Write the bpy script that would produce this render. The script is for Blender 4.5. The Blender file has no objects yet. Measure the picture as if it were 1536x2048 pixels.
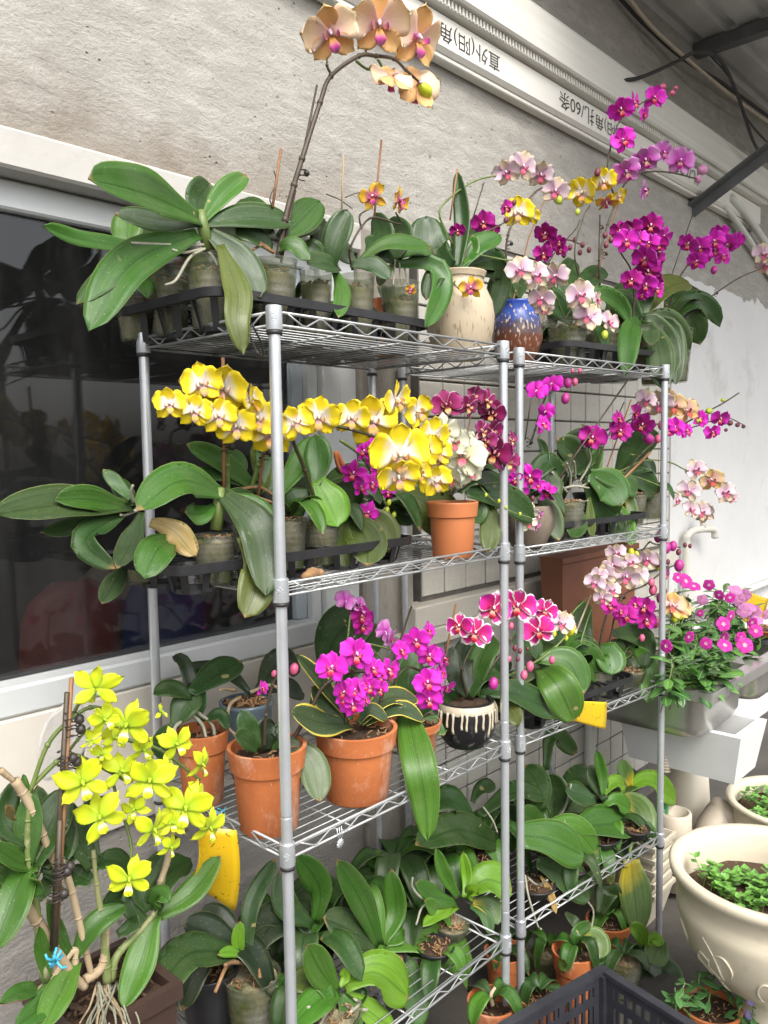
import bpy, math, random
from math import sin, cos, pi, radians, sqrt
from mathutils import Vector as V, Matrix, noise
rnd = random.Random(11)
scene = bpy.context.scene
col = scene.collection
# ------------------------------------------------------------------ camera
CAM = V((-0.93504, -1.13269, 1.51223)); YAW, PIT, ROL, FPX = radians(46.9428), radians(-4.2712), radians(-0.8630), 1623.57
_f = V((sin(YAW)*cos(PIT), cos(YAW)*cos(PIT), sin(PIT)))
_r = _f.cross(V((0, 0, 1))).normalized(); _u = _r.cross(_f)
RT = cos(ROL)*_r + sin(ROL)*_u; UP = -sin(ROL)*_r + cos(ROL)*_u; FW = _f
cd = bpy.data.cameras.new('camera'); camera = bpy.data.objects.new('camera', cd); col.objects.link(camera)
camera.matrix_world = Matrix(((RT.x, UP.x, -FW.x, CAM.x), (RT.y, UP.y, -FW.y, CAM.y), (RT.z, UP.z, -FW.z, CAM.z), (0, 0, 0, 1)))
cd.sensor_fit = 'AUTO'; cd.sensor_width = 36; cd.lens = FPX/2048*36; cd.clip_start = .02; cd.clip_end = 500
scene.camera = camera
# ------------------------------------------------------------------ light
SUN_EL, SUN_AZ = radians(52), radians(205)      # direction the light comes from: azimuth clockwise from +Y
w = bpy.data.worlds.new('World'); scene.world = w; w.use_nodes = True
nt = w.node_tree; bg = nt.nodes['Background']
sky = nt.nodes.new('ShaderNodeTexSky'); sky.sky_type = 'NISHITA'; sky.sun_disc = False
sky.sun_elevation = SUN_EL; sky.sun_rotation = SUN_AZ; sky.air_density = 1.0; sky.dust_density = 5; sky.ozone_density = .6
hs = nt.nodes.new('ShaderNodeHueSaturation'); hs.inputs['Saturation'].default_value = .28   # milky overcast
nt.links.new(sky.outputs[0], hs.inputs['Color']); nt.links.new(hs.outputs[0], bg.inputs['Color']); bg.inputs['Strength'].default_value = .15
sd = bpy.data.lights.new('sun', 'SUN'); sd.energy = .6; sd.angle = radians(28); sd.color = (1, .95, .87)
sun = bpy.data.objects.new('sun', sd); col.objects.link(sun)
_d = V((sin(SUN_AZ)*cos(SUN_EL), cos(SUN_AZ)*cos(SUN_EL), sin(SUN_EL)))
sun.rotation_euler = (-_d).to_track_quat('-Z', 'Y').to_euler(); sun.location = (0, -3, 5)
scene.view_settings.view_transform = 'Standard'; scene.view_settings.look = 'None'
scene.view_settings.gamma = 1; scene.view_settings.use_curve_mapping = False
scene.view_settings.exposure = 1.30
# ------------------------------------------------------------------ pixel helpers (photo pixels 1536 x 2048)
def ray(u, v): return RT*((u-768)/FPX) + UP*((1024-v)/FPX) + FW
def AY(u, v, y): d = ray(u, v); return CAM + d*((y-CAM.y)/d.y)
def AX(u, v, x): d = ray(u, v); return CAM + d*((x-CAM.x)/d.x)
def AZ(u, v, z): d = ray(u, v); return CAM + d*((z-CAM.z)/d.z)
def mpp(p): return (p-CAM).dot(FW)/FPX          # metres per pixel at p
def XU(u, y, z):                                # x of the point in plane y, height z seen in column u
    lo, hi = -1.5, 8
    for _ in range(40):
        m = (lo+hi)/2; d = V((m, y, z))-CAM
        pu = 768+FPX*d.dot(RT)/d.dot(FW) if d.dot(FW) > .05 else -9e9
        if pu < u: lo = m
        else: hi = m
    return (lo+hi)/2
FLOOR = -.15
# ------------------------------------------------------------------ materials
MATS = {}
def nodes(name):
    m = bpy.data.materials.new(name); m.use_nodes = True; MATS[name] = m
    t = m.node_tree; b = t.nodes['Principled BSDF']
    return m, t, b
def N(t, typ, **kw):
    n = t.nodes.new(typ)
    for k, v in kw.items(): setattr(n, k, v)
    return n
def setin(n, **kw):
    for k, v in kw.items(): n.inputs[k.replace('_', ' ')].default_value = v
def C4(c): return (c[0], c[1], c[2], 1)
def mix(t, fac, a, b, typ='MIX'):
    n = N(t, 'ShaderNodeMix', data_type='RGBA', blend_type=typ)
    for s, x in ((0, fac), (6, a), (7, b)):
        if hasattr(x, 'is_linked') or hasattr(x, 'links'): t.links.new(x, n.inputs[s])
        else: n.inputs[s].default_value = x if s == 0 else C4(x)
    return n.outputs[2]
def mth(t, op, a, b=None, c=None, clamp=False):
    n = N(t, 'ShaderNodeMath', operation=op); n.use_clamp = clamp
    for i, x in enumerate((a, b, c)):
        if x is None: continue
        if hasattr(x, 'links'): t.links.new(x, n.inputs[i])
        else: n.inputs[i].default_value = x
    return n.outputs[0]
def ramp(t, fac, stops, interp='LINEAR'):
    n = N(t, 'ShaderNodeValToRGB'); r = n.color_ramp; r.interpolation = interp
    while len(r.elements) < len(stops): r.elements.new(.5)
    for e, (p, c) in zip(r.elements, stops): e.position = p; e.color = C4(c) if len(c) == 3 else c
    t.links.new(fac, n.inputs[0]); return n.outputs[0]
def tnoise(t, scale, detail=4, rough=.6, coord='Object', sc=None, dist=0):
    tc = N(t, 'ShaderNodeTexCoord'); o = tc.outputs[coord]
    if sc:
        mp = N(t, 'ShaderNodeMapping'); mp.inputs['Scale'].default_value = sc; t.links.new(o, mp.inputs[0]); o = mp.outputs[0]
    n = N(t, 'ShaderNodeTexNoise'); setin(n, Scale=scale, Detail=detail, Roughness=rough, Distortion=dist); t.links.new(o, n.inputs['Vector'])
    return n.outputs[0]
def bump(t, b, h, strength=.3, dist=.01):
    n = N(t, 'ShaderNodeBump'); setin(n, Strength=strength, Distance=dist); t.links.new(h, n.inputs['Height'])
    t.links.new(n.outputs[0], b.inputs['Normal'])
def rough_mat(name, c1, c2, scale=8, rough=.8, bscale=60, bstr=.3, bdist=.004, metal=0, spec=.5, sc=None, c3=None, s3=2.2, th=.62):
    m, t, b = nodes(name)
    f = tnoise(t, scale, 6, .65, sc=sc)
    c = mix(t, ramp(t, f, [(.35, (0, 0, 0)), (.65, (1, 1, 1))]), c1, c2)
    if c3:
        g = tnoise(t, s3, 8, .7)
        c = mix(t, ramp(t, g, [(th, (0, 0, 0)), (th+.12, (1, 1, 1))]), c, c3)
    t.links.new(c, b.inputs['Base Color'])
    setin(b, Roughness=rough, Metallic=metal); b.inputs['Specular IOR Level'].default_value = spec
    if bstr: bump(t, b, tnoise(t, bscale, 6, .7, sc=sc), bstr, bdist)
    return m
# ------------------------------------------------------------------ mesh builder
def origin(p):
    o = V((0, 0, 0))
    while p is not None: o += p.location; p = p.parent
    return o
class MB:
    def __init__(s): s.v = []; s.f = []; s.uv = []
    def add(s, vs, fs, uv=None):
        o = len(s.v); s.v += [tuple(x) for x in vs]; s.f += [tuple(i+o for i in f) for f in fs]
        s.uv += uv if uv else [(0, 0)]*len(vs)
    def box(s, a, b, bev=0):
        (x0, y0, z0), (x1, y1, z1) = a, b
        if not bev:
            s.add([(x0,y0,z0),(x1,y0,z0),(x1,y1,z0),(x0,y1,z0),(x0,y0,z1),(x1,y0,z1),(x1,y1,z1),(x0,y1,z1)],
                  [(3,2,1,0),(4,5,6,7),(0,1,5,4),(1,2,6,5),(2,3,7,6),(3,0,4,7)]); return
        e = bev; vs = []
        for z, k in ((z0, e), (z0+e, 0), (z1-e, 0), (z1, e)):
            for (x, y, sx, sy) in ((x0,y0,1,1),(x1,y0,-1,1),(x1,y1,-1,-1),(x0,y1,1,-1)):
                vs += [(x+sx*(e+k), y+sy*k, z), (x+sx*k, y+sy*(e+k), z)] if (sx*sy) < 0 else [(x+sx*k, y+sy*(e+k), z), (x+sx*(e+k), y+sy*k, z)]
        fs = [tuple(range(7, -1, -1)), tuple(range(24, 32))]
        for l in range(3):
            for i in range(8):
                j = (i+1) % 8; fs.append((l*8+i, l*8+j, l*8+8+j, l*8+8+i))
        s.add(vs, fs)
    def tube(s, pts, r, n=8, cap=True, flat=1):
        pts = [V(p) for p in pts]; m = len(pts)
        rs = r if isinstance(r, (list, tuple)) else [r]*m
        vs = []; ref = None
        for i, p in enumerate(pts):
            d = (pts[min(i+1, m-1)]-pts[max(i-1, 0)]).normalized()
            if ref is None: ref = d.cross(V((0, 0, 1)));  ref = ref if ref.length > .05 else d.cross(V((1, 0, 0)))
            a = (ref - d*ref.dot(d)).normalized(); b = d.cross(a); ref = a
            for k in range(n):
                t = 2*pi*k/n; vs.append(p + a*(rs[i]*cos(t)) + b*(rs[i]*flat*sin(t)))
        fs = [(i*n+k, i*n+(k+1) % n, (i+1)*n+(k+1) % n, (i+1)*n+k) for i in range(m-1) for k in range(n)]
        if cap: fs += [tuple(range(n-1, -1, -1)), tuple(range((m-1)*n, m*n))]
        uv = [(k/n, i/(m-1)) for i in range(m) for k in range(n)]
        s.add(vs, fs, uv)
    def lathe(s, prof, n=28, c=(0, 0, 0), jit=None, cap0=True, cap1=False):
        vs = []; uv = []; m = len(prof)
        for i, (r, z) in enumerate(prof):
            for k in range(n):
                t = 2*pi*k/n; q = r*(1+(jit(t, z) if jit else 0))
                vs.append((c[0]+q*cos(t), c[1]+q*sin(t), c[2]+z)); uv.append((k/n, i/(m-1)))
        fs = [(i*n+k, i*n+(k+1) % n, (i+1)*n+(k+1) % n, (i+1)*n+k) for i in range(m-1) for k in range(n)]
        if cap0: fs.append(tuple(range(n-1, -1, -1)))
        if cap1: fs.append(tuple(range((m-1)*n, m*n)))
        s.add(vs, fs, uv)
    def ball(s, c, r, n=8, m=6, sc=(1, 1, 1), ax=None):
        c = V(c); q = V((0, 0, 1)).rotation_difference(V(ax)) if ax is not None else None
        vs = []
        for i in range(m+1):
            a = pi*i/m
            for k in range(n):
                p = V((r*sc[0]*sin(a)*cos(2*pi*k/n), r*sc[1]*sin(a)*sin(2*pi*k/n), -r*sc[2]*cos(a)))
                if q: p = q @ p
                vs.append(c+p)
        s.add(vs, [(i*n+k, i*n+(k+1) % n, (i+1)*n+(k+1) % n, (i+1)*n+k) for i in range(m) for k in range(n)])
    def mesh(s, name, smooth=True):
        me = bpy.data.meshes.new(name); me.from_pydata(s.v, [], s.f); me.validate(); me.update()
        if any(u != (0, 0) for u in s.uv):
            l = me.uv_layers.new(name='UVMap'); vi = [0]*len(me.loops); me.loops.foreach_get('vertex_index', vi)
            l.data.foreach_set('uv', [c for i in vi for c in s.uv[i]])
        if smooth: me.polygons.foreach_set('use_smooth', [True]*len(me.polygons))
        return me
    def build(s, name, mat=None, parent=None, smooth=True, world=True, sharp=None):
        o = origin(parent) if (parent is not None and world) else V((0, 0, 0))
        if o.length: s.v = [(x-o.x, y-o.y, z-o.z) for x, y, z in s.v]
        me = s.mesh(name, smooth)
        if mat is not None: me.materials.append(mat)
        if sharp is not None:
            try: me.set_sharp_from_angle(angle=radians(sharp))
            except Exception: pass
        ob = bpy.data.objects.new(name, me); col.objects.link(ob)
        if parent is not None: ob.parent = parent
        return ob
def tag(o, label=None, cat=None, group=None, kind=None):
    if label: o['label'] = label
    if cat: o['category'] = cat
    if group: o['group'] = group
    if kind: o['kind'] = kind
    return o
def empty(name, loc, label, cat, group=None, rz=0):
    o = bpy.data.objects.new(name, None); col.objects.link(o); o.location = loc; o.rotation_euler.z = rz; o.empty_display_size = .05
    return tag(o, label, cat, group)
def crom(pts, k=6):
    pts = [V(p) for p in pts]
    if len(pts) == 2: return [pts[0].lerp(pts[1], i/k) for i in range(k+1)]
    q = [pts[0]*2-pts[1]] + pts + [pts[-1]*2-pts[-2]]; out = []
    for i in range(1, len(q)-2):
        a, b, c, d = q[i-1:i+3]
        for j in range(k):
            t = j/k; out.append(.5*((2*b)+(c-a)*t+(2*a-5*b+4*c-d)*t*t+(3*b-a-3*c+d)*t**3))
    return out+[pts[-1]]
# ================================================================== setting
M_conc = None
def concrete(name, base, dark, stain=False):
    m, t, b = nodes(name)
    f = tnoise(t, 1.6, 8, .62); c = mix(t, ramp(t, f, [(.3, (0,0,0)), (.7, (1,1,1))]), base, tuple(x*.84 for x in base))
    f2 = tnoise(t, 14, 6, .7, sc=(.5, 1, 1.6)); c = mix(t, ramp(t, f2, [(.46, (0,0,0)), (.62, (1,1,1))]), c, tuple(x*1.12 for x in base))
    pit = tnoise(t, 46, 3, .6, sc=(.55, 1, 1)); c = mix(t, ramp(t, pit, [(.27, (1,1,1)), (.36, (0,0,0))]), c, dark)
    if stain:      # mould and crumbled render along the lower edge above the window
        tc = N(t, 'ShaderNodeTexCoord'); sp = N(t, 'ShaderNodeSeparateXYZ'); t.links.new(tc.outputs['Object'], sp.inputs[0])
        n1 = tnoise(t, 5, 8, .7)
        zz = mth(t, 'ADD', mth(t, 'MULTIPLY', mth(t, 'SUBTRACT', sp.outputs[2], 2.18-FLOOR), 5.2), mth(t, 'MULTIPLY', mth(t, 'SUBTRACT', n1, .5), 2.6))
        xx = mth(t, 'MULTIPLY', mth(t, 'SUBTRACT', sp.outputs[0], .55), 3)
        k = mth(t, 'MAXIMUM', zz, xx); k = mth(t, 'SUBTRACT', .70, k, clamp=True)
        c = mix(t, mth(t, 'MULTIPLY', k, .85, clamp=True), c, (.22, .185, .145))
    vo = N(t, 'ShaderNodeTexVoronoi'); setin(vo, Scale=38, Randomness=1); tcv = N(t, 'ShaderNodeTexCoord'); t.links.new(tcv.outputs['Object'], vo.inputs['Vector'])
    pk = mth(t, 'MULTIPLY', ramp(t, vo.outputs['Distance'], [(.05, (1,1,1)), (.16, (0,0,0))]), ramp(t, tnoise(t, 9, 3, .6), [(.56, (0,0,0)), (.64, (1,1,1))]))
    c = mix(t, pk, c, dark)
    sp2 = tnoise(t, 230, 3, .7); c = mix(t, ramp(t, sp2, [(.34, (.55,.55,.55)), (.46, (0,0,0))]), c, tuple(x*.72 for x in base))
    t.links.new(c, b.inputs['Base Color']); setin(b, Roughness=.92); b.inputs['Specular IOR Level'].default_value = .2
    h = mth(t, 'ADD', mth(t, 'MULTIPLY', tnoise(t, 22, 8, .72, sc=(.6, 1, 1.3), dist=.4), 1.0), mth(t, 'MULTIPLY', tnoise(t, 120, 3, .6), .35))
    h = mth(t, 'SUBTRACT', h, mth(t, 'MULTIPLY', pk, .9))
    bump(t, b, h, .7, .012)
    return m
M_conc = concrete('concrete_render', (.385, .37, .335), (.16, .147, .125), True)
M_conc2 = concrete('concrete_rough', (.27, .255, .235), (.12, .11, .1))
M_pil = rough_mat('concrete_stained', (.30, .28, .24), (.20, .18, .15), 9, .9, 50, .6, .008, sc=(1, 1, .35), c3=(.10, .085, .065), s3=5, th=.6)
M_white = rough_mat('white_paint', (.66, .66, .65), (.61, .61, .60), 3, .6, 40, .12, .003, c3=(.50, .495, .48), s3=1.7, th=.56)
M_lint = rough_mat('peeling_white_paint', (.48, .47, .44), (.42, .405, .375), 5, .55, 40, .3, .004, c3=(.30, .27, .22), s3=11, th=.60)
M_alu = rough_mat('aluminium_white', (.55, .57, .57), (.50, .52, .51), 4, .45, 80, .05, .002, c3=(.36, .35, .32), s3=9, th=.68)
M_alub = rough_mat('aluminium_blue', (.34, .39, .42), (.30, .34, .37), 4, .4, 80, .05, .002)
M_cream = rough_mat('cream_slab', (.60, .565, .50), (.54, .50, .43), 2.5, .38, 30, .06, .002, c3=(.40, .33, .24), s3=3.1, th=.66)
M_tile = rough_mat('cream_tile', (.54, .52, .465), (.49, .47, .42), 40, .42, 70, .45, .004)
M_grout = rough_mat('tile_grout', (.13, .12, .105), (.09, .085, .075), 20, .9)
M_dark = rough_mat('dark_gap', (.075, .07, .065), (.05, .05, .045), 8, .8)
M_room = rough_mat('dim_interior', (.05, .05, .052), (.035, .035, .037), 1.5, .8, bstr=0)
M_floor = rough_mat('yard_concrete', (.080, .072, .062), (.050, .045, .038), 2.5, .85, 40, .4, .006, c3=(.10, .09, .08), s3=1.3, th=.58)
M_steel = rough_mat('grey_steel', (.13, .135, .14), (.10, .103, .105), 12, .5, 60, .2, .003)
M_roof = rough_mat('zinc_sheet', (.60, .60, .59), (.50, .50, .49), 3, .5, 30, .1, .003, metal=.1)
M_pvc = rough_mat('white_pvc', (.66, .66, .61), (.60, .60, .55), 5, .4, 60, .05, .002)
M_pvcb = rough_mat('beige_pvc', (.55, .48, .38), (.48, .41, .32), 4, .5, 50, .12, .003, c3=(.30, .25, .18), s3=6, th=.62)
M_wood = rough_mat('plank', (.42, .30, .18), (.34, .23, .13), 6, .7, sc=(1, 8, 1))
M_cable = rough_mat('black_cable', (.02, .02, .02), (.03, .03, .03), 10, .5, bstr=0)
M_ink = rough_mat('ink', (.03, .025, .025), (.05, .045, .04), 30, .7, bstr=0)
# ground
g = MB(); g.add([(-40, -40, FLOOR), (40, -40, FLOOR), (40, 40, FLOOR), (-40, 40, FLOOR)], [(0, 1, 2, 3)])
tag(g.build('ground', M_floor), kind='structure')
# house wall --------------------------------------------------------
WY = .53
house = empty('house_wall', (0, WY, FLOOR), 'rendered house wall with window, tiled panel and white painted end behind the racks', 'wall')
def hbox(name, a, b, mat, parent=house, bev=0):
    m = MB(); m.box(a, b, bev); return m.build(name, mat, parent, smooth=False)
hbox('upper_wall', (-4, WY, 2.155), (1.012, WY+.2, 3.44), M_conc)
hbox('upper_wall', (1.0125, WY, 2.21), (8, WY+.2, 3.44), M_conc)
hbox('lintel', (-4, WY-.028, 2.074), (.742, WY+.1, 2.153), M_lint, bev=.006)
hbox('lower_wall', (-4, WY+.006, FLOOR), (.742, WY+.2, .672), M_conc2)
hbox('pilaster', (.743, WY-.012, FLOOR), (.965, WY+.2, 2.152), M_pil, bev=.006)
hbox('recess', (.966, WY+.06, FLOOR), (1.0165, WY+.2, 2.152), M_dark)
for a, b_ in ((-4, -1.21), (-1.204, -.135), (-.129, .741)):
    hbox('stone_slab', (a, WY-.012, .676), (b_, WY+.03, .982), M_cream, bev=.003)
sm = MB(); cc_ = AY(125, 1480, WY-.0125); pts = []
for i in range(40):
    a = 2*pi*i/40; r1 = 1+.22*noise.noise((cos(a)*1.6, sin(a)*1.6, 4)); pts.append((cc_.x+.055*r1*cos(a)+.018*sin(a), cc_.z+.085*r1*sin(a)))
vs = [(x, WY-.0125, z) for x, z in pts]+[(cc_.x+(x-cc_.x)*.9, WY-.0145, cc_.z+(z-cc_.z)*.9) for x, z in pts]
sm.add(vs, [(i, (i+1) % 40, 40+(i+1) % 40, 40+i) for i in range(40)]+[tuple(range(40, 80))])
sm.build('adhesive_smear', rough_mat('dried_adhesive', (.54, .52, .48), (.46, .44, .41), 30, .25, 60, .5, .003), house, False)
# window
GY = WY+.045
win = hbox('window', (-4, GY-.012, 2.012), (.60, GY+.05, 2.072), M_alu, bev=.005)
hbox('bottom_rail', (-4, WY-.006, .984), (.565, GY+.05, 1.047), M_alu, win, .006)
hbox('jamb', (.566, GY-.03, 1.02), (.60, GY+.05, 2.011), M_alu, win, .004)
hbox('jamb', (.601, WY-.004, .984), (.672, GY+.05, 2.073), M_alu, win, .004)
hbox('jamb', (.673, WY+.004, .984), (.741, GY+.05, 2.073), M_alu, win, .004)
hbox('sash_stile', (.525, GY-.008, 1.048), (.565, GY+.03, 2.010), M_alub, win, .003)
m, t, b = nodes('dusty_glass')
for n in list(t.nodes):
    if n.type == 'BSDF_PRINCIPLED': t.nodes.remove(n)
out = [n for n in t.nodes if n.type == 'OUTPUT_MATERIAL'][0]
tr = N(t, 'ShaderNodeBsdfTransparent'); setin(tr, Color=(.72, .73, .74, 1)); gl = N(t, 'ShaderNodeBsdfGlossy'); setin(gl, Roughness=.025)
fr = N(t, 'ShaderNodeFresnel'); setin(fr, IOR=1.5); ms = N(t, 'ShaderNodeMixShader'); t.links.new(fr.outputs[0], ms.inputs[0]); t.links.new(tr.outputs[0], ms.inputs[1]); t.links.new(gl.outputs[0], ms.inputs[2])
df = N(t, 'ShaderNodeBsdfDiffuse'); setin(df, Color=(.32, .32, .32, 1)); ms2 = N(t, 'ShaderNodeMixShader')
dn = ramp(t, tnoise(t, 5, 8, .7, sc=(1, 1, .25)), [(.40, (.016, .016, .016)), (.75, (.075, .075, .075))]); t.links.new(dn, ms2.inputs[0]); t.links.new(ms.outputs[0], ms2.inputs[1]); t.links.new(df.outputs[0], ms2.inputs[2])
t.links.new(ms2.outputs[0], out.inputs[0])
M_glass = m
g = MB(); g.box((-4, GY+.012, 1.04), (.53, GY+.018, 2.02)); g.build('pane', M_glass, win, False)
# room behind the pane
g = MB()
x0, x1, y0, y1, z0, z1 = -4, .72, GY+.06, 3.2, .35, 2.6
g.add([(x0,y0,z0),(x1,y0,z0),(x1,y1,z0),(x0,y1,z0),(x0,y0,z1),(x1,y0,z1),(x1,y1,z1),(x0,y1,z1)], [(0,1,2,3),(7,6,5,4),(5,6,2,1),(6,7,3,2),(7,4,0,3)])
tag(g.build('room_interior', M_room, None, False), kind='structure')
# tiled panel
tw = hbox('tiled_wall', (1.017, WY+.006, FLOOR), (2.862, WY+.2, 2.2095), M_grout)
me_t = MB(); me_t.box((0, 0, 0), (.1085, .012, .1085), .0025); me_t = me_t.mesh('tile', False); me_t.materials.append(M_tile)
def tiles(z0, n):
    for i in range(16):
        for j in range(n):
            o = bpy.data.objects.new('tile', me_t); col.objects.link(o); o.parent = tw
            o.location = V((1.021+i*.1151, WY+rnd.uniform(-.0012, .0012), z0+j*.1151)) - V((0, WY, FLOOR))
            o.rotation_euler = (rnd.uniform(-.006, .006), rnd.uniform(-.004, .004), rnd.uniform(-.008, .008))
tiles(1.047, 10); tiles(.012, 8)
hbox('sill', (.93, WY-.05, .955), (2.862, WY+.03, 1.03), M_cream, bev=.004)
hbox('sill', (.86, WY-.055, .90), (1.35, WY+.03, .954), M_cream, bev=.004)
# white paint with a ragged upper edge
g = MB(); n = 120; xs = [2.864+i*(8-2.864)/n for i in range(n+1)]
top = [2.33+.05*noise.noise((x*2.1, 3, 0))+.045*noise.noise((x*8.3, 1, 0))+.03*noise.noise((x*24, 7, 0)) for x in xs]
vs = []
for x, zt in zip(xs, top): vs += [(x, WY-.004, FLOOR), (x, WY-.004, zt), (x, WY+.006, zt), (x, WY+.006, FLOOR)]
fs = [];
for i in range(n):
    a = i*4; fs += [(a, a+4, a+5, a+1), (a+1, a+5, a+6, a+2), (a+2, a+6, a+7, a+3)]
fs += [(0, 1, 2, 3)]
g.add(vs, fs); g.build('painted_wall', M_white, house, False)
hbox('lower_wall', (2.863, WY+.0065, FLOOR), (8, WY+.2, 2.209), M_conc)
# canopy roof -------------------------------------------------------
roof = empty('canopy_roof', (3, WY, 3.42), 'grey ribbed metal canopy roof on dark steel beams above the wall, with an added shading eave at left', 'roof')
g = MB(); ys = []; y = WY+.2
while y > -1.5:
    ys += [(y, 3.45), (y-.03, 3.45), (y-.045, 3.475), (y-.075, 3.475), (y-.09, 3.45)]; y -= .16
vs = []
for yy, zz in ys: vs += [(1.45, yy, zz+.03*(WY-yy)), (8, yy, zz+.03*(WY-yy))]
k = len(ys); vs += [(x, yy, zz+.004) for x, yy, zz in vs]
fs = [(2*i, 2*i+1, 2*i+3, 2*i+2) for i in range(k-1)] + [(2*k+2*i+2, 2*k+2*i+3, 2*k+2*i+1, 2*k+2*i) for i in range(k-1)]
g.add(vs, fs); g.build('roof_sheet', M_roof, roof, False)
g = MB(); k = len([1 for yy, zz in ys if yy > .12]); vs = []  # added eave strip at left, out of view, cuts overhead light on the wall
for yy, zz in ys[:k]: vs += [(-4, yy, zz+.03*(WY-yy)), (1.449, yy, zz+.03*(WY-yy))]
vs += [(x, yy, zz+.004) for x, yy, zz in vs]
g.add(vs, [(2*i, 2*i+1, 2*i+3, 2*i+2) for i in range(k-1)] + [(2*k+2*i+2, 2*k+2*i+3, 2*k+2*i+1, 2*k+2*i) for i in range(k-1)]); g.build('roof_sheet', M_roof, roof, False)
p0 = AZ(1385, 108, 3.41); bx = p0.x
for x in (bx, bx+2.2):
    g = MB(); g.box((x-.03, -1.55, 3.385), (x+.03, WY-.002, 3.447), .004); g.build('beam', M_steel, roof, False)
# strut that carries the bundle: steel angle from the wall up to the beam level
sx = 3.06
a = AX(1385, 408, sx); b_ = AX(1540, 287, sx); dr = (b_-a).normalized(); b_ = a+dr*((3.42-a.z)/dr.z) if dr.z > .05 else b_
g = MB(); nn = dr.cross(V((1, 0, 0))).normalized()
for (o1, o2, q1, q2) in ((-.03, .03, -.003, .003), (.024, .03, -.003, -.05)):
    vs = [p + V((xx, 0, 0)) + nn*yy for p in (a-dr*.03, b_) for xx, yy in ((o1, q1), (o2, q1), (o2, q2), (o1, q2))]
    g.add(vs, [(0,1,2,3), (7,6,5,4), (0,4,5,1), (1,5,6,2), (2,6,7,3), (3,7,4,0)])
g.build('strut', M_steel, roof, False)
g = MB(); g.box((4.3, -.75, 3.37), (6.6, -.62, 3.40), .004); tag(g.build('timber_plank', M_wood, None, False), 'tan timber plank lying under the edge of the metal roof', 'plank')
# bundle of white corner strips ------------------------------------
bun = empty('trim_bundle', (1.9, WY, 2.71), 'long bundle of white plastic corner strips with printed characters along the wall', 'trim bundle')
X0, X1 = -.35, 3.9
def strip(name, y0, z0, y1, z1, mat, bev=.004, x0=X0, x1=X1): return hbox(name, (x0, y0, z0), (x1, y1, z1), mat, bun, bev)
M_strip = rough_mat('strip_white', (.78, .77, .71), (.72, .70, .64), 3, .38, 90, .05, .002, sc=(.2, 1, 1))
M_strip2 = rough_mat('strip_grain', (.75, .74, .68), (.66, .65, .59), 14, .5, 60, .25, .003, sc=(.06, 2, 4))
strip('strip', .475, 2.728, WY-.002, 2.842, M_strip, .012)
strip('strip', .49, 2.712, WY-.003, 2.727, M_strip, .003)
for i in range(3): strip('strip', .452+i*.002, 2.8435+i*.008, WY-.002, 2.8500+i*.008, M_strip2, .001, X0-.05*i, X1+.03*i)
strip('strip', .428, 2.8685, WY-.002, 3.012, M_strip2, .007)
strip('strip', .436, 3.013, WY-.002, 3.022, M_strip2, .002, X0, X1+.08)
# perforated bead between the two bodies
me_d = MB(); me_d.box((0, 0, 0), (.006, .004, .012), 0); me_d = me_d.mesh('bead', False); me_d.materials.append(M_strip2)
g = MB(); x = X0
while x < X1: g.box((x, .4475, 2.8445), (x+.009, .4515, 2.8665)); x += .018
g.build('perforated_bead', M_strip2, bun, False)
def text(s, u0, u1, zc, h):
    xa = AY(u0, 0, .4745).x if False else None
    cu = bpy.data.curves.new('lettering', 'FONT'); cu.body = s; cu.size = 1; cu.extrude = 0
    ob = bpy.data.objects.new('lettering', cu); col.objects.link(ob)
    bpy.context.view_layer.update(); dg = bpy.context.evaluated_depsgraph_get()
    me = bpy.data.meshes.new_from_object(ob.evaluated_get(dg)); bpy.data.objects.remove(ob)
    if not me.vertices: return
    xs = [v.co.x for v in me.vertices]; ys = [v.co.y for v in me.vertices]
    w0, h0 = max(xs)-min(xs), max(ys)-min(ys)
    for v in me.vertices:   # printed upside down on the face that looks at the yard
        fx = (v.co.x-min(xs))/w0; fy = (v.co.y-min(ys))/h0
        v.co = V((u1-(u1-u0)*fx, .4738, zc+h/2-h*fy)) - bun.location
    me.materials.clear(); me.materials.append(M_ink)
    o = bpy.data.objects.new('lettering', me); col.objects.link(o); o.parent = bun
def tx(u, v): return AY(u, v, .474).x
for (ua, va, ub, vb, s) in ((882, 118, 1000, 168, '直外(阳)角'), (1118, 248, 1188, 278, '扎/60条'), (1192, 282, 1268, 325, '直外(阳)角'), (1342, 352, 1398, 380, '扎/60条')):
    text(s, tx(ua, va), tx(ub, vb), 2.785, .062)
# conduits at the end of the bundle, cables ---------------------------
def cable(name, pts, r, mat, label, cat, n=6):
    g = MB(); g.tube(crom(pts, 8), r, n); return tag(g.build(name, mat), label, cat)
cable('conduit_pipe', [AY(1462, 395, .47), AY(1500, 440, .47), AY(1560, 530, .49)], .022, M_pvc, 'upper cream conduit pipe curving down the wall past the bundle end', 'pipe')
cable('conduit_pipe', [AY(1440, 402, .49), AY(1485, 460, .49), AY(1550, 560, .5)], .018, M_pvc, 'lower cream conduit pipe curving down the wall past the bundle end', 'pipe')
cable('black_cable', [AY(1200, 158, .46), AY(1270, 158, .42), AY(1350, 125, .36), AY(1395, 104, .3), AY(1440, 120, .28), AY(1475, 190, .3), AY(1510, 290, .34), AY(1545, 330, .36)], .0085, M_cable, 'thick black cable looping from the bundle over the steel beam', 'cable')
cable('black_cable', [AY(1225, -20, .5), AY(1290, 50, .5), AY(1370, 120, .48), AY(1450, 170, .47), AY(1560, 250, .47)], .009, M_cable, 'dusty black cable run along the top of the wall', 'cable')
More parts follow.
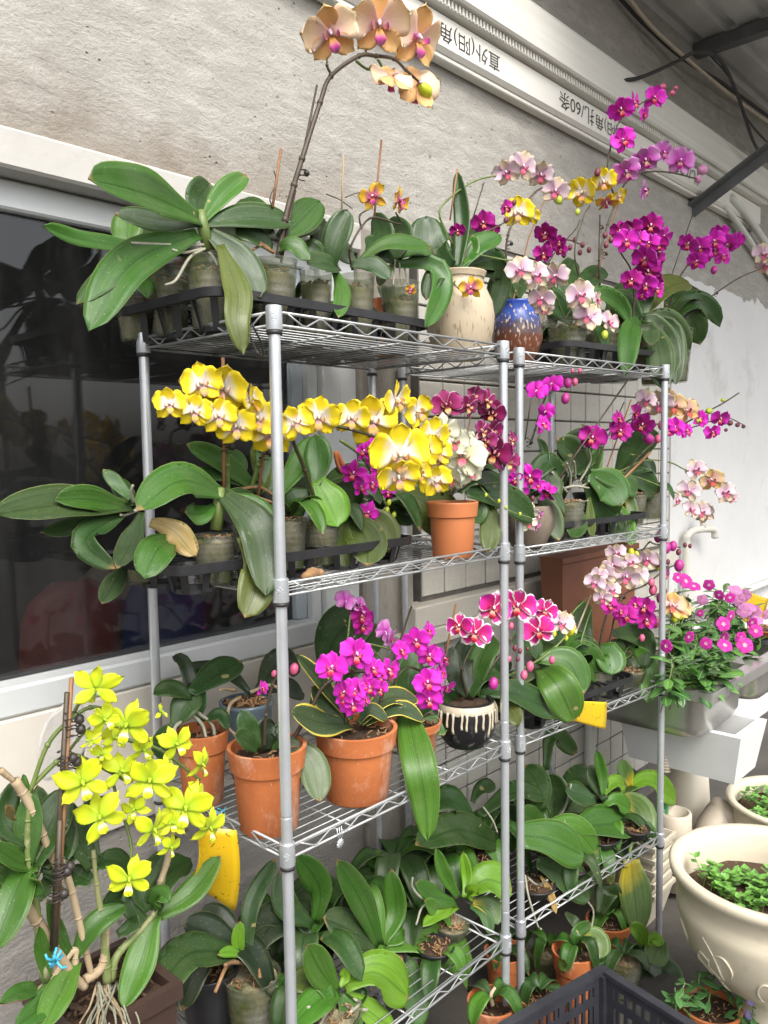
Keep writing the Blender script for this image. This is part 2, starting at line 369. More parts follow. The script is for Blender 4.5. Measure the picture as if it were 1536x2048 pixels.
cable('grey_cable', [AY(1245, -20, .48), AY(1310, 60, .46), AY(1400, 140, .44), AY(1480, 205, .44), AY(1560, 260, .44)], .009, M_pvcb, 'grey cobwebbed cable hanging below the roof sheet', 'cable')
cable('thin_cable', [AY(1420, 110, .4), AY(1462, 160, .4), AY(1490, 230, .42), AY(1530, 280, .42), AY(1560, 300, .42)], .005, M_cable, 'thin black wire drooping beneath the steel beam', 'cable')
M_tap = rough_mat('pale_pvc', (.62, .60, .54), (.56, .54, .48), 6, .5, 60, .08, .002)
# wall pipe and tap --------------------------------------------------
pp = empty('water_pipe', (3.3, .47, .69), 'white water pipe with beige tap fixed along the painted wall', 'pipe')
g = MB(); g.tube([(2.95, .485, .69), (7, .485, .70)], .019, 10); g.build('pipe_run', M_pvc, pp)
q = AY(1372, 1120, .49)
g = MB(); g.tube(crom([(q.x, .49, .69), (q.x, .49, 1.02), (q.x, .485, 1.075), (q.x+.05, .47, 1.10), (q.x+.16, .45, 1.10), (q.x+.22, .44, 1.09), (q.x+.235, .44, 1.05)], 5), .018, 10); g.build('riser', M_tap, pp)
g = MB(); g.tube([(q.x+.12, .455, 1.10), (q.x+.12, .455, 1.17)], .015, 8); g.tube([(q.x+.07, .45, 1.175), (q.x+.17, .455, 1.175)], .009, 8); g.build('tap_handle', M_tap, pp)
# ================================================================== wire racks
M_chrome = rough_mat('zinc_plated_steel', (.60, .63, .655), (.53, .555, .58), 20, .27, 90, .06, .001, metal=.62, c3=(.36, .33, .30), s3=9, th=.70)
M_wire = rough_mat('zinc_wire', (.40, .41, .405), (.30, .31, .305), 30, .42, 90, .05, .001, metal=.5, c3=(.28, .20, .13), s3=8, th=.72)
M_sleeve = rough_mat('black_sleeve', (.015, .015, .016), (.03, .028, .026), 20, .5, bstr=0)
def rack(label, W, D, zs, loc, rz):
    R = empty('wire_shelf_rack', loc, label, 'shelf rack', 'galvanised wire shelf racks', rz)
    z0 = loc[2]
    for x, y in ((0, 0), (W, 0), (0, D), (W, D)):
        g = MB(); g.lathe([(.009, 0), (.013, .002), (.013, .016), (.0108, .02)] + [(.0108, .024), (.0108, .496), (.0108, .5), (.0102, .5015), (.0108, .503), (.0108, .507), (.0108, .986), (.0108, .99), (.0102, .9915), (.0108, .993), (.0108, .997), (.0108, zs[0]-z0+.01), (.0108, zs[0]-z0+.018), (.0, zs[0]-z0+.019)], 16, (x, y, 0))
        g.build('post', M_chrome, R, world=False, sharp=40)
    for si, z in enumerate(zs):
        zl = z-z0; g = MB(); n = 17
        for i in range(1, n):
            y = D*i/n; g.tube([(.008, y, zl-.0088), (W-.008, y, zl-.0088)], .0016, 5)
        for i in range(1, 4):
            x = W*i/4; g.tube([(x, .002, zl-.0128), (x, D-.002, zl-.0128)], .0024, 6)
        for x in (.006, W-.006): g.tube([(x, .012, zl-.0088), (x, D-.012, zl-.0088)], .0018, 5)
        sh = g.build('shelf', M_wire, R, world=False)
        for (a, b) in (((0, 0), (W, 0)), ((0, D), (W, D)), ((0, 0), (0, D)), ((W, 0), (W, D))):
            a = V((*a, 0)); b = V((*b, 0)); d = (b-a); L = d.length; d = d/L
            g = MB(); o = d*.0155
            for dz in (.0115, -.0115): g.tube([a+o+V((0, 0, zl+dz)), b-o+V((0, 0, zl+dz))], .0029, 7)
            k = max(3, round(L/.083)); pts = []; nrm = V((d.y, -d.x, 0))*(.0018 if (a.y == 0 and b.y == 0) or a.x == b.x == W else -.0018)
            for i in range(2*k+1):
                s = .03+(L-.06)*i/(2*k); pts.append(a+d*s+nrm+V((0, 0, zl+(-.0105 if i % 2 else .0105))))
            q = []
            for i, p in enumerate(pts):      # rounded corners
                if 0 < i < len(pts)-1:
                    for w_ in (.12,): q += [p.lerp(pts[i-1], w_), p.lerp(pts[i+1], w_)]
                else: q.append(p)
            g.tube(q, .0018, 5); g.build('rim_rail', M_wire, sh, world=False)
        for x, y in ((0, 0), (W, 0), (0, D), (W, D)):
            g = MB(); g.lathe([(.0112, zl-.0215), (.0150, zl-.0213), (.0153, zl-.02), (.0147, zl+.0205), (.0138, zl+.0215), (.0112, zl+.0212)], 20, (x, y, 0), cap0=False)
            if si == 0: g.lathe([(.0112, zl+.0212), (.0, zl+.0214)], 20, (x, y, 0), cap0=False)
            c = g.build('collar', M_chrome, R, world=False, sharp=35)
            g = MB(); g.lathe([(.0113, zl-.0295), (.0142, zl-.029), (.0146, zl-.0222), (.0113, zl-.0218)], 18, (x, y, 0), cap0=False); g.build('sleeve', M_sleeve, c, world=False)
            if y == 0:
                a0 = radians(225 if x == 0 else 262); g = MB()
                for h in range(4):
                    pts = []
                    for i in range(13):
                        t = -pi+2*pi*i/12; hx = .0034*sin(t)**3; hy = .0032*(13*cos(t)-5*cos(2*t)-2*cos(3*t)-cos(4*t))/16+.0045
                        ca, sa = cos(h*pi/2), sin(h*pi/2); ex, ey = hx*ca-hy*sa, hx*sa+hy*ca
                        an = a0+ex/.0152; pts.append((x+.0153*cos(an), y+.0153*sin(an), zl+ey))
                    g.tube(pts, .0005, 4)
                g.build('emblem', M_chrome, c, world=False)
    return R
ZA = [1.75, 1.2643, .77, .2666]; ZB = [1.7512, 1.2414, .7322, .2177]
R1W, R1D = .7043, .4361; R2X, R2Y, R2W, R2D, R2T = .8531, .0533, .7302, .4395, radians(-5.127)
rack('wire shelf rack in front of the dark window, terracotta pots on its third tier', R1W, R1D, ZA, (0, 0, FLOOR), 0)
rack('wire shelf rack in front of the tiled wall, next to the steel sink', R2W, R2D, ZB, (R2X, R2Y, FLOOR), R2T)
DA = [z-.007 for z in ZA]; DB = [z-.007 for z in ZB]       # deck heights
# ================================================================== plant kit
def leaf_material(name, mode):
    m, t, b = nodes(name)
    uvn = N(t, 'ShaderNodeUVMap'); sp = N(t, 'ShaderNodeSeparateXYZ'); t.links.new(uvn.outputs[0], sp.inputs[0])
    u, v = sp.outputs[0], sp.outputs[1]
    oi = N(t, 'ShaderNodeObjectInfo')
    a = mth(t, 'ABSOLUTE', mth(t, 'SUBTRACT', mth(t, 'MULTIPLY', u, 2), 1))     # 0 midrib .. 1 edge
    base = oi.outputs['Color']
    mp = N(t, 'ShaderNodeMapping'); mp.inputs['Scale'].default_value = (34, 1.6, 1); t.links.new(uvn.outputs[0], mp.inputs[0])
    ad = N(t, 'ShaderNodeVectorMath', operation='ADD'); t.links.new(mp.outputs[0], ad.inputs[0])
    rv = N(t, 'ShaderNodeCombineXYZ'); t.links.new(mth(t, 'MULTIPLY', oi.outputs['Random'], 50), rv.inputs[2]); t.links.new(rv.outputs[0], ad.inputs[1])
    st = N(t, 'ShaderNodeTexNoise'); setin(st, Scale=1, Detail=3, Roughness=.6); t.links.new(ad.outputs[0], st.inputs['Vector'])
    blot = tnoise(t, 26, 5, .65)
    dust = tnoise(t, 300, 2, .5)
    if mode == 'yellow':
        k = mth(t, 'ADD', mth(t, 'MULTIPLY', v, -1.5), mth(t, 'ADD', mth(t, 'MULTIPLY', u, .7), mth(t, 'MULTIPLY', blot, .7)))
        base = mix(t, ramp(t, k, [(.05, (0,0,0)), (.75, (1,1,1))]), base, (.55, .42, .02))
    c = mix(t, ramp(t, st.outputs[0], [(.3, (0,0,0)), (.7, (1,1,1))]), mix(t, 1., base, (.66, .70, .66), 'MULTIPLY'), mix(t, 1., base, (1.24, 1.20, 1.12), 'MULTIPLY'))
    film = mth(t, 'MULTIPLY', ramp(t, tnoise(t, 11, 4, .6), [(.42, (0,0,0)), (.70, (1,1,1))]), mth(t, 'MULTIPLY', oi.outputs['Random'], .16))
    c = mix(t, film, c, (.17, .185, .12))
    c = mix(t, ramp(t, blot, [(.52, (0,0,0)), (.78, (.5,.5,.5))]), c, mix(t, .4, base, (.14, .16, .06)))
    c = mix(t, ramp(t, a, [(0, (.9,.9,.9)), (.03, (.6,.6,.6)), (.09, (0,0,0))]), c, mix(t, 1., base, (.5, .56, .5), 'MULTIPLY'))     # midrib line, its dark tone also painting the shade of the crease
    c = mix(t, ramp(t, a, [(.955, (0,0,0)), (.985, (1,1,1))]), c, mix(t, .4, base, (.30, .36, .12)))   # pale margin
    if mode == 'varieg':
        c = mix(t, ramp(t, mth(t, 'ADD', a, mth(t, 'MULTIPLY', blot, .12)), [(.90, (0,0,0)), (.95, (1,1,1))]), c, (.58, .48, .08))
    c = mix(t, ramp(t, dust, [(.675, (0,0,0)), (.73, (.45,.45,.45))]), c, (.34, .36, .25))
    tipb = mth(t, 'MULTIPLY', ramp(t, mth(t, 'ADD', v, mth(t, 'MULTIPLY', blot, .10)), [(1.0, (0,0,0)), (1.0, (0,0,0))]) if False else ramp(t, mth(t, 'SUBTRACT', mth(t, 'ADD', v, mth(t, 'MULTIPLY', blot, .12)), .08), [(.93, (0,0,0)), (.97, (1,1,1))]), ramp(t, oi.outputs['Random'], [(.45, (0,0,0)), (.55, (1,1,1))]))
    c = mix(t, tipb, c, (.24, .16, .06))
    scar = mth(t, 'MULTIPLY', ramp(t, tnoise(t, 34, 2, .4), [(.735, (0,0,0)), (.765, (1,1,1))]), ramp(t, oi.outputs['Random'], [(.3, (0,0,0)), (.7, (.9,.9,.9))]))
    c = mix(t, scar, c, (.30, .26, .11))                 # water spots
    t.links.new(c, b.inputs['Base Color'])
    rr = ramp(t, blot, [(.3, (.27,)*3), (.7, (.50,)*3)]); t.links.new(rr, b.inputs['Roughness'])
    b.inputs['Specular IOR Level'].default_value = .38
    h = mth(t, 'ADD', mth(t, 'MULTIPLY', st.outputs[0], .6), mth(t, 'MULTIPLY', blot, .5)); bump(t, b, h, .22, .004)
    tl = N(t, 'ShaderNodeBsdfTranslucent'); t.links.new(mix(t, 1., c, (1.3, 1.5, .5), 'MULTIPLY'), tl.inputs[0]); ms = N(t, 'ShaderNodeMixShader'); ms.inputs[0].default_value = .10
    out = [n for n in t.nodes if n.type == 'OUTPUT_MATERIAL'][0]
    t.links.new(b.outputs[0], ms.inputs[1]); t.links.new(tl.outputs[0], ms.inputs[2]); t.links.new(ms.outputs[0], out.inputs[0])
    return m
M_leaf = leaf_material('orchid_leaf', ''); M_leafY = leaf_material('yellowing_leaf', 'yellow'); M_leafV = leaf_material('variegated_leaf', 'varieg')
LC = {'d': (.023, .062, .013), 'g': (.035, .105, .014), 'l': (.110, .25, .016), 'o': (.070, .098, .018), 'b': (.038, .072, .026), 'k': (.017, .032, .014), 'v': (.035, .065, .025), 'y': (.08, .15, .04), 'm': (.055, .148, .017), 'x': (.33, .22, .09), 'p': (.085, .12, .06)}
def grid_solid(g, fn, nu, nv, th, uvr=True):
    """closed thin solid over a (u in -1..1, v in 0..1) patch; fn returns (point, normal)"""
    T = []; B = []; uv = []
    for j in range(nv+1):
        for i in range(nu+1):
            u = -1+2*i/nu; v = j/nv; p, n = fn(u, v); k = th*(1-.8*abs(u)**3)
            T.append(p+n*k*.5); B.append(p-n*k*.5); uv.append(((u+1)/2, v))
    w = nu+1; m = len(T)
    fs = [(j*w+i, j*w+i+1, (j+1)*w+i+1, (j+1)*w+i) for j in range(nv) for i in range(nu)]
    fb = [tuple(m+x for x in reversed(f)) for f in fs]
    ed = []
    for j in range(nv):
        ed += [(j*w, (j+1)*w, m+(j+1)*w, m+j*w), ((j+1)*w-1, m+(j+1)*w-1, m+(j+2)*w-1, (j+2)*w-1)]
    for i in range(nu): ed += [(i, m+i, m+i+1, i+1), (nv*w+i, nv*w+i+1, m+nv*w+i+1, m+nv*w+i)]
    g.add(T+B, fs+fb+ed, uv+uv)
def leaf_shape(s, base=.34, peak=.55, tip=2.3):
    if s < peak: t = s/peak; return base+(1-base)*(t*t*(3-2*t))**.8
    t = (s-peak)/(1-peak); return max(0., 1-t**tip)**.60
class Plant:
    def __init__(s, name, label, cat, loc, Y, group=None):
        s.e = empty(name, loc, label, cat, group); s.Y = Y
    def P(s, q, y=None):
        if len(q) == 3: return AY(q[0], q[1], q[2])
        return AY(q[0], q[1], s.Y if y is None else y)
def L(p, a, m, b, w, c='g', roll=30, dy=-.05, fold=.24, name='leaf', base=.34, peak=.55, tip=2.3, extra=None, wav=0.006):
    """leaf from pixel a over m to tip b; w apparent width in photo pixels"""
    pts = [a, m] + (extra or []) + [b]; n = len(pts)
    pts = [p.P(q, min(p.Y+dy*(i/(n-1)), WY-.03)) for i, q in enumerate(pts)]
    path = crom(pts, 12 if n == 3 else 8); K = 14
    ln = [0]
    for i in range(1, len(path)): ln.append(ln[-1]+(path[i]-path[i-1]).length)
    def at(s):
        d = s*ln[-1]; i = 1
        while i < len(ln)-1 and ln[i] < d: i += 1
        f = (d-ln[i-1])/max(1e-9, ln[i]-ln[i-1]); return path[i-1].lerp(path[i], f)
    hw = w*mpp(at(.5))/2/max(.35, cos(radians(roll)))
    frames = []; pv = None
    for j in range(K+1):
        s = j/K; q = at(s); t = (at(min(1, s+.03))-at(max(0, s-.03))).normalized()
        nc = (CAM-q); nc = (nc-t*nc.dot(t)); nc = nc.normalized() if nc.length > 1e-6 else V((0, 0, 1))
        sd = t.cross(nc)
        if pv is None: sg = 1 if sd.z >= 0 else -1
        nr = nc*cos(radians(roll)) + sd*(sg*sin(radians(roll)))
        frames.append((q, t, nr, t.cross(nr))); pv = nr
    sx, sy = rnd.uniform(0, 99), rnd.uniform(0, 99)
    def fn(u, v):
        j = min(K, int(round(v*K))); q, t, nr, sd = frames[j]
        h = hw*leaf_shape(v, base, peak, tip)
        wv = wav*noise.noise((sx+v*3.2, sy+u*1.2, 0))*abs(u)
        return q + sd*(h*u*(1-.06*fold)) + nr*(fold*h*(abs(u)**1.35) + wv), nr
    g = MB(); grid_solid(g, fn, 6, K, .0016)
    mat = M_leafY if c == 'y' else M_leafV if c == 'v' else M_leaf
    o = g.build(name, mat, p.e); k = rnd.uniform(.86, 1.16); q = LC[c]
    o.color = (q[0]*k*rnd.uniform(.9, 1.12), q[1]*k, q[2]*k*rnd.uniform(.9, 1.1), 1)
    return o
def auto_leaves(p, u, v, n, ln=.2, wd=.06, c='d', lift=.5, a0=0, yo=0, span=360):
    """plain arching leaves round a crown, built in metres"""
    b = AY(u, v, p.Y+yo)
    for i in range(n):
        a = radians(a0+span*i/n+rnd.uniform(-14, 14)); l_ = ln*rnd.uniform(.75, 1.15); lf = lift*rnd.uniform(.6, 1.3)
        d = V((cos(a), sin(a), 0)); sd = V((-sin(a), cos(a), 0)); hw = wd*rnd.uniform(.85, 1.1)/2
        if b.y+d.y*l_ > WY-.04: d = V((d.x, -abs(d.y)*.4, 0)); d.normalize(); sd = V((-d.y, d.x, 0))
        K = 12; cv = [b+d*(l_*s)*(1-.25*lf*s)+V((0, 0, l_*(lf*1.6*s-lf*1.5*s*s*1.25-.12*s*s))) for s in [j/K for j in range(K+1)]]
        sx = rnd.uniform(0, 99)
        def fn(u_, v_, cv=cv, sd=sd, hw=hw, sx=sx):
            j = int(round(v_*K)); t = (cv[min(K, j+1)]-cv[max(0, j-1)]).normalized(); nr = sd.cross(t)
            if nr.z < 0: nr = -nr
            h = hw*leaf_shape(v_); return cv[j]+sd*(h*u_)+nr*(.25*h*abs(u_)**1.35+.006*noise.noise((sx+v_*3, u_, 0))*abs(u_)), nr
        g = MB(); grid_solid(g, fn, 6, K, .0016); o = g.build('leaf', M_leaf, p.e); k = rnd.uniform(.8, 1.2); q = LC[c] if c == 'k' or rnd.random() < .5 else LC[rnd.choice('ggmb')]
        o.color = (q[0]*k, q[1]*k, q[2]*k, 1)
# ---- stems, stakes, roots
M_stemd = rough_mat('dark_stem', (.045, .032, .02), (.07, .05, .028), 60, .5, 200, .2, .001)
M_stemg = rough_mat('green_stem', (.10, .15, .035), (.14, .19, .05), 60, .45, 200, .2, .001)
M_stemb = rough_mat('brown_green_stem', (.07, .065, .025), (.055, .04, .022), 40, .5, 200, .2, .001)
M_stake = rough_mat('bamboo_stake', (.28, .14, .06), (.22, .10, .045), 30, .6, 100, .2, .001, sc=(1, 1, .2))
M_root = rough_mat('aerial_root', (.34, .33, .26), (.24, .24, .17), 30, .6, 90, .3, .001)
M_cane = rough_mat('dry_cane', (.42, .34, .22), (.30, .22, .13), 14, .7, 60, .4, .002, sc=(1, 1, .3), c3=(.16, .10, .06), s3=16, th=.6)
M_sheath = rough_mat('green_cane', (.10, .15, .035), (.24, .24, .11), 26, .55, 60, .4, .002, sc=(1, 1, .2), c3=(.36, .31, .2), s3=14, th=.56)
M_clip = rough_mat('black_clip', (.015, .013, .012), (.04, .03, .025), 60, .5, 200, .2, .001)
def ST(p, pts, r=.0022, mat=None, name='flower_stem', dy=0, r1=None, k=7, n=6):
    q = [p.P(x, p.Y+dy*i/(max(1, len(pts)-1))) for i, x in enumerate(pts)]; c = crom(q, k); m = len(c)
    if name == 'flower_stem': r *= 1.3
    rs = [r+((r1 if r1 is not None else r*.7)-r)*i/(m-1) for i in range(m)]
    g = MB(); g.tube(c, rs, n)
    if name == 'flower_stem' and r > .0016:
        for i in range(k, m-1, k): g.ball(c[i], rs[i]*1.45, 6, 4)     # nodes
    if name == 'cane':
        for i in range(3, m-1, 4): g.tube([c[i]-(c[i+1]-c[i])*.12, c[i]+(c[i+1]-c[i])*.12], rs[i]*1.14, n)
    return g.build(name, mat or M_stemb, p.e)
def STAKE(p, a, b, r=.0022, mat=None, ya=None, yb=None):
    g = MB(); g.tube([p.P(a, ya), p.P(b, yb)], r, 6); return g.build('stake', mat or M_stake, p.e)
def CLIP(p, u, v, r=.006, y=None):
    g = MB(); c = p.P((u, v), y)
    pts = [c+V((r*cos(t*1.0), r*sin(t*1.0), .0028*t/1.6-.014)) for t in [i*.7 for i in range(24)]]
    g.tube(pts, .0011, 5); g.ball(c+V((r*.9, -r*.6, 0)), r*.75, 7, 5); return g.build('clip', M_clip, p.e)
def ROOT(p, pts, r=.0032, dy=0): return ST(p, pts, r, M_root, 'root', dy, r*.75, 5)
# ---- flowers
def petal_mat(name, base, mid, tip, edge=None, eth=.82, vein=None, vamt=0., blot=None, s0=.12, s1=.5, s2=.95, rough=.5):
    m, t, b = nodes(name)
    uvn = N(t, 'ShaderNodeUVMap'); sp = N(t, 'ShaderNodeSeparateXYZ'); t.links.new(uvn.outputs[0], sp.inputs[0]); u, v = sp.outputs[0], sp.outputs[1]
    a = mth(t, 'ABSOLUTE', mth(t, 'SUBTRACT', mth(t, 'MULTIPLY', u, 2), 1))
    nz = tnoise(t, 9, 4, .6); oi = N(t, 'ShaderNodeObjectInfo')
    r = mth(t, 'ADD', mth(t, 'MAXIMUM', v, mth(t, 'MULTIPLY', mth(t, 'POWER', a, 2), mth(t, 'MULTIPLY', v, 1.05))), mth(t, 'MULTIPLY', mth(t, 'SUBTRACT', nz, .5), .22))
    c = ramp(t, r, [(s0, base), (s1, mid), (s2, tip)])
    if vein:
        mp = N(t, 'ShaderNodeMapping'); mp.inputs['Scale'].default_value = (22, 2.2, 1); t.links.new(uvn.outputs[0], mp.inputs[0])
        n2 = N(t, 'ShaderNodeTexNoise'); setin(n2, Scale=1, Detail=3, Roughness=.5, Distortion=.6); t.links.new(mp.outputs[0], n2.inputs['Vector'])
        ve = ramp(t, mth(t, 'ABSOLUTE', mth(t, 'SUBTRACT', n2.outputs[0], .5)), [(0, (1,1,1)), (.02, (0,0,0))])
        c = mix(t, mth(t, 'MULTIPLY', ve, vamt), c, vein)
    if blot: c = mix(t, ramp(t, tnoise(t, 16, 3, .5), [(.50, (0,0,0)), (.62, (.8,.8,.8))]), c, blot)
    if edge:
        e = mth(t, 'ADD', mth(t, 'MAXIMUM', a, mth(t, 'MULTIPLY', v, .98)), mth(t, 'MULTIPLY', mth(t, 'SUBTRACT', tnoise(t, 14, 3, .6), .5), .3))
        c = mix(t, ramp(t, e, [(eth, (0,0,0)), (eth+.09, (1,1,1))]), c, edge)
    c = mix(t, mth(t, 'MULTIPLY', oi.outputs['Random'], .4), c, mix(t, 1., c, (.80, .78, .80), 'MULTIPLY'))
    t.links.new(c, b.inputs['Base Color']); setin(b, Roughness=rough); b.inputs['Specular IOR Level'].default_value = .25
    b.inputs['Sheen Weight'].default_value = .15
    mp = N(t, 'ShaderNodeMapping'); mp.inputs['Scale'].default_value = (40, 2.5, 1); t.links.new(uvn.outputs[0], mp.inputs[0])
    n3 = N(t, 'ShaderNodeTexNoise'); setin(n3, Scale=1, Detail=2); t.links.new(mp.outputs[0], n3.inputs['Vector']); bump(t, b, n3.outputs[0], .25, .002)
    tl = N(t, 'ShaderNodeBsdfTranslucent'); t.links.new(c, tl.inputs[0]); ms = N(t, 'ShaderNodeMixShader'); ms.inputs[0].default_value = .24
    out = [n for n in t.nodes if n.type == 'OUTPUT_MATERIAL'][0]
    t.links.new(b.outputs[0], ms.inputs[1]); t.links.new(tl.outputs[0], ms.inputs[2]); t.links.new(ms.outputs[0], out.inputs[0])
    return m
YEL, WHT, MAG = (.84, .67, .014), (.82, .78, .72), (.52, .012, .36)
def plainm(name, c, r=.5, c2=None):
    return rough_mat(name, c, c2 or tuple(x*.8 for x in c), 60, r, bstr=0)
FK = {   # petal material, sepal material, lip material, column material
 'yel': (petal_mat('yellow_petal', (.86, .82, .76), (.86, .74, .28), YEL, s0=.26, s1=.42, s2=.55), petal_mat('yellow_sepal', (.84, .76, .62), (.86, .66, .08), YEL, s0=.18, s1=.34, s2=.48), petal_mat('yellow_lip', (.62, .34, .36), (.85, .40, .05), (.82, .70, .45), s0=.1, s1=.4, s2=.95), plainm('yellow_column', (.78, .66, .5))),
 'mag': (petal_mat('magenta_petal', (.62, .018, .38), (.70, .022, .52), (.74, .035, .61), edge=(.80, .18, .72), eth=.93, vein=(.48, .0, .34), vamt=.3), petal_mat('magenta_sepal', (.56, .01, .32), (.64, .012, .46), (.68, .03, .54)), petal_mat('magenta_lip', (.75, .30, .25), (.55, .02, .05), (.42, .005, .10)), plainm('magenta_column', (.78, .55, .70))),
 'deep': (petal_mat('deep_magenta_petal', (.40, .004, .16), (.47, .006, .27), (.44, .01, .34), edge=(.55, .05, .42), eth=.94, vein=(.30, 0, .14), vamt=.4), petal_mat('deep_magenta_sepal', (.36, .005, .15), (.42, .01, .24), (.40, .01, .3)), petal_mat('deep_magenta_lip', (.7, .3, .2), (.40, .01, .04), (.30, .004, .06)), plainm('deep_magenta_column', (.7, .45, .55))),
 'lilac': (petal_mat('lilac_petal', (.62, .06, .50), (.66, .16, .58), (.74, .40, .68), vein=(.52, .03, .45), vamt=.5), petal_mat('lilac_sepal', (.58, .08, .5), (.64, .2, .56), (.70, .38, .64)), petal_mat('lilac_lip', (.75, .5, .3), (.45, .01, .2), (.5, .02, .3)), plainm('lilac_column', (.8, .6, .75))),
 'pale': (petal_mat('pale_pink_petal', (.66, .40, .58), (.74, .56, .66), (.74, .66, .62), edge=(.72, .62, .26), eth=.90, vein=(.58, .30, .52), vamt=.25), petal_mat('pale_pink_sepal', (.66, .46, .52), (.74, .60, .52), (.72, .62, .36)), petal_mat('pale_pink_lip', (.6, .08, .25), (.62, .10, .14), (.72, .42, .34)), plainm('pale_pink_column', (.8, .62, .72))),
 'apri': (petal_mat('apricot_petal', (.72, .42, .48), (.74, .50, .34), (.74, .56, .24), vein=(.55, .22, .16), vamt=.3, edge=(.76, .64, .30), eth=.9), petal_mat('apricot_sepal', (.70, .38, .28), (.72, .46, .18), (.72, .54, .16)), petal_mat('apricot_lip', (.62, .12, .14), (.62, .10, .06), (.72, .35, .22)), plainm('apricot_column', (.8, .62, .5))),
 'pych': (petal_mat('peach_petal', (.94, .64, .58), (.95, .73, .53), (.95, .76, .48), vein=(.76, .38, .26), vamt=.35, edge=(.82, .70, .48), eth=.955), petal_mat('peach_sepal', (.84, .46, .22), (.88, .54, .22), (.88, .60, .26), vein=(.58, .24, .10), vamt=.5), petal_mat('peach_lip', (.72, .40, .10), (.62, .06, .34), (.64, .26, .50)), plainm('peach_column', (.80, .56, .66))),
 'gold': (petal_mat('gold_petal', (.62, .16, .30), (.80, .48, .05), (.78, .50, .03), s0=.28, s1=.55, s2=.8, vein=(.6, .16, .1), vamt=.35), petal_mat('gold_sepal', (.62, .2, .2), (.76, .44, .04), (.74, .48, .03), s0=.2, s1=.5, s2=.8), petal_mat('gold_lip', (.65, .2, .1), (.55, .03, .28), (.60, .2, .4)), plainm('gold_column', (.78, .6, .6))),
 'burg': (petal_mat('burgundy_petal', (.20, .004, .05), (.27, .008, .10), (.34, .03, .18), edge=(.72, .50, .62), eth=.90, vein=(.16, 0, .04), vamt=.4), petal_mat('burgundy_sepal', (.18, .004, .05), (.25, .01, .09), (.3, .03, .15), edge=(.66, .45, .55), eth=.93), petal_mat('burgundy_lip', (.30, .05, .02), (.75, .48, .16), (.78, .64, .48)), plainm('burgundy_column', (.5, .2, .25))),
 'cream': (petal_mat('cream_petal', (.70, .70, .40), (.78, .78, .60), (.80, .79, .66)), petal_mat('cream_sepal', (.66, .70, .34), (.76, .77, .54), (.78, .78, .60)), petal_mat('cream_lip', (.6, .1, .12), (.58, .12, .18), (.75, .6, .55)), plainm('cream_column', (.75, .66, .58))),
 'pico': (petal_mat('white_edged_pink_petal', (.50, .01, .12), (.54, .012, .20), (.56, .02, .40), edge=(.84, .80, .80), eth=.84), petal_mat('white_edged_pink_sepal', (.50, .01, .12), (.52, .02, .18), (.58, .06, .40), edge=(.84, .82, .76), eth=.70), petal_mat('white_edged_pink_lip', (.75, .4, .3), (.40, .01, .02), (.38, .01, .04)), plainm('white_edged_pink_column', (.84, .74, .74))),
 'lime': (petal_mat('lime_petal', (.38, .54, .02), (.56, .65, .012), (.64, .70, .016), vein=(.36, .48, .01), vamt=.4, rough=.42), petal_mat('lime_sepal', (.46, .60, .02), (.58, .66, .018), (.64, .70, .025), rough=.42), petal_mat('lime_lip', (.48, .58, .03), (.78, .78, .52), (.60, .68, .02), s0=.12, s1=.4, s2=.62), plainm('lime_column', (.36, .52, .02))),
}
def petal(g, ang, ln, wd, z0, cup, rec, claw=.22, peak=.6, tp=2.4, seed=0, wav=.03, r0=.02, asym=0):
    ca, sa = cos(radians(ang)), sin(radians(ang))
    def fn(u, v):
        sh = leaf_shape(v, claw, peak, tp); x = u*wd/2*sh; y = r0+ln*v*(1-.10*u*u*v)
        x += asym*v*(1-v)*wd
        z = z0+cup*abs(x)**1.5*2+rec*v*v+wav*noise.noise((seed+u*1.6, v*2.2, seed))*v
        return V((x*ca-y*sa, x*sa+y*ca, z)), V((0, 0, 1))
    grid_solid(g, fn, 6, 7, .007)
def lip_phal(g, s=1.):
    for sg in (-1, 1):      # side lobes curl up round the column
        def fn(u, v, sg=sg):
            sh = leaf_shape(v, .4, .5, 2.2); a = .055*u*sh; return V((sg*(.05+.075*sin(v*2.2))*s, (-.06+.11*v+a*.6)*s, (.06+.12*v-a)*s)), V((sg, 0, .3)).normalized()
        grid_solid(g, fn, 4, 5, .012)
    def fn(u, v):           # front lobe
        sh = leaf_shape(v, .5, .45, 1.6); return V((u*.085*sh*s, (-.06-.21*v)*s, (.07+.11*sin(v*2.6)+.25*abs(u)**2*.09)*s)), V((0, .3, 1)).normalized()
    grid_solid(g, fn, 4, 6, .014)
def lip_dend(g):
    def fn(u, v):
        sh = leaf_shape(v, .45, .62, 3); return V((u*.085*sh, -.03-.23*v, .05+.17*sin(v*2.4)+.5*u*u*.1)), V((0, .3, 1)).normalized()
    grid_solid(g, fn, 6, 6, .014)
FM = {}
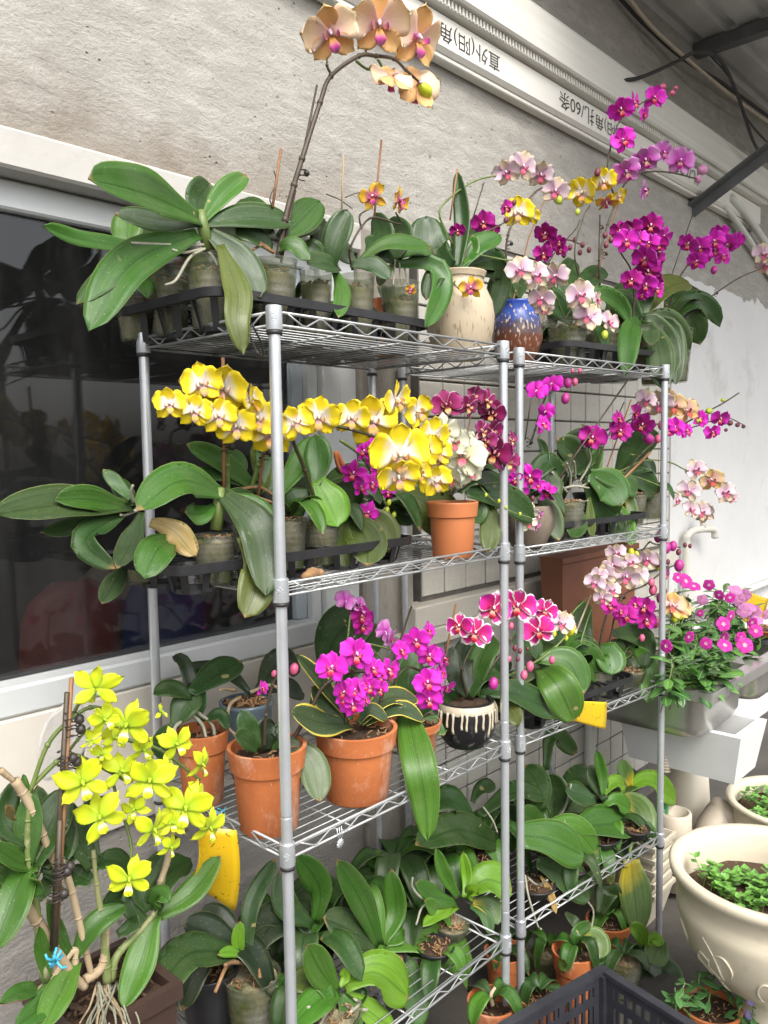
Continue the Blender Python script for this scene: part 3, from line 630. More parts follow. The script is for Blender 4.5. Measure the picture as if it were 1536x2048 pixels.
def bank():
    for kind in ('P', 'S', 'D', 'N'):
        for k in range(3):
            sd = k*7.3+{'P': 0, 'S': 40, 'D': 80, 'N': 120}[kind]; r = random.Random(int(sd*10)); d = {}
            J = lambda x: r.uniform(-x, x)
            if kind in 'PN':       # moth orchid: broad petals in front of the three sepals
                spec = [('petal', 74+J(5), .50, .55, .035), ('petal', -74+J(5), .50, .55, .035), ('sepal', J(5), .47, .37, .0), ('sepal', 138+J(5), .46, .34, -.005), ('sepal', -138+J(5), .46, .34, -.005)]
                if kind == 'N': spec = [(n_, a, l_, w_*.80, z) for n_, a, l_, w_, z in spec]
            elif kind == 'S':     # narrower, starry
                spec = [('petal', 72+J(6), .48, .38, .03), ('petal', -72+J(6), .48, .38, .03), ('sepal', J(6), .47, .30, 0), ('sepal', 140+J(6), .46, .27, 0), ('sepal', -140+J(6), .46, .27, 0)]
            else:                 # dendrobium
                spec = [('petal', 58+J(10), .50, .33, .03), ('petal', -58+J(10), .50, .33, .03), ('sepal', J(8), .45, .22, 0), ('sepal', 122+J(10), .47, .24, 0), ('sepal', -122+J(10), .47, .24, 0)]
            L_ = []
            for i, (n_, a, l_, w_, z0) in enumerate(spec):
                g = MB(); broad = (n_ == 'petal' and kind in 'PN')
                petal(g, a, l_, w_, z0, r.uniform(.15, .6), r.uniform(-.12, .12) + (r.uniform(-.12, .06) if kind == 'D' else 0), .22 if broad else .30, .58 if broad else .50, 3.0 if broad else 2.4, sd+i*3.1, .05)
                me = g.mesh(n_); me.materials.append(None); L_.append((n_, me))
            g = MB(); lip_dend(g) if kind == 'D' else lip_phal(g, 1.05 if kind != 'N' else 1.1); me = g.mesh('lip'); me.materials.append(None)
            c = MB(); c.ball((0, .035, .07), .038, 8, 6, (1, 1.0, 1.5), (0, -.4, 1)); c.ball((0, .01, .135), .026, 7, 5); c.tube([(0, 0, .03), (0, -.02, -.06), (0, -.12, -.16)], [.03, .02, .016], 6); cm = c.mesh('flower'); cm.materials.append(None)
            FM[kind, k] = (L_, me, cm)
bank()
def setm(o, m):
    o.material_slots[0].link = 'OBJECT'; o.material_slots[0].material = m
KSH = {'yel': 'P', 'mag': 'P', 'deep': 'P', 'lilac': 'P', 'pale': 'P', 'apri': 'P', 'pych': 'P', 'gold': 'N', 'burg': 'P', 'cream': 'P', 'pico': 'P', 'lime': 'D'}
def FL(p, kind, u, v, size, dy=0, yaw=None, pit=None, rol=None, shape=None, back=False):
    pos = p.P((u, v), p.Y+dy); sz = size*mpp(pos)*rnd.uniform(.93, 1.07)*{'pych': 1.22, 'yel': 1.14, 'lime': .92, 'mag': 1.03}.get(kind, 1.06); j_ = rnd.uniform
    if yaw is not None: yaw += j_(-13, 13)
    if pit is not None: pit += j_(-12, 12)
    if rol is not None: rol += j_(-12, 12)
    yaw = rnd.uniform(-38, 38) if yaw is None else yaw; pit = rnd.uniform(-24, 16) if pit is None else pit; rol = rnd.uniform(-22, 22) if rol is None else rol
    z = (CAM-pos).normalized(); x = UP.cross(z).normalized(); y = z.cross(x)
    B = Matrix((x, y, z)).transposed()
    R = B @ Matrix.Rotation(radians(yaw + (180 if back else 0)), 3, 'Y') @ Matrix.Rotation(radians(-pit), 3, 'X') @ Matrix.Rotation(radians(rol), 3, 'Z')
    Ls, lip, cm = FM[shape or KSH[kind], rnd.randrange(3)]; mp_, msp, ml, mc = FK[kind]
    f = bpy.data.objects.new('flower', cm); col.objects.link(f); f.parent = p.e; setm(f, mc)
    f.matrix_basis = Matrix.Translation(pos-p.e.location) @ R.to_4x4() @ Matrix.Diagonal((sz, sz, sz, 1))
    for n_, me in Ls:
        o = bpy.data.objects.new(n_, me); col.objects.link(o); o.parent = f; setm(o, mp_ if n_ == 'petal' else msp)
        o.rotation_euler = (rnd.uniform(-.26, .26), rnd.uniform(-.26, .26), rnd.uniform(-.11, .11))
    o = bpy.data.objects.new('lip', lip); col.objects.link(o); o.parent = f; setm(o, ml)
    return f
BUDM = {'mag': plainm('magenta_bud', (.42, .02, .26), .45, (.30, .02, .14)), 'brown': plainm('brown_bud', (.16, .03, .05), .5, (.10, .02, .03)), 'green': plainm('green_bud', (.30, .40, .03), .45, (.42, .46, .04)), 'pink': plainm('pink_bud', (.55, .12, .22), .45, (.42, .06, .14)), 'lime': plainm('lime_bud', (.56, .58, .02), .45, (.40, .46, .02)), 'rose': plainm('rose_bud', (.6, .28, .46), .45, (.5, .18, .36))}
def BUD(p, c, u, v, size, dy=0, ax=(.3, 0, 1)):
    pos = p.P((u, v), p.Y+dy); r = size*mpp(pos)/2; g = MB()
    a = V(ax).normalized()
    g.ball(pos, r, 9, 7, (.74, .74, 1.0), a); o = g.build('bud', BUDM[c], p.e); return o
# ---- pots
M_terr, t, b = nodes('terracotta')
c_ = mix(t, ramp(t, tnoise(t, 6, 6, .7), [(.35, (0,0,0)), (.68, (1,1,1))]), (.47, .150, .048), (.33, .098, .034))
c_ = mix(t, ramp(t, tnoise(t, 11, 8, .75, sc=(1, 1, .6)), [(.50, (0,0,0)), (.66, (.7,.7,.7))]), c_, (.58, .38, .28))
c_ = mix(t, ramp(t, tnoise(t, 3.5, 6, .7), [(.60, (0,0,0)), (.72, (.55,.55,.55))]), c_, (.12, .07, .035))
c_ = mix(t, ramp(t, tnoise(t, 150, 3, .6), [(.68, (0,0,0)), (.74, (.7,.7,.7))]), c_, (.55, .40, .30))
t.links.new(c_, b.inputs['Base Color']); setin(b, Roughness=.82); b.inputs['Specular IOR Level'].default_value = .25; bump(t, b, mth(t, 'ADD', tnoise(t, 120, 4, .7), mth(t, 'MULTIPLY', tnoise(t, 14, 3, .5), .8)), .3, .003)
M_soil = rough_mat('bark_mix', (.085, .045, .022), (.03, .02, .012), 60, .95, 120, .8, .006, c3=(.20, .11, .05), s3=60, th=.56)
M_blackp = rough_mat('black_plastic', (.016, .016, .018), (.028, .028, .03), 20, .38, 80, .08, .002, c3=(.075, .075, .075), s3=14, th=.66)
m, t, b = nodes('clear_plastic_pot')
out = [n for n in t.nodes if n.type == 'OUTPUT_MATERIAL'][0]
sp = tnoise(t, 16, 5, .65); setin(b, Roughness=.16); t.links.new(mix(t, ramp(t, sp, [(.38, (0,0,0)), (.62, (1,1,1))]), (.34, .34, .30), (.12, .16, .05)), b.inputs['Base Color'])
tr = N(t, 'ShaderNodeBsdfTransparent'); setin(tr, Color=(.90, .91, .88, 1)); ms = N(t, 'ShaderNodeMixShader')
t.links.new(ramp(t, tnoise(t, 22, 4, .6), [(.35, (.12,)*3), (.7, (.34,)*3)]), ms.inputs[0]); t.links.new(tr.outputs[0], ms.inputs[1]); t.links.new(b.outputs[0], ms.inputs[2]); t.links.new(ms.outputs[0], out.inputs[0])
M_clear = m
M_medium = rough_mat('moss_medium', (.36, .30, .18), (.05, .05, .025), 22, .95, 60, .8, .006, sc=(1, 1, .35), c3=(.06, .12, .02), s3=15, th=.54)
def soil_top(g, c, r, n=20, bumpy=.007):
    vs = [(c[0], c[1], c[2]+bumpy)]; fs = []
    for ring in range(1, 5):
        for k in range(n):
            a = 2*pi*k/n; rr = r*ring/4; vs.append((c[0]+rr*cos(a), c[1]+rr*sin(a), c[2]+bumpy*noise.noise((c[0]*9+rr*60*cos(a), rr*60*sin(a), c[2]))*1.6*(1 if ring < 4 else .3)))
    for k in range(n): fs.append((0, 1+k, 1+(k+1) % n))
    for ring in range(3):
        for k in range(n): a = 1+ring*n; fs.append((a+k, a+n+k, a+n+(k+1) % n, a+(k+1) % n))
    g.add(vs, fs)
def chips(g, c, r, k, s=.008):
    for _ in range(k):
        a = rnd.uniform(0, 6.28); q = r*sqrt(rnd.random()); x = V((c[0]+q*cos(a), c[1]+q*sin(a), c[2]+rnd.uniform(.002, .007)))
        d = V((rnd.uniform(-1, 1), rnd.uniform(-1, 1), rnd.uniform(-.3, .5))).normalized()*s*rnd.uniform(.5, 1.3)
        g.tube([x-d, x+d*.2+V((0, 0, .002)), x+d], [s*.16, s*.26, s*.12], 5)
def lathe_part(name, prof, mat, e, loc, n=32, jit=None, sharp=None):
    g = MB(); g.lathe(prof, n, loc, jit); return g.build(name, mat, e, sharp=sharp)
def pot(p, kind, r, h, fill=None, taper=.72):
    """pot of top radius r and height h standing at the plant's base"""
    c = p.e.location.copy()
    if kind == 'clear':
        rb = r*.74; prof = [(rb*.9, .0), (rb, .003)]
        for i in range(1, 9):
            f = i/9; q = rb+(r-rb)*f; k = .0013 if i in (5, 6, 7, 8) else 0
            prof += [(q, h*f-.003), (q+k, h*f), (q, h*f+.003)]
        prof += [(r, h-.002), (r*1.035, h), (r*.97, h), (rb*.95, .006)]
        lathe_part('pot', prof, M_clear, p.e, c, 26)
        rb2 = rb*.93; fl = fill or .8; r2 = (rb+(r-rb)*fl)*.93; g = MB(); g.lathe([(rb2, .007), (r2, h*fl)], 20, c); cc = (c.x, c.y, c.z+h*fl); soil_top(g, cc, r2); g.build('growing_medium', M_medium, p.e)
        g = MB(); chips(g, (cc[0], cc[1], cc[2]+.004), r2*.85, 26); g.build('bark_chips', M_bark, p.e)
    elif kind in ('terracotta', 'black', 'plastic_terracotta'):
        rb = r*taper; hr = h*.26 if kind != 'black' else h*.08; k = 1.09 if kind != 'black' else 1.04
        rr = rb+(r-rb)*(1-hr/h)
        prof = [(rb*.95, 0), (rb, .004), (rr/ k*1.0, h-hr-.003), (rr*1.0, h-hr), (rr*1.005+.0, h-hr+.003), (r*.995, h-.004), (r, h-.001), (r*.985, h), (r*.90, h-.001), (r*.86, h*.72)]
        mm = M_blackp if kind == 'black' else M_terr if kind == 'terracotta' else M_terrp
        lathe_part('pot', prof, mm, p.e, c, 36, sharp=50)
        g = MB(); cc = (c.x, c.y, c.z+h*(fill or .86)); soil_top(g, cc, r*.89); g.build('growing_medium', M_soil, p.e)
        g = MB(); chips(g, (cc[0], cc[1], cc[2]+.003), r*.8, 30); g.build('bark_chips', M_bark, p.e)
M_bark = rough_mat('bark', (.30, .17, .075), (.16, .085, .04), 40, .9, 90, .4, .002, c3=(.42, .32, .2), s3=30, th=.58)
M_terrp = rough_mat('orange_plastic', (.50, .17, .06), (.46, .15, .05), 4, .5, 60, .04, .001)
def POT(name, label, cat, kind, u, Y, z0, vtop, wpx, fill=None, group=None, hmax=None, taper=.72):
    """potted plant: column u, plane Y, standing at height z0, rim at row vtop, rim wpx wide"""
    top = AY(u, vtop, Y); x = XU(u, Y, (top.z+z0)/2); r = wpx*mpp(V((x, Y, z0)))/2
    p = Plant(name, label, cat, V((x, Y, z0)), Y, group); h = max(.03, top.z-z0)
    if kind: pot(p, kind, r, h, fill, taper)
    p.r = r; p.h = h; return p
def tray(x0, x1, y0, y1, z0, zr, nx, ny, label, rz=0, pivot=None):
    """black nursery carrier: rounded rim band and slatted cells"""
    c = V(((x0+x1)/2, (y0+y1)/2, z0)); e = empty('nursery_tray', c, label, 'plant tray', 'black nursery trays', rz)
    w, d = (x1-x0)/2, (y1-y0)/2; R = .045; pts = []
    for sx, sy, a0 in ((1, -1, -90), (1, 1, 0), (-1, 1, 90), (-1, -1, 180)):
        for i in range(6):
            a = radians(a0+90*i/5); pts.append((sx*(w-R)+R*cos(a), sy*(d-R)+R*sin(a)))
    n = len(pts); hz = zr-z0; vs = []; fs = []
    for k, (s, z) in enumerate(((0, hz-.018), (.004, hz-.017), (.006, hz), (0, hz+.001), (-.003, hz-.001), (-.003, hz-.018))):
        for x, y in pts: l_ = sqrt(x*x+y*y); vs.append((x*(1+s/l_), y*(1+s/l_), z))
    for k in range(6):
        for i in range(n): j = (i+1) % n; kk = (k+1) % 6; fs.append((k*n+i, k*n+j, kk*n+j, kk*n+i))
    g = MB(); g.add(vs, fs); g.build('rim', M_blackp, e, world=False, sharp=40)
    px, py = (x1-x0-.012)/nx, (y1-y0-.012)/ny; r = min(px, py)/2-.003
    cell = MB(); cell.lathe([(r*.62, .0), (r*.74, .001), (r*.75, .009), (r*.70, .009)], 16, (0, 0, 0)); cell.lathe([(r, hz-.012), (r*1.05, hz-.008), (r*1.05, hz-.004), (r*.98, hz-.004)], 20, (0, 0, 0), cap0=False)
    for i in range(7):
        a = 2*pi*i/7+.2; ca, sa = cos(a), sin(a); s = V((-sa, ca, 0))*.0065
        b0 = V((ca*r*.75, sa*r*.75, .004)); b1 = V((ca*r*1.01, sa*r*1.01, hz-.008)); o = V((ca, sa, 0))*.002
        cell.add([b0-s, b0+s, b1+s*1.25, b1-s*1.25, b0-s+o, b0+s+o, b1+s*1.25+o, b1-s*1.25+o], [(0,1,2,3), (7,6,5,4), (0,4,5,1), (1,5,6,2), (2,6,7,3), (3,7,4,0)])
    cm = cell.mesh('cell', False); cm.materials.append(M_blackp)
    for i in range(nx):
        for j in range(ny):
            o = bpy.data.objects.new('cell', cm); col.objects.link(o); o.parent = e; o.location = (-w+.006+px*(i+.5), -d+.006+py*(j+.5), 0)
    g = MB(); g.box((-w+.02, -.004, hz-.014), (w-.02, .004, hz-.006)); 
    for i in range(1, nx): x = -w+.006+px*i; g.box((x-.004, -d+.01, hz-.0135), (x+.004, d-.01, hz-.0055))
    g.build('deck_bar', M_blackp, e, False, world=False)
    return e
# ================================================================== top tier, left rack
T1 = DA[0]; tz = T1+.010
tray(-.035, .60, .125, .515, T1+.003, 1.822, 5, 3, 'black nursery tray holding clear pots on the top tier before the window')
YL1 = ['young orchid in a clear pot right behind the broad leaved corner orchid', 'young orchid in a clear pot right behind the tall peach orchid', 'young orchid in a clear pot right behind the two golden flowers', 'young orchid in the last tray row between lintel and golden flowers', 'young orchid in the last tray row nearest the window lintel']
YL2 = ['young orchid in a clear pot just behind the blue glazed vase', 'young orchid in a clear pot just behind the trailing pale pink flowers', 'young orchid in a clear pot just behind the tall lilac stem', 'young orchid in a clear pot just behind the dense magenta columns', 'young orchid in a clear pot between lilac stem and magenta columns']
G1 = 'orchids standing in the top left tray'
A = POT('potted_orchid', 'flowerless orchid with broad arching dark leaves in the tray corner above the window rack', 'orchid', 'clear', 418, .22, tz, 517, 92, .78)
L(A, (402, 440), (290, 388), (176, 358), 78, 'g', 42, -.10, .28)
L(A, (405, 445), (446, 392), (493, 350), 46, 'm', 20, .02, .5)
L(A, (400, 440), (395, 400), (418, 366), 62, 'd', 15, .08, .3)
L(A, (408, 448), (500, 436), (586, 445), 50, 'd', 40, -.04, .3)
L(A, (398, 448), (320, 448), (230, 428), 44, 'd', 45, .04, .3)
L(A, (395, 468), (262, 528), (178, 664), 84, 'g', 20, -.09, .2)
L(A, (380, 474), (265, 520), (152, 610), 52, 'd', 35, -.06, .2)
L(A, (413, 462), (478, 520), (522, 597), 64, 'b', 25, -.10, .2)
L(A, (440, 490, .17), (474, 580, .09), (487, 710, .05), 56, 'o', 12, 0, .16, extra=[(474, 640, .06)])
L(A, (405, 455), (440, 455), (500, 470), 40, 'd', 40, .08)
g = MB(); g.tube([AY(402, 420, .22), AY(405, 450, .22), AY(418, 500, .22)], [.008, .012, .012], 8); g.build('crown', M_stemg, A.e)
for pts in ([(415, 495), (380, 515), (352, 560), (330, 570)], [(410, 490), (350, 490), (262, 486)], [(420, 495), (440, 505), (452, 512)], [(405, 498), (370, 505), (345, 500)], [(415, 500), (430, 520), (440, 545)]): ROOT(A, pts, .0036, -.03)
A2 = POT('potted_orchid', 'orchid with one pale narrow leaf pointing left, rear of the top tray', 'orchid', 'clear', 342, .35, tz, 540, 84, .8)
L(A2, (300, 500), (165, 480), (84, 452), 34, 'g', 40, -.05, base=.5); L(A2, (250, 510), (254, 460), (256, 418), 62, 'm', 10, .05, .15)
L(A2, (320, 520), (300, 470), (330, 440), 50, 'd', 20, .08); auto_leaves(A2, 335, 520, 3, .14, .055, 'd')
A3 = POT('potted_orchid', 'small clear pot of dark leaves in the rearmost cell by the glass', 'orchid', 'clear', 272, .46, tz, 585, 82, .8)
auto_leaves(A3, 262, 585, 3, .13, .05, 'd')
B = POT('potted_orchid', 'tall orchid with veined peach flowers on a dark arching stem', 'orchid', 'clear', 550, .19, tz, 522, 92, .8)
ST(B, [(556, 515), (570, 440), (588, 370), (604, 318), (640, 205), (662, 152), (718, 112), (752, 112), (788, 118), (812, 140), (845, 170)], .0050, M_stemd, dy=-.06, r1=.0032)
ST(B, [(602, 330), (618, 250), (634, 170)], .0030, M_stemd, 'old_stem')
ST(B, [(662, 148), (654, 130), (656, 105)], .0026, M_stemb); ST(B, [(734, 112), (730, 95)], .0026, M_stemb); ST(B, [(712, 122), (735, 138), (765, 139)], .0026, M_stemg); ST(B, [(755, 118), (775, 145), (815, 158)], .0026, M_stemg)
CLIP(B, 604, 346, .009); STAKE(B, (545, 415), (562, 298), .0028); STAKE(B, (562, 525), (590, 380), .003, M_stemd)
for u, v, s, yw, pt, rl in ((660, 66, 108, 14, 2, 6), (757, 48, 112, 14, 2, 4), (832, 76, 100, 30, 0, -8)): FL(B, 'pych', u, v, s, -.06, yw, pt, rl)
FL(B, 'pych', 785, 152, 82, -.05, 50, -45, 5, back=True); FL(B, 'pych', 835, 168, 92, -.05, 40, -50, 10, back=True)
BUD(B, 'lime', 850, 181, 36, -.06, (.6, 0, -.3))
L(B, (560, 480), (596, 446), (640, 402), 66, 'g', 15, .04, .2); L(B, (540, 470), (510, 430), (480, 400), 60, 'd', 25, .1); L(B, (562, 478), (600, 462), (632, 448), 40, 'd', 40, .06)
L(B, (556, 500), (580, 490), (620, 520), 34, 'g', 40, -.06); L(B, (545, 495), (500, 470), (470, 470), 40, 'd', 40, .02)
for pts in ([(540, 500), (525, 490), (505, 500)], [(548, 505), (530, 495), (520, 485)]): ST(B, pts, .004, M_bark, 'dry_sheath')
ST(B, [(545, 415), (540, 395), (552, 365), (548, 340)], .0016, M_stemd, 'old_stem')
Cc = POT('potted_orchid', 'orchid with a dark spotted upright leaf in the middle of the top tray', 'orchid', 'clear', 633, .2, tz, 545, 66, .8)
L(Cc, (662, 545), (668, 490), (696, 420), 56, 'd', 10, -.02, .3); L(Cc, (678, 535), (650, 528), (614, 528), 40, 'b', 45, -.06, .2); L(Cc, (668, 540), (684, 580), (676, 636), 36, 'm', 10, -.09, .2)
L(Cc, (650, 520), (640, 480), (650, 440), 50, 'k', 20, .08); L(Cc, (660, 530), (620, 500), (600, 490), 40, 'd', 30, .04)
D = POT('potted_orchid', 'orchid with two golden flowers blushed pink at their centres, top tray', 'orchid', 'clear', 715, .2, tz, 552, 72, .8)
ST(D, [(705, 540), (700, 500), (722, 455), (748, 435), (800, 448), (792, 425)], .0024, M_stemd, dy=-.05); ST(D, [(722, 455), (720, 430), (745, 415)], .0018, M_stemd)
FL(D, 'gold', 747, 394, 64, -.05, -8, 0, 5); FL(D, 'gold', 797, 402, 60, -.05, 55, 0, -8)
for q in ((652, 388, 705, 418), (690, 395, 740, 385)): ST(D, [(q[0], q[1]), ((q[0]+q[2])/2, (q[1]+q[3])/2-4), (q[2], q[3])], .0014, M_stemd, 'old_stem')
STAKE(D, (683, 430), (687, 310), .0022, M_cane); L(D, (715, 530), (770, 492), (862, 492), 30, 'g', 50, -.06, .3); L(D, (735, 520), (765, 470), (750, 425), 50, 'd', 25, .06); L(D, (700, 530), (745, 530), (780, 560), 34, 'd', 35, -.08, .2)
L(D, (712, 528), (690, 510), (668, 480), 36, 'd', 30, .03)
E_ = POT('potted_orchid', 'orchid with one long leaf drooping beside the beige ribbed vase', 'orchid', 'clear', 800, .2, tz, 566, 78, .7)
L(E_, (790, 530), (868, 530), (850, 655), 44, 'g', 22, -.10, .28, extra=[(882, 580)]); L(E_, (792, 520), (800, 470), (775, 440), 58, 'd', 20, .08); L(E_, (798, 520), (830, 500), (862, 500), 36, 'g', 45, -.03)
L(E_, (790, 525), (755, 500), (742, 470), 40, 'd', 30, .05); L(E_, (785, 530), (770, 545), (760, 575), 26, 'o', 20, -.06)
STAKE(E_, (748, 440), (763, 280), .0026); FL(E_, 'gold', 822, 580, 26, -.08)
for pts in ([(790, 520), (788, 545), (786, 570)], [(798, 520), (800, 545), (803, 570)], [(806, 525), (812, 548), (815, 568)]): ROOT(E_, pts, .0026, -.03)
o = POT('terracotta_pot', 'terracotta pot standing at the back of the top tier, seen through the wires', 'pot', 'terracotta', 770, .43, T1+.003, 600, 62)
auto_leaves(o, 770, 600, 3, .13, .05, 'd')
for u, y in ((470, .34), (585, .34), (690, .35), (600, .45), (480, .45)):
    x = XU(u, y, 1.8); q = Plant('potted_orchid', YL1.pop(0), 'orchid', V((x, y, tz)), y, G1); pot(q, 'clear', .042, .115, .8)
    pc = V((x, y, tz+.10)); d = pc-CAM; auto_leaves(q, 768+FPX*d.dot(RT)/d.dot(FW), 1024-FPX*d.dot(UP)/d.dot(FW), 4, .13, .05, 'd', .8)
# beige ribbed vase
F_ = POT('potted_orchid', 'orchid in a beige scratched stoneware vase on the top tier', 'orchid', None, 920, .17, T1+.002, 546, 96)
M_beige = None
m, t, b = nodes('scratched_stoneware')
tc = N(t, 'ShaderNodeTexCoord'); vo = N(t, 'ShaderNodeUVMap'); mp = N(t, 'ShaderNodeMapping'); mp.inputs['Scale'].default_value = (85, 15, 1); mp.inputs['Rotation'].default_value = (0, 0, .12); t.links.new(vo.outputs[0], mp.inputs[0])
br = N(t, 'ShaderNodeTexNoise'); setin(br, Scale=1, Detail=1); t.links.new(mp.outputs[0], br.inputs['Vector'])
k = ramp(t, br.outputs[0], [(.63, (0,0,0)), (.67, (.8,.8,.8))]); t.links.new(mix(t, k, mix(t, tnoise(t, 20, 4), (.50, .42, .30), (.42, .34, .23)), (.26, .19, .11)), b.inputs['Base Color']); setin(b, Roughness=.55); bump(t, b, k, -.6, .004); M_beige = m
h = F_.h; rr = F_.r*1.40
prof = [(rr*.62, 0), (rr*.68, .004), (rr*.84, h*.13), (rr*.99, h*.34), (rr*1.02, h*.50), (rr*.96, h*.66), (rr*.80, h*.80), (rr*.70, h*.88), (rr*.70, h*.92), (rr*.78, h*.985), (rr*.79, h), (rr*.73, h), (rr*.66, h*.9)]
lathe_part('pot', prof, M_beige, F_.e, F_.e.location, 44)
g = MB(); soil_top(g, F_.e.location+V((0, 0, h*.93)), rr*.74); g.build('growing_medium', M_soil, F_.e)
L(F_, (905, 535), (862, 500), (852, 432), 78, 'd', 15, .05, .2); L(F_, (915, 540), (925, 440), (915, 342), 34, 'd', 10, .04, .5, base=.5); L(F_, (920, 540), (955, 495), (1000, 470), 44, 'g', 35, -.03); L(F_, (930, 535), (985, 520), (1000, 560), 50, 'd', 20, .02)
L(F_, (910, 540), (880, 515), (872, 470), 50, 'd', 20, .03); L(F_, (912, 540), (930, 480), (955, 440), 50, 'd', 25, .08); L(F_, (925, 540), (1000, 545), (985, 640), 46, 'd', 10, .03)
L(F_, (918, 535), (940, 500), (945, 470), 40, 'm', 30, 0); L(F_, (905, 545), (872, 550), (852, 600), 40, 'd', 20, -.02); L(F_, (908, 540), (850, 515), (830, 470), 50, 'd', 25, .08)
ST(F_, [(930, 540), (912, 560), (910, 570), (935, 592)], .0018, M_stemb, dy=-.07); FL(F_, 'gold', 942, 576, 52, -.09, 5, -5, 8)
STAKE(F_, (900, 440), (915, 338), .0022); STAKE(F_, (945, 440), (968, 365), .0018, M_stemd)
for u, v, s in ((966, 445, 52), (915, 461, 34), (985, 460, 30)): FL(F_, 'deep', u, v, s, .02)
ST(F_, [(925, 520), (950, 480), (1000, 450), (1020, 440)], .0022, M_stemd)
# blue and brown glazed vase
H_ = POT('potted_orchid', 'dark stemmed orchid in a blue and brown speckled glazed vase', 'orchid', None, 1034, .20, T1+.002, 604, 72)
m, t, b = nodes('blue_brown_glaze'); uvn = N(t, 'ShaderNodeUVMap'); sp = N(t, 'ShaderNodeSeparateXYZ'); t.links.new(uvn.outputs[0], sp.inputs[0])
hh = mth(t, 'ADD', sp.outputs[1], mth(t, 'MULTIPLY', mth(t, 'SUBTRACT', tnoise(t, 40, 4), .5), .22))
c = ramp(t, hh, [(.34, (.16, .055, .028)), (.46, (.065, .045, .06)), (.54, (.03, .08, .34)), (.78, (.025, .075, .40)), (.97, (.03, .045, .15))])
vr = tnoise(t, 90, 2, .4, sc=(1.6, 1.6, .55)); band = ramp(t, sp.outputs[1], [(.22, (0,0,0)), (.42, (1,1,1)), (.66, (1,1,1)), (.82, (.2,.2,.2))])
c = mix(t, mth(t, 'MULTIPLY', ramp(t, vr, [(.60, (0,0,0)), (.64, (1,1,1))]), band), c, (.52, .42, .32)); t.links.new(c, b.inputs['Base Color']); setin(b, Roughness=.3)
h = H_.h; rr = H_.r*1.42
prof = [(rr*.52, 0), (rr*.54, .006), (rr*.60, h*.1), (rr*.82, h*.24), (rr*.98, h*.42), (rr*1.0, h*.52), (rr*.93, h*.68), (rr*.76, h*.82), (rr*.68, h*.90), (rr*.72, h*.97), (rr*.74, h), (rr*.66, h), (rr*.6, h*.85)]
lathe_part('pot', prof, m, H_.e, H_.e.location, 40)
g = MB(); soil_top(g, H_.e.location+V((0, 0, h*.9)), rr*.62); g.build('growing_medium', M_soil, H_.e)
ST(H_, [(1018, 605), (1012, 540), (1016, 470), (1040, 420), (1070, 385), (1085, 375)], .003, M_stemd, dy=-.04); CLIP(H_, 1017, 487, .008); ST(H_, [(1025, 605), (1042, 540), (1060, 470), (1090, 400)], .0026, M_stake, 'stake')
for u, v, s, kd in ((1036, 425, 60, 'yel'), (1064, 432, 34, 'yel'), (1010, 415, 34, 'deep')): FL(H_, kd, u, v, s, -.03)
for u, v in ((1028, 405), (1058, 402), (1012, 440)): BUD(H_, 'brown', u, v, 14, -.03)
BUD(H_, 'green', 1060, 432, 20, -.04)
ST(H_, [(920, 515), (880, 435), (895, 400), (950, 362), (1000, 350)], .0024, M_stemg, dy=0)
for u, v, s, y in ((1012, 345, 56, 20), (1045, 333, 62, 25), (1080, 348, 60, 30), (1110, 382, 56, 10)): FL(H_, 'pale', u, v, s, -.02, y)
BUD(H_, 'green', 1118, 400, 18, -.03)
L(H_, (1030, 600), (1000, 560), (985, 640), 40, 'd', 15, .06); L(H_, (1035, 600), (1040, 560), (1020, 520), 50, 'd', 20, .09); L(H_, (1030, 605), (1000, 545), (975, 520), 50, 'd', 25, .07)
# ================================================================== top tier, right rack
T2 = DB[0]
e = tray(1.20, 1.84, .07, .40, T2+.003, 1.828, 5, 3, 'black nursery tray of orchids on the top tier before the tiles', R2T)
G2 = 'orchids standing in the top right tray'; bz = T2+.010
P1 = POT('potted_orchid', 'orchid trailing pale pink and yellow flowers over the top rail', 'orchid', 'clear', 1135, .16, bz, 640, 82, .8)
ST(P1, [(1130, 640), (1110, 590), (1085, 545), (1045, 522), (1010, 520), (960, 510)], .0022, M_stemg, dy=-.05)
ST(P1, [(1130, 640), (1150, 610), (1180, 620), (1205, 650), (1215, 665)], .002, M_stemb, dy=-.08)
for u, v, s in ((1040, 540, 60), (1070, 552, 66), (1112, 552, 62), (1085, 598, 56), (1090, 618, 42), (1158, 590, 66), (1176, 634, 58)): FL(P1, 'pale', u, v, s, -.08)
FL(P1, 'pale', 1215, 645, 48, -.08, 65); FL(P1, 'pale', 1193, 600, 40, -.08, 70); BUD(P1, 'green', 1209, 670, 20, -.08)
L(P1, (1140, 640), (1132, 560), (1150, 520), 46, 'd', 15, .1); L(P1, (1150, 640), (1195, 590), (1260, 650), 36, 'g', 20, -.06, extra=[(1240, 610)]); L(P1, (1145, 645), (1100, 600), (1070, 580), 50, 'd', 30, .05); L(P1, (1140, 640), (1180, 560), (1210, 540), 44, 'd', 25, .1)
L(P1, (1150, 650), (1190, 640), (1215, 700), 28, 'g', 20, -.06)
P2 = POT('potted_orchid', 'orchid with a tall stem of lilac and magenta flowers above the top tier', 'orchid', 'clear', 1205, .2, bz, 650, 78, .8)
ST(P2, [(1195, 650), (1200, 580), (1198, 520), (1215, 450), (1235, 400), (1252, 365), (1290, 345), (1340, 345), (1395, 358)], .003, M_stemd, dy=-.06); CLIP(P2, 1208, 508, .008); CLIP(P2, 1202, 455, .006)
STAKE(P2, (1195, 600), (1200, 430), .0026, M_stemd); STAKE(P2, (1180, 600), (1240, 395), .0022, M_stake)
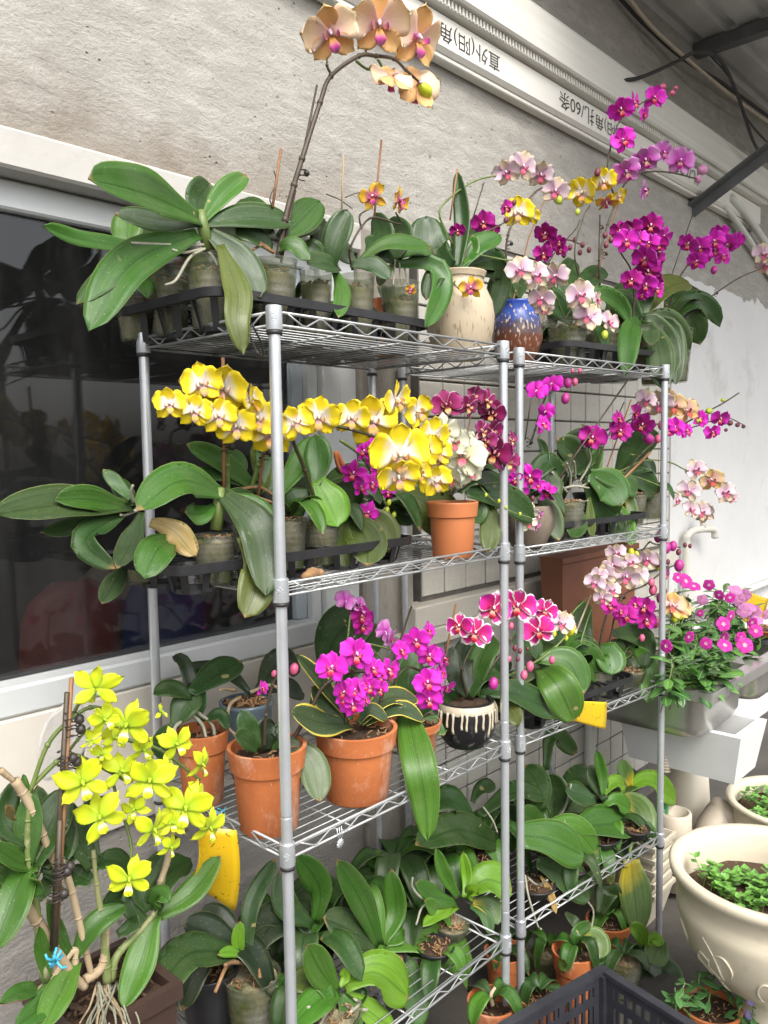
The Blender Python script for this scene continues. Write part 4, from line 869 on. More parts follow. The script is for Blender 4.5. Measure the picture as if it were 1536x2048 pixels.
for u, v, s, y in ((1252, 342, 58, 10), (1290, 318, 62, 20), (1325, 305, 50, 40), (1361, 322, 56, 10), (1287, 380, 44, 60)): FL(P2, 'lilac', u, v, s, -.06, y)
BUD(P2, 'rose', 1405, 340, 28, -.06, (1, 0, .2)); BUD(P2, 'rose', 1396, 359, 18, -.06, (1, 0, -.4))
ST(P2, [(1232, 400), (1215, 350), (1220, 300), (1238, 245), (1270, 215), (1330, 180)], .0024, M_stemb, dy=-.06)
for u, v, s, y in ((1242, 217, 54, 10), (1266, 206, 44, 50), (1308, 196, 52, 30), (1286, 228, 36, 70), (1246, 281, 52, 10)): FL(P2, 'mag', u, v, s, -.06, y)
for u, v, s in ((1326, 174, 18), (1345, 186, 16), (1352, 176, 12)): BUD(P2, 'pink', u, v, s, -.06, (1, 0, .3))
ST(P2, [(1190, 640), (1150, 520), (1165, 440), (1180, 410)], .0024, M_stemd)
for u, v, s in ((1166, 386, 64), (1206, 362, 58)): FL(P2, 'yel', u, v, s, -.04)
FL(P2, 'gold', 1212, 402, 46, -.04, 40, -60); FL(P2, 'yel', 1236, 392, 34, -.04, 60); BUD(P2, 'green', 1155, 424, 14, -.04); BUD(P2, 'brown', 1195, 345, 18, -.04)
L(P2, (1205, 650), (1240, 620), (1262, 690), 34, 'b', 15, -.06); L(P2, (1200, 650), (1170, 620), (1150, 600), 44, 'd', 30, .05); L(P2, (1210, 645), (1250, 590), (1290, 570), 46, 'd', 30, .06)
P3 = POT('potted_orchid', 'orchid with dense columns of magenta flowers and long drooping leaves over the top rail', 'orchid', 'clear', 1285, .12, bz, 655, 82, .8)
ST(P3, [(1265, 650), (1268, 590), (1262, 540), (1240, 500), (1250, 470)], .0026, M_stemd, dy=-.03); ST(P3, [(1268, 610), (1300, 540), (1310, 490), (1310, 450)], .0024, M_stemd, dy=-.03)
for u, v, s in ((1240, 462, 40), (1262, 456, 44), (1252, 482, 54), (1278, 478, 44), (1302, 450, 52), (1326, 472, 44), (1300, 486, 46), (1318, 490, 40), (1292, 516, 56), (1312, 520, 44), (1296, 542, 58), (1264, 560, 44), (1292, 568, 50), (1312, 578, 44), (1316, 552, 36), (1286, 590, 28)): FL(P3, 'deep' if rnd.random() < .3 else 'mag', u, v, s, rnd.uniform(-.08, -.02))
for u, v in ((1212, 490), (1222, 480), (1210, 470)): BUD(P3, 'brown', u, v, 14, -.04)
L(P3, (1285, 640), (1310, 640), (1346, 748), 44, 'b', 15, -.10, extra=[(1338, 690)]); L(P3, (1285, 645), (1330, 640), (1380, 700), 48, 'b', 25, -.06); L(P3, (1280, 645), (1300, 660), (1300, 690), 34, 'b', 10, -.10)
L(P3, (1290, 640), (1315, 690), (1326, 778), 56, 'b', 5, -.13, .12); L(P3, (1280, 640), (1262, 660), (1252, 752), 44, 'g', 5, -.10, .2); L(P3, (1295, 640), (1345, 660), (1352, 770), 42, 'b', 10, -.09, .2)
L(P3, (1290, 630), (1330, 580), (1376, 562), 50, 'o', 40, 0); L(P3, (1290, 630), (1280, 590), (1250, 570), 46, 'd', 30, .05); L(P3, (1280, 640), (1245, 610), (1215, 600), 50, 'd', 30, .05)
P4 = POT('potted_orchid', 'orchid with a spray of magenta flowers against the white wall', 'orchid', 'clear', 1345, .18, bz, 660, 78, .8)
ST(P4, [(1330, 650), (1345, 590), (1365, 545), (1400, 510), (1470, 490)], .0026, M_stemd, dy=-.05); STAKE(P4, (1340, 560), (1385, 430), .002, M_stemd)
for u, v, s in ((1378, 486, 46), (1402, 494, 44), (1428, 482, 50), (1408, 510, 40), (1458, 490, 48), (1445, 512, 44), (1395, 522, 42), (1428, 500, 40), (1470, 480, 36), (1440, 465, 36)): FL(P4, 'mag', u, v, s, rnd.uniform(-.08, -.03))
BUD(P4, 'mag', 1428, 540, 18, -.05); L(P4, (1340, 640), (1385, 605), (1440, 655), 44, 'd', 25, -.03, extra=[(1425, 622)]); L(P4, (1340, 645), (1385, 640), (1400, 690), 52, 'd', 15, 0); L(P4, (1335, 645), (1360, 600), (1400, 580), 50, 'd', 35, .05)
ST(P4, [(1365, 640), (1420, 595), (1480, 555), (1530, 535)], .0024, M_stemd, dy=-.06); CLIP(P4, 1432, 586, .006)
for u, v, s, y in ((1524, 508, 46, 30), (1534, 530, 44, 0)): FL(P4, 'pale', u, v, s, -.06, y)
for u, y in ((1105, .27), (1170, .32), (1235, .33), (1300, .30), (1250, .22)):
    x = XU(u, y, 1.8); q = Plant('potted_orchid', YL2.pop(0), 'orchid', V((x, y, bz)), y, G2); pot(q, 'clear', .042, .115, .8)
    pc = V((x, y, bz+.10)); d = pc-CAM; auto_leaves(q, 768+FPX*d.dot(RT)/d.dot(FW), 1024-FPX*d.dot(UP)/d.dot(FW), 4, .15, .055, 'd', .9)
# deep magenta sprays behind the blue vase
P5 = POT('potted_orchid', 'orchid with dark budded stems and a few deep magenta flowers behind the blue vase', 'orchid', 'clear', 1075, .33, T2+.004, 640, 66, .8)
ST(P5, [(1060, 640), (1062, 560), (1085, 500), (1130, 480), (1160, 488)], .0024, M_stemd, dy=-.04); ST(P5, [(1060, 620), (1100, 520), (1150, 460), (1160, 440)], .002, M_stemd)
for u, v, s in ((1092, 466, 46), (1085, 508, 44), (1118, 484, 28), (1122, 500, 26), (1032, 532, 36), (1100, 492, 30)): FL(P5, 'deep', u, v, s, -.04)
for u, v in ((1150, 480), (1140, 495), (1165, 490), (1128, 510), (1178, 500), (1160, 505)): BUD(P5, 'brown', u, v, 13, -.04)
auto_leaves(P5, 1075, 625, 5, .15, .055, 'd', .9)
# ================================================================== second tier, left rack
S2 = DA[1]; sz = S2+.010
tray(-.165, .47, .075, .40, S2+.003, 1.318, 5, 3, 'black nursery tray on the second tier overhanging the rack end at the window')
J = POT('potted_orchid', 'orchid in a clear mossy pot, its heavy leaves hanging over the second tier corner', 'orchid', 'clear', 430, .14, sz, 1068, 90, .85)
L(J, (445, 988), (362, 962), (276, 1022), 74, 'g', 30, -.07, .2); L(J, (442, 985, .14), (508, 1045, .06), (532, 1192, .0), 84, 'b', 15, 0, .25, extra=[(530, 1120, .03)]); L(J, (484, 1070, .06), (518, 1130, .045), (490, 1236, .02), 78, 'o', 8, 0, .2, extra=[(512, 1175, .03)])
L(J, (428, 1010), (400, 1030), (370, 1025), 42, 'g', 35, -.02); L(J, (300, 1045), (345, 1060), (392, 1112), 52, 'x', 10, -.05, .1, wav=.02, name='dry_leaf')
L(J, (440, 990), (480, 1000), (520, 1010), 44, 'd', 30, .05); L(J, (450, 990), (515, 1015), (560, 1090), 40, 'g', 30, -.10)
g = MB(); g.tube([AY(441, 975, .14), AY(438, 1010, .14), AY(432, 1060, .14)], [.008, .012, .012], 8); g.build('crown', M_stemg, J.e)
K_ = POT('potted_orchid', 'orchid with long leaves stretching left in front of the dark glass, second tier', 'orchid', 'clear', 285, .26, sz, 1085, 78, .8)
L(K_, (262, 1015), (130, 1010), (-12, 1030), 66, 'b', 40, -.06, .3); L(K_, (255, 1015), (180, 1000), (110, 1000), 52, 'g', 25, -.04, .4); L(K_, (248, 1025), (172, 1080), (232, 1138), 52, 'd', 25, -.14, .35); L(K_, (283, 1025), (262, 1085), (234, 1138), 46, 'b', 15, -.08, .3)
L(K_, (345, 1080, .12), (315, 1100, .08), (288, 1156, .05), 72, 'g', 15, 0, .15); L(K_, (252, 1130), (228, 1168), (203, 1208), 42, 'b', 10, -.05, .2); L(K_, (262, 1000), (240, 975), (206, 938), 28, 'g', 20, .05); L(K_, (270, 1010), (250, 990), (235, 960), 40, 'd', 20, .09)
L(K_, (262, 1020), (130, 1060), (80, 1065), 36, 'd', 40, -.02); L(K_, (275, 1020), (300, 990), (330, 985), 34, 'd', 35, .05)
for pts in ([(268, 1005), (262, 985), (266, 970)], [(275, 1020), (250, 1030), (240, 1030)]): ROOT(K_, pts, .0036, -.02)
Q0 = POT('potted_orchid', 'orchid bearing a tight cluster of yellow white-centred flowers left of the front post', 'orchid', 'clear', 505, .22, sz, 1040, 84, .85)
STAKE(Q0, (448, 985), (446, 715), .0036, ya=.18, yb=.16); STAKE(Q0, (515, 1000), (543, 800), .0034, M_stake, .2, .16)
ST(Q0, [(456, 985), (455, 930), (452, 890), (440, 840), (400, 800), (340, 815)], .0038, M_stemg, dy=-.08); ST(Q0, [(500, 985), (517, 930), (532, 900), (545, 860), (510, 820)], .0040, M_stemg, dy=-.08)
CLIP(Q0, 452, 893, .011, .17); CLIP(Q0, 528, 906, .011, .17)
for i, (u, v, s, yw, pt, rl) in enumerate(((338, 808, 62, -10, 0, 5), (402, 768, 84, 8, 0, 10), (388, 822, 66, 15, -5, 0), (446, 776, 98, 0, -4, 0), (436, 832, 72, 12, 0, 8), (472, 853, 78, 5, -4, 4), (503, 806, 66, 35, 0, 12), (514, 838, 84, 0, 0, -4), (543, 867, 94, 2, -5, 8))): FL(Q0, 'yel', u, v, s, -.08-.004*i, yw, pt, rl)
L(Q0, (520, 985), (450, 930), (372, 888), 42, 'g', 30, 0, .35); L(Q0, (525, 985), (440, 950), (310, 962), 28, 'd', 45, 0); L(Q0, (480, 960), (470, 925), (440, 905), 44, 'd', 20, .1); L(Q0, (560, 990), (598, 930), (628, 872), 48, 'm', 15, .04, .3); L(Q0, (530, 985), (528, 930), (505, 890), 44, 'o', 15, .1)
L(Q0, (545, 1000), (600, 985), (640, 960), 60, 'd', 30, .08); L(Q0, (540, 990), (535, 920), (550, 860), 50, 'd', 15, .08)
for pts in ([(460, 985), (500, 990), (545, 1005)], [(530, 1000), (555, 1010), (575, 1030)], [(470, 980), (520, 975), (560, 1000)]): ST(Q0, pts, .0042, M_bark, 'dry_sheath', -.04)
for u, v, y in ((578, 1035, .17), (655, 1030, .22)):
    q = POT('potted_orchid', 'clear ridged pot of bark %s the front post on the second tier' % ('just behind' if u < 600 else 'further along from'), 'orchid', 'clear', u, y, sz, v, 78, .9); auto_leaves(q, u, v-5, 4, .13, .055, 'd', .8)
Y2 = POT('potted_orchid', 'orchid with a long arching spray of yellow flowers ending over the terracotta pot', 'orchid', 'clear', 640, .16, sz, 1040, 80, .85)
ST(Y2, [(640, 1030), (610, 940), (585, 875), (600, 850), (660, 850), (740, 870), (800, 900), (850, 950)], .0036, M_stemb, dy=-.16)
for u, v, s, yw, pt, rl in ((590, 845, 66, 20, 0, 10), (637, 834, 88, -2, -3, 2), (702, 836, 78, 20, 0, 5), (790, 800, 70, 60, -10, 20), (832, 824, 72, 45, 0, 20), (742, 842, 104, 2, -5, 0), (862, 872, 82, 30, 0, 0), (846, 900, 70, 20, -10, 0), (800, 908, 112, 2, -6, 4), (872, 905, 62, 30, 0, 0), (797, 952, 88, -5, -20, -4), (870, 962, 66, 10, -20, 8), (835, 945, 56, 30, -10, 6), (876, 925, 52, 45, -10, 0)): FL(Y2, 'yel', u, v, s, -.10 if u < 760 else -.20, yw, pt, rl)
L(Y2, (632, 972), (638, 920), (632, 868), 58, 'g', 12, .03, .25); L(Y2, (632, 962), (655, 1000), (676, 1054), 76, 'l', 20, -.05, .2, base=.5); L(Y2, (690, 1040), (728, 1070), (736, 1132), 82, 'o', 10, -.10, .25); L(Y2, (690, 1045), (685, 1090), (696, 1138), 46, 'o', 10, -.06)
L(Y2, (735, 1020), (765, 1050), (776, 1106), 60, 'o', 10, -.06); L(Y2, (640, 980), (700, 985), (720, 1010), 50, 'd', 30, .05); L(Y2, (640, 980), (690, 950), (740, 940), 36, 'd', 40, .08)
L(Y2, (635, 985), (590, 1000), (570, 1030), 40, 'd', 30, .04)
Z1 = POT('potted_orchid', 'orchid with small starry magenta flowers hanging along a green stem under the yellow spray', 'orchid', 'black', 760, .2, sz, 1050, 76)
ST(Z1, [(680, 880), (722, 912), (750, 958), (768, 1000), (786, 1045)], .0030, M_stemg, dy=-.06)
for u, v, s in ((748, 892, 58), (730, 903, 46), (765, 905, 48), (752, 925, 46), (708, 946, 60), (742, 966, 54), (720, 975, 46), (758, 945, 40), (736, 1026, 52), (775, 985, 34)): FL(Z1, 'mag', u, v, s, -.05, shape='S')
for u, v in ((778, 1005), (774, 1020), (788, 1030), (780, 1040)): BUD(Z1, 'green', u, v, 14, -.06)
L(Z1, (770, 1000), (815, 985), (850, 1030), 46, 'd', 25, -.02); L(Z1, (790, 990), (850, 1005), (912, 1070), 92, 'o', 18, -.10, .15); L(Z1, (770, 1010), (800, 1030), (830, 1035), 40, 'd', 30, 0); L(Z1, (760, 1010), (750, 960), (700, 930), 50, 'd', 25, .09)
auto_leaves(Z1, 760, 1020, 4, .14, .06, 'd', .6)
ST(Z1, [(690, 940), (672, 905), (676, 930), (690, 955)], .006, M_terr, 'dry_sheath')
TB = POT('potted_orchid', 'orange plastic pot with burgundy white-edged and cream orchids on the second tier', 'orchid', 'plastic_terracotta', 905, .06, S2+.003, 1003, 104, taper=.78)
ST(TB, [(885, 990), (868, 900), (876, 850), (900, 830), (960, 815)], .0036, M_stemd, dy=-.04); ST(TB, [(900, 990), (925, 900), (940, 840), (940, 790)], .0024, M_stake, 'stake'); ST(TB, [(900, 990), (955, 950), (985, 900), (1000, 880)], .003, M_stemd, dy=-.02)
for u, v, s, y in ((893, 812, 70, -10), (935, 812, 52, 30), (945, 790, 44, 40), (972, 802, 56, 40), (985, 825, 62, 10), (962, 862, 46, 30), (982, 862, 56, 40), (968, 880, 54, 10), (990, 905, 74, -5), (1010, 895, 50, 40), (1014, 925, 58, 20), (1018, 880, 40, 50)): FL(TB, 'burg', u, v, s, -.05, y)
for u, v, s, y in ((885, 860, 70, 30), (905, 882, 66, 20), (928, 912, 92, 10), (938, 940, 64, 30), (905, 955, 62, -10), (940, 890, 60, 60)): FL(TB, 'cream', u, v, s, -.07, y)
L(TB, (915, 985), (955, 958), (1020, 985), 46, 'd', 35, .02); L(TB, (930, 985), (1010, 1000), (1070, 1038), 58, 'd', 30, -.03); L(TB, (975, 1000), (982, 1045), (974, 1106), 46, 'o', 8, -.06); L(TB, (955, 995), (965, 1020), (945, 1045), 30, 'd', 15, -.02); L(TB, (900, 985), (950, 930), (1000, 925), 40, 'd', 35, .06)
ST(TB, [(955, 965), (985, 1000), (1020, 1022), (1062, 1036)], .0016, M_stemg, dy=-.08)
for u, v in ((972, 990), (998, 1002), (1012, 1015), (1040, 1028)): BUD(TB, 'green', u, v, 9, -.07)
g = MB(); _c = AY(625, 1148, .06); _c.z = S2+.0165
for dx, r_ in ((0, .016), (.02, .013), (-.018, .012)): g.ball(_c+V((dx, .004*dx*50, r_-.016)), r_, 7, 5, (1.2, .9, .75))
for i, q in enumerate(g.v): g.v[i] = tuple(V(q)+V((1, 1, 1))*.003*noise.noise(V(q)*140))
tag(g.build('bark_lump', M_bark, None), 'pale crumbly lump of bark lying on the second tier wires', 'bark')
# ================================================================== second tier, right rack
B2 = DB[1]; by = B2+.010
BW = POT('potted_orchid', 'orchid with small magenta stars in a rough round stoneware bowl between the front posts', 'orchid', None, 1056, .12, B2+.002, 1010, 110)
h = BW.h; rr = BW.r
lathe_part('pot', [(rr*.5, 0), (rr*.58, .006), (rr*.66, h*.12), (rr*.92, h*.45), (rr*1.0, h*.72), (rr*.94, h*.92), (rr*.9, h), (rr*.82, h), (rr*.8, h*.85)], M_rawclay if 'M_rawclay' in globals() else rough_mat('raw_clay', (.20, .16, .12), (.13, .10, .075), 20, .85, 90, .5, .004, sc=(1, 1, .2), c3=(.22, .10, .05), s3=8, th=.6), BW.e, BW.e.location, 36)
g = MB(); soil_top(g, BW.e.location+V((0, 0, h*.9)), rr*.86); g.build('growing_medium', M_soil, BW.e)
L(BW, (1070, 985), (1095, 1010), (1118, 1082), 40, 'p', 12, -.08, .2); L(BW, (1060, 975), (1100, 960), (1088, 1030), 50, 'b', 15, -.02, .15); L(BW, (1060, 985), (1080, 950), (1100, 935), 30, 'g', 30, .04); L(BW, (1050, 985), (1030, 950), (1010, 940), 40, 'd', 30, .05)
auto_leaves(BW, 1056, 1000, 4, .12, .05, 'd', .7)
for u, v, s in ((1035, 986, 52), (1060, 952, 56), (1094, 985, 46), (1030, 958, 36), (1075, 968, 34)): FL(BW, 'mag', u, v, s, -.06, shape='S')
for u, v, s in ((1060, 1024, 42), (1056, 1046, 38)): FL(BW, 'cream', u, v, s, -.08, shape='S')
FL(BW, 'lilac', 1075, 1030, 28, -.08, 60, shape='S'); FL(BW, 'lilac', 1072, 1050, 28, -.08, 60, shape='S')
ST(BW, [(1050, 990), (1075, 960), (1090, 975), (1078, 1010), (1062, 1040)], .0018, M_stemb, dy=-.05)
BUD(BW, 'brown', 1065, 997, 13, -.06)
tray(1.10, 1.64, .075, .37, B2+.003, 1.298, 4, 3, 'black nursery tray on the second tier in front of the tiled wall', R2T)
V1 = POT('potted_orchid', 'orchid with grey aerial roots spilling from a dark pot on the second tier', 'orchid', 'clear', 1132, .13, by, 1002, 76, .92)
L(V1, (1176, 950), (1146, 905), (1113, 880), 54, 'd', 20, .05, .2); L(V1, (1130, 955), (1098, 925), (1062, 962), 42, 'd', 25, .0); L(V1, (1090, 960), (1090, 900), (1074, 874), 18, 'd', 10, .03); L(V1, (1150, 950), (1175, 905), (1165, 870), 50, 'd', 20, .1); L(V1, (1140, 955), (1130, 900), (1175, 870), 50, 'b', 25, .12)
L(V1, (1176, 950), (1218, 975), (1242, 1012), 70, 'g', 25, -.07, .2); L(V1, (1180, 960), (1205, 1000), (1236, 1030), 78, 'd', 15, -.03, .2); L(V1, (1178, 995), (1181, 1040), (1184, 1076), 20, 'o', 10, -.07); L(V1, (1150, 1010), (1155, 1040), (1140, 1075), 44, 'd', 10, -.05)
L(V1, (1238, 1008), (1252, 1045), (1263, 1092), 34, 'm', 10, -.08); L(V1, (1190, 950), (1192, 920), (1196, 892), 30, 'g', 10, .02); L(V1, (1200, 950), (1190, 890), (1163, 848), 24, 'g', 20, .08); L(V1, (1215, 1010), (1235, 1050), (1225, 1075), 46, 'd', 10, -.04)
for pts in ([(1135, 985), (1118, 965), (1104, 944)], [(1140, 978), (1141, 950), (1134, 926)], [(1158, 965), (1180, 925), (1178, 898)], [(1130, 976), (1150, 972), (1178, 976)], [(1150, 960), (1150, 938), (1148, 922)], [(1158, 1000), (1168, 1003), (1176, 1001)], [(1158, 975), (1172, 968), (1178, 962)]): ROOT(V1, pts, .004, -.03)
STAKE(V1, (1112, 965), (1258, 757), .0026, M_stemd, .10, .06); CLIP(V1, 1160, 895, .010, .1)
ST(V1, [(1120, 965), (1158, 898), (1190, 870), (1240, 850), (1280, 830), (1300, 828)], .003, M_stemd, dy=-.03)
for u, v, s, y in ((1185, 876, 54, 0), (1240, 862, 54, 5), (1236, 838, 34, 60), (1268, 826, 44, 60), (1284, 848, 50, 10)): FL(V1, 'deep', u, v, s, -.05, y)
BUD(V1, 'mag', 1297, 878, 30, -.05, (.8, 0, -.5)); BUD(V1, 'pink', 1316, 878, 18, -.05); BUD(V1, 'pink', 1324, 850, 22, -.05)
ST(V1, [(1060, 890), (1070, 860), (1085, 810), (1100, 785), (1145, 765)], .0026, M_stemd, dy=-.04); STAKE(V1, (1050, 880), (1068, 760), .002, M_stemd); CLIP(V1, 1058, 885, .007)
for u, v, s, y in ((1104, 766, 46, 150), (1074, 780, 46, 160), (1092, 822, 40, 150), (1084, 850, 46, 40)): FL(V1, 'mag', u, v, s, -.06, y)
for u, v, s, c in ((1131, 797, 24, 'mag'), (1136, 766, 22, 'mag'), (1150, 764, 17, 'pink'), (1160, 742, 12, 'pink'), (1145, 742, 10, 'pink')): BUD(V1, c, u, v, s, -.06)
V2 = POT('potted_orchid', 'orchid with apricot flowers and magenta buds reaching right from the second tier', 'orchid', 'clear', 1262, .16, by, 985, 64, .9)
L(V2, (1235, 955), (1268, 905), (1306, 858), 58, 'd', 20, .07, .2); L(V2, (1232, 962), (1252, 970), (1274, 985), 38, 'g', 35, -.04); L(V2, (1245, 960), (1262, 1010), (1268, 1056), 24, 'y', 10, -.06); L(V2, (1250, 960), (1285, 965), (1312, 985), 52, 'd', 30, 0); L(V2, (1240, 960), (1290, 935), (1312, 945), 34, 'd', 40, .04)
STAKE(V2, (1205, 960), (1262, 800), .0026, M_stake, .12, .1); STAKE(V2, (1190, 930), (1248, 805), .0022, M_stemd, .12, .1); STAKE(V2, (1225, 980), (1300, 905), .004, M_stake, .1, .08); CLIP(V2, 1285, 915, .011, .1)
ST(V2, [(1225, 975), (1290, 900), (1330, 872), (1390, 835), (1440, 810), (1478, 786)], .003, M_stemb, dy=-.08); ST(V2, [(1330, 872), (1400, 850), (1450, 835), (1488, 850)], .0022, M_stemd, dy=-.06)
for u, v, s, y in ((1290, 800, 46, 20), (1316, 806, 62, 5), (1345, 812, 58, 10), (1372, 822, 56, 20), (1330, 795, 46, 10)): FL(V2, 'apri' if u > 1325 else 'pale', u, v, s, -.06, y)
for u, v, s, y in ((1350, 855, 44, 20), (1372, 862, 38, 40), (1398, 838, 40, 30), (1424, 864, 38, 20), (1440, 836, 40, 20), (1335, 862, 34, 30)): FL(V2, 'mag', u, v, s, -.07, y)
for u, v, s, c in ((1397, 842, 16, 'green'), (1446, 800, 12, 'green'), (1418, 822, 18, 'green'), (1460, 846, 16, 'brown'), (1475, 850, 13, 'brown'), (1487, 853, 11, 'brown'), (1452, 860, 10, 'brown')): BUD(V2, c, u, v, s, -.07, (1, 0, .2))
ST(V2, [(1235, 945), (1290, 921), (1340, 925), (1372, 940), (1420, 955)], .0026, M_stemg, dy=-.06); ST(V2, [(1236, 942), (1295, 962), (1350, 985), (1385, 1000)], .0024, M_stemg, dy=-.06)
for u, v, s, y in ((1390, 940, 48, 20), (1422, 960, 54, 10), (1448, 985, 48, 30), (1378, 982, 44, 10), (1400, 1022, 46, 40), (1380, 1020, 40, 50), (1352, 1000, 34, 60), (1462, 995, 34, 40), (1410, 1028, 40, 10)): FL(V2, 'pale' if rnd.random() < .6 else 'apri', u, v, s, -.06, y)
V3 = POT('potted_orchid', 'clear pot with a fleshy leaved orchid at the sink end of the second tier', 'orchid', 'clear', 1298, .2, by, 985, 60, .9); auto_leaves(V3, 1298, 980, 4, .13, .055, 'd', .7)
for u, y in ((1175, .27), (1225, .30)):
    q = POT('potted_orchid', 'plain black potted orchid behind the %s' % ('aerial roots on the second tier' if u == 1175 else 'bamboo stakes on the second tier'), 'orchid', 'black', u, y, by, 985, 60); auto_leaves(q, u, 975, 5, .15, .055, 'd', .9)
# ================================================================== third tier, left rack
S3 = DA[2]+.003
t3 = POT('potted_orchid', 'terracotta pot with dark leaved orchid at the back corner of the third tier', 'orchid', 'terracotta', 405, .32, S3, 1458, 108)
L(t3, (382, 1388), (430, 1352), (482, 1322), 58, 'd', 25, .05, .3); L(t3, (348, 1455), (368, 1415), (396, 1382), 56, 'd', 15, .0, .25); L(t3, (385, 1395), (345, 1378), (306, 1388), 34, 'd', 35, .02); L(t3, (405, 1440), (440, 1430), (455, 1460), 26, 'd', 30, -.06); L(t3, (345, 1450), (328, 1470), (318, 1520), 40, 'd', 15, .03); L(t3, (400, 1450), (370, 1330), (345, 1315), 30, 'k', 20, .1)
L(t3, (395, 1440), (400, 1400), (398, 1376), 34, 'd', 15, .02)
for pts in ([(385, 1430), (405, 1450), (412, 1475)], [(395, 1425), (425, 1450), (430, 1490)], [(380, 1435), (350, 1455), (355, 1490)]): ROOT(t3, pts, .0045, -.03)
bp = POT('potted_orchid', 'grey blue glazed bowl with dry rooted orchid at the back of the third tier', 'orchid', None, 495, .35, S3, 1400, 104)
m_ = rough_mat('blue_grey_glaze', (.10, .14, .17), (.07, .10, .13), 8, .25, bstr=0); h = bp.h; rr = bp.r
lathe_part('pot', [(rr*.6, 0), (rr*.72, h*.2), (rr*.92, h*.7), (rr*.96, h*.9), (rr*1.03, h*.95), (rr*1.03, h), (rr*.92, h), (rr*.88, h*.8)], m_, bp.e, bp.e.location, 36)
g = MB(); soil_top(g, bp.e.location+V((0, 0, h*.93)), rr*.9); chips(g, bp.e.location+V((0, 0, h*.96)), rr*.8, 40, .014); g.build('growing_medium', M_bark, bp.e)
for pts in ([(480, 1395), (460, 1410), (455, 1450), (470, 1470)], [(500, 1385), (540, 1370), (570, 1385)], [(470, 1380), (450, 1378), (440, 1380)]): ST(bp, pts, .005, M_cane, 'root', -.05, .003)
L(bp, (520, 1380), (555, 1330), (600, 1330), 60, 'k', 20, .05); L(bp, (500, 1390), (450, 1345), (360, 1340), 34, 'k', 40, .1); L(bp, (510, 1385), (560, 1375), (610, 1390), 40, 'k', 35, .06)
t1 = POT('potted_orchid', 'terracotta pot with one round magenta bud flower beside the front post', 'orchid', 'terracotta', 536, .12, S3, 1488, 158, taper=.74)
L(t1, (515, 1500), (495, 1455), (482, 1420), 42, 'd', 12, .02, .3); L(t1, (535, 1500), (530, 1465), (548, 1448), 52, 'k', 20, .0, .25); L(t1, (575, 1480), (622, 1525), (640, 1604), 62, 'p', 12, -.10, .15); L(t1, (515, 1500), (490, 1480), (468, 1470), 36, 'd', 30, -.02); L(t1, (540, 1498), (560, 1475), (580, 1475), 44, 'd', 30, -.02)
ST(t1, [(528, 1495), (532, 1430), (545, 1370), (560, 1348)], .0030, M_stemd, dy=-.03); FL(t1, 'mag', 523, 1377, 36, -.03, 60, 0, 0)
for u, v, s, c in ((548, 1347, 15, 'pink'), (562, 1352, 16, 'brown'), (570, 1347, 14, 'brown'), (588, 1338, 24, 'pink')): BUD(t1, c, u, v, s, -.03)
ST(t1, [(580, 1490), (620, 1420), (650, 1370), (700, 1345), (770, 1345)], .0036, M_stemd, dy=-.05)
t2 = POT('potted_orchid', 'terracotta pot with yellow-edged leaves and bright magenta flowers, third tier', 'orchid', 'terracotta', 713, .09, S3, 1452, 166, taper=.76)
L(t2, (700, 1450), (640, 1446), (583, 1424), 54, 'v', 35, -.02, .15); L(t2, (695, 1448), (655, 1405), (622, 1374), 50, 'v', 25, .03, .15); L(t2, (690, 1430), (640, 1360), (592, 1308), 30, 'v', 15, .03, .4); L(t2, (720, 1448), (775, 1398), (836, 1398), 40, 'v', 35, .0); L(t2, (730, 1448), (800, 1418), (850, 1442), 30, 'v', 35, -.05); L(t2, (715, 1448), (740, 1420), (775, 1440), 26, 'v', 30, -.04); L(t2, (700, 1440), (690, 1400), (670, 1380), 40, 'd', 20, .05)
ST(t2, [(690, 1450), (700, 1390), (705, 1340), (712, 1300)], .0030, M_stemd, dy=-.02); ST(t2, [(745, 1450), (762, 1400), (772, 1360), (780, 1340)], .003, M_stemd, dy=-.03); STAKE(t2, (745, 1450), (823, 1213), .003, M_stemd, .09, .15)
for u, v, s, y, p_ in ((665, 1336, 68, 0, 0), (712, 1308, 70, 5, 0), (745, 1338, 50, 20, -5), (757, 1352, 44, 30, 0), (775, 1340, 52, 60, 0), (738, 1372, 50, 10, -15), (757, 1378, 46, 40, -5), (690, 1385, 50, -30, 0), (708, 1380, 54, 10, 0), (724, 1370, 46, 40, 5), (705, 1408, 56, 10, -10), (728, 1400, 40, 60, 0), (690, 1400, 40, -20, 0)): FL(t2, 'mag', u, v, s, -.06, y, p_)
BUD(t2, 'pink', 781, 1354, 18, -.06)
t4 = POT('potted_orchid', 'terracotta pot with one long strap leaf hanging far below the third tier rail', 'orchid', 'terracotta', 832, .16, S3, 1440, 104)
L(t4, (812, 1420, .10), (838, 1530, -.015), (855, 1682, -.04), 70, 'm', 8, 0, .14, extra=[(850, 1600, -.03)], base=.6, peak=.45); L(t4, (820, 1440), (812, 1370), (826, 1300), 54, 'g', 12, .03, .25); L(t4, (830, 1440), (880, 1400), (930, 1400), 36, 'd', 35, -.02); L(t4, (835, 1440), (870, 1450), (890, 1470), 36, 'g', 20, -.06)
ST(t4, [(820, 1435), (790, 1370), (815, 1335), (850, 1345), (900, 1350)], .0028, M_stemb, dy=-.05); ST(t4, [(805, 1440), (770, 1330), (735, 1290), (780, 1298)], .0024, M_stemg, dy=-.02)
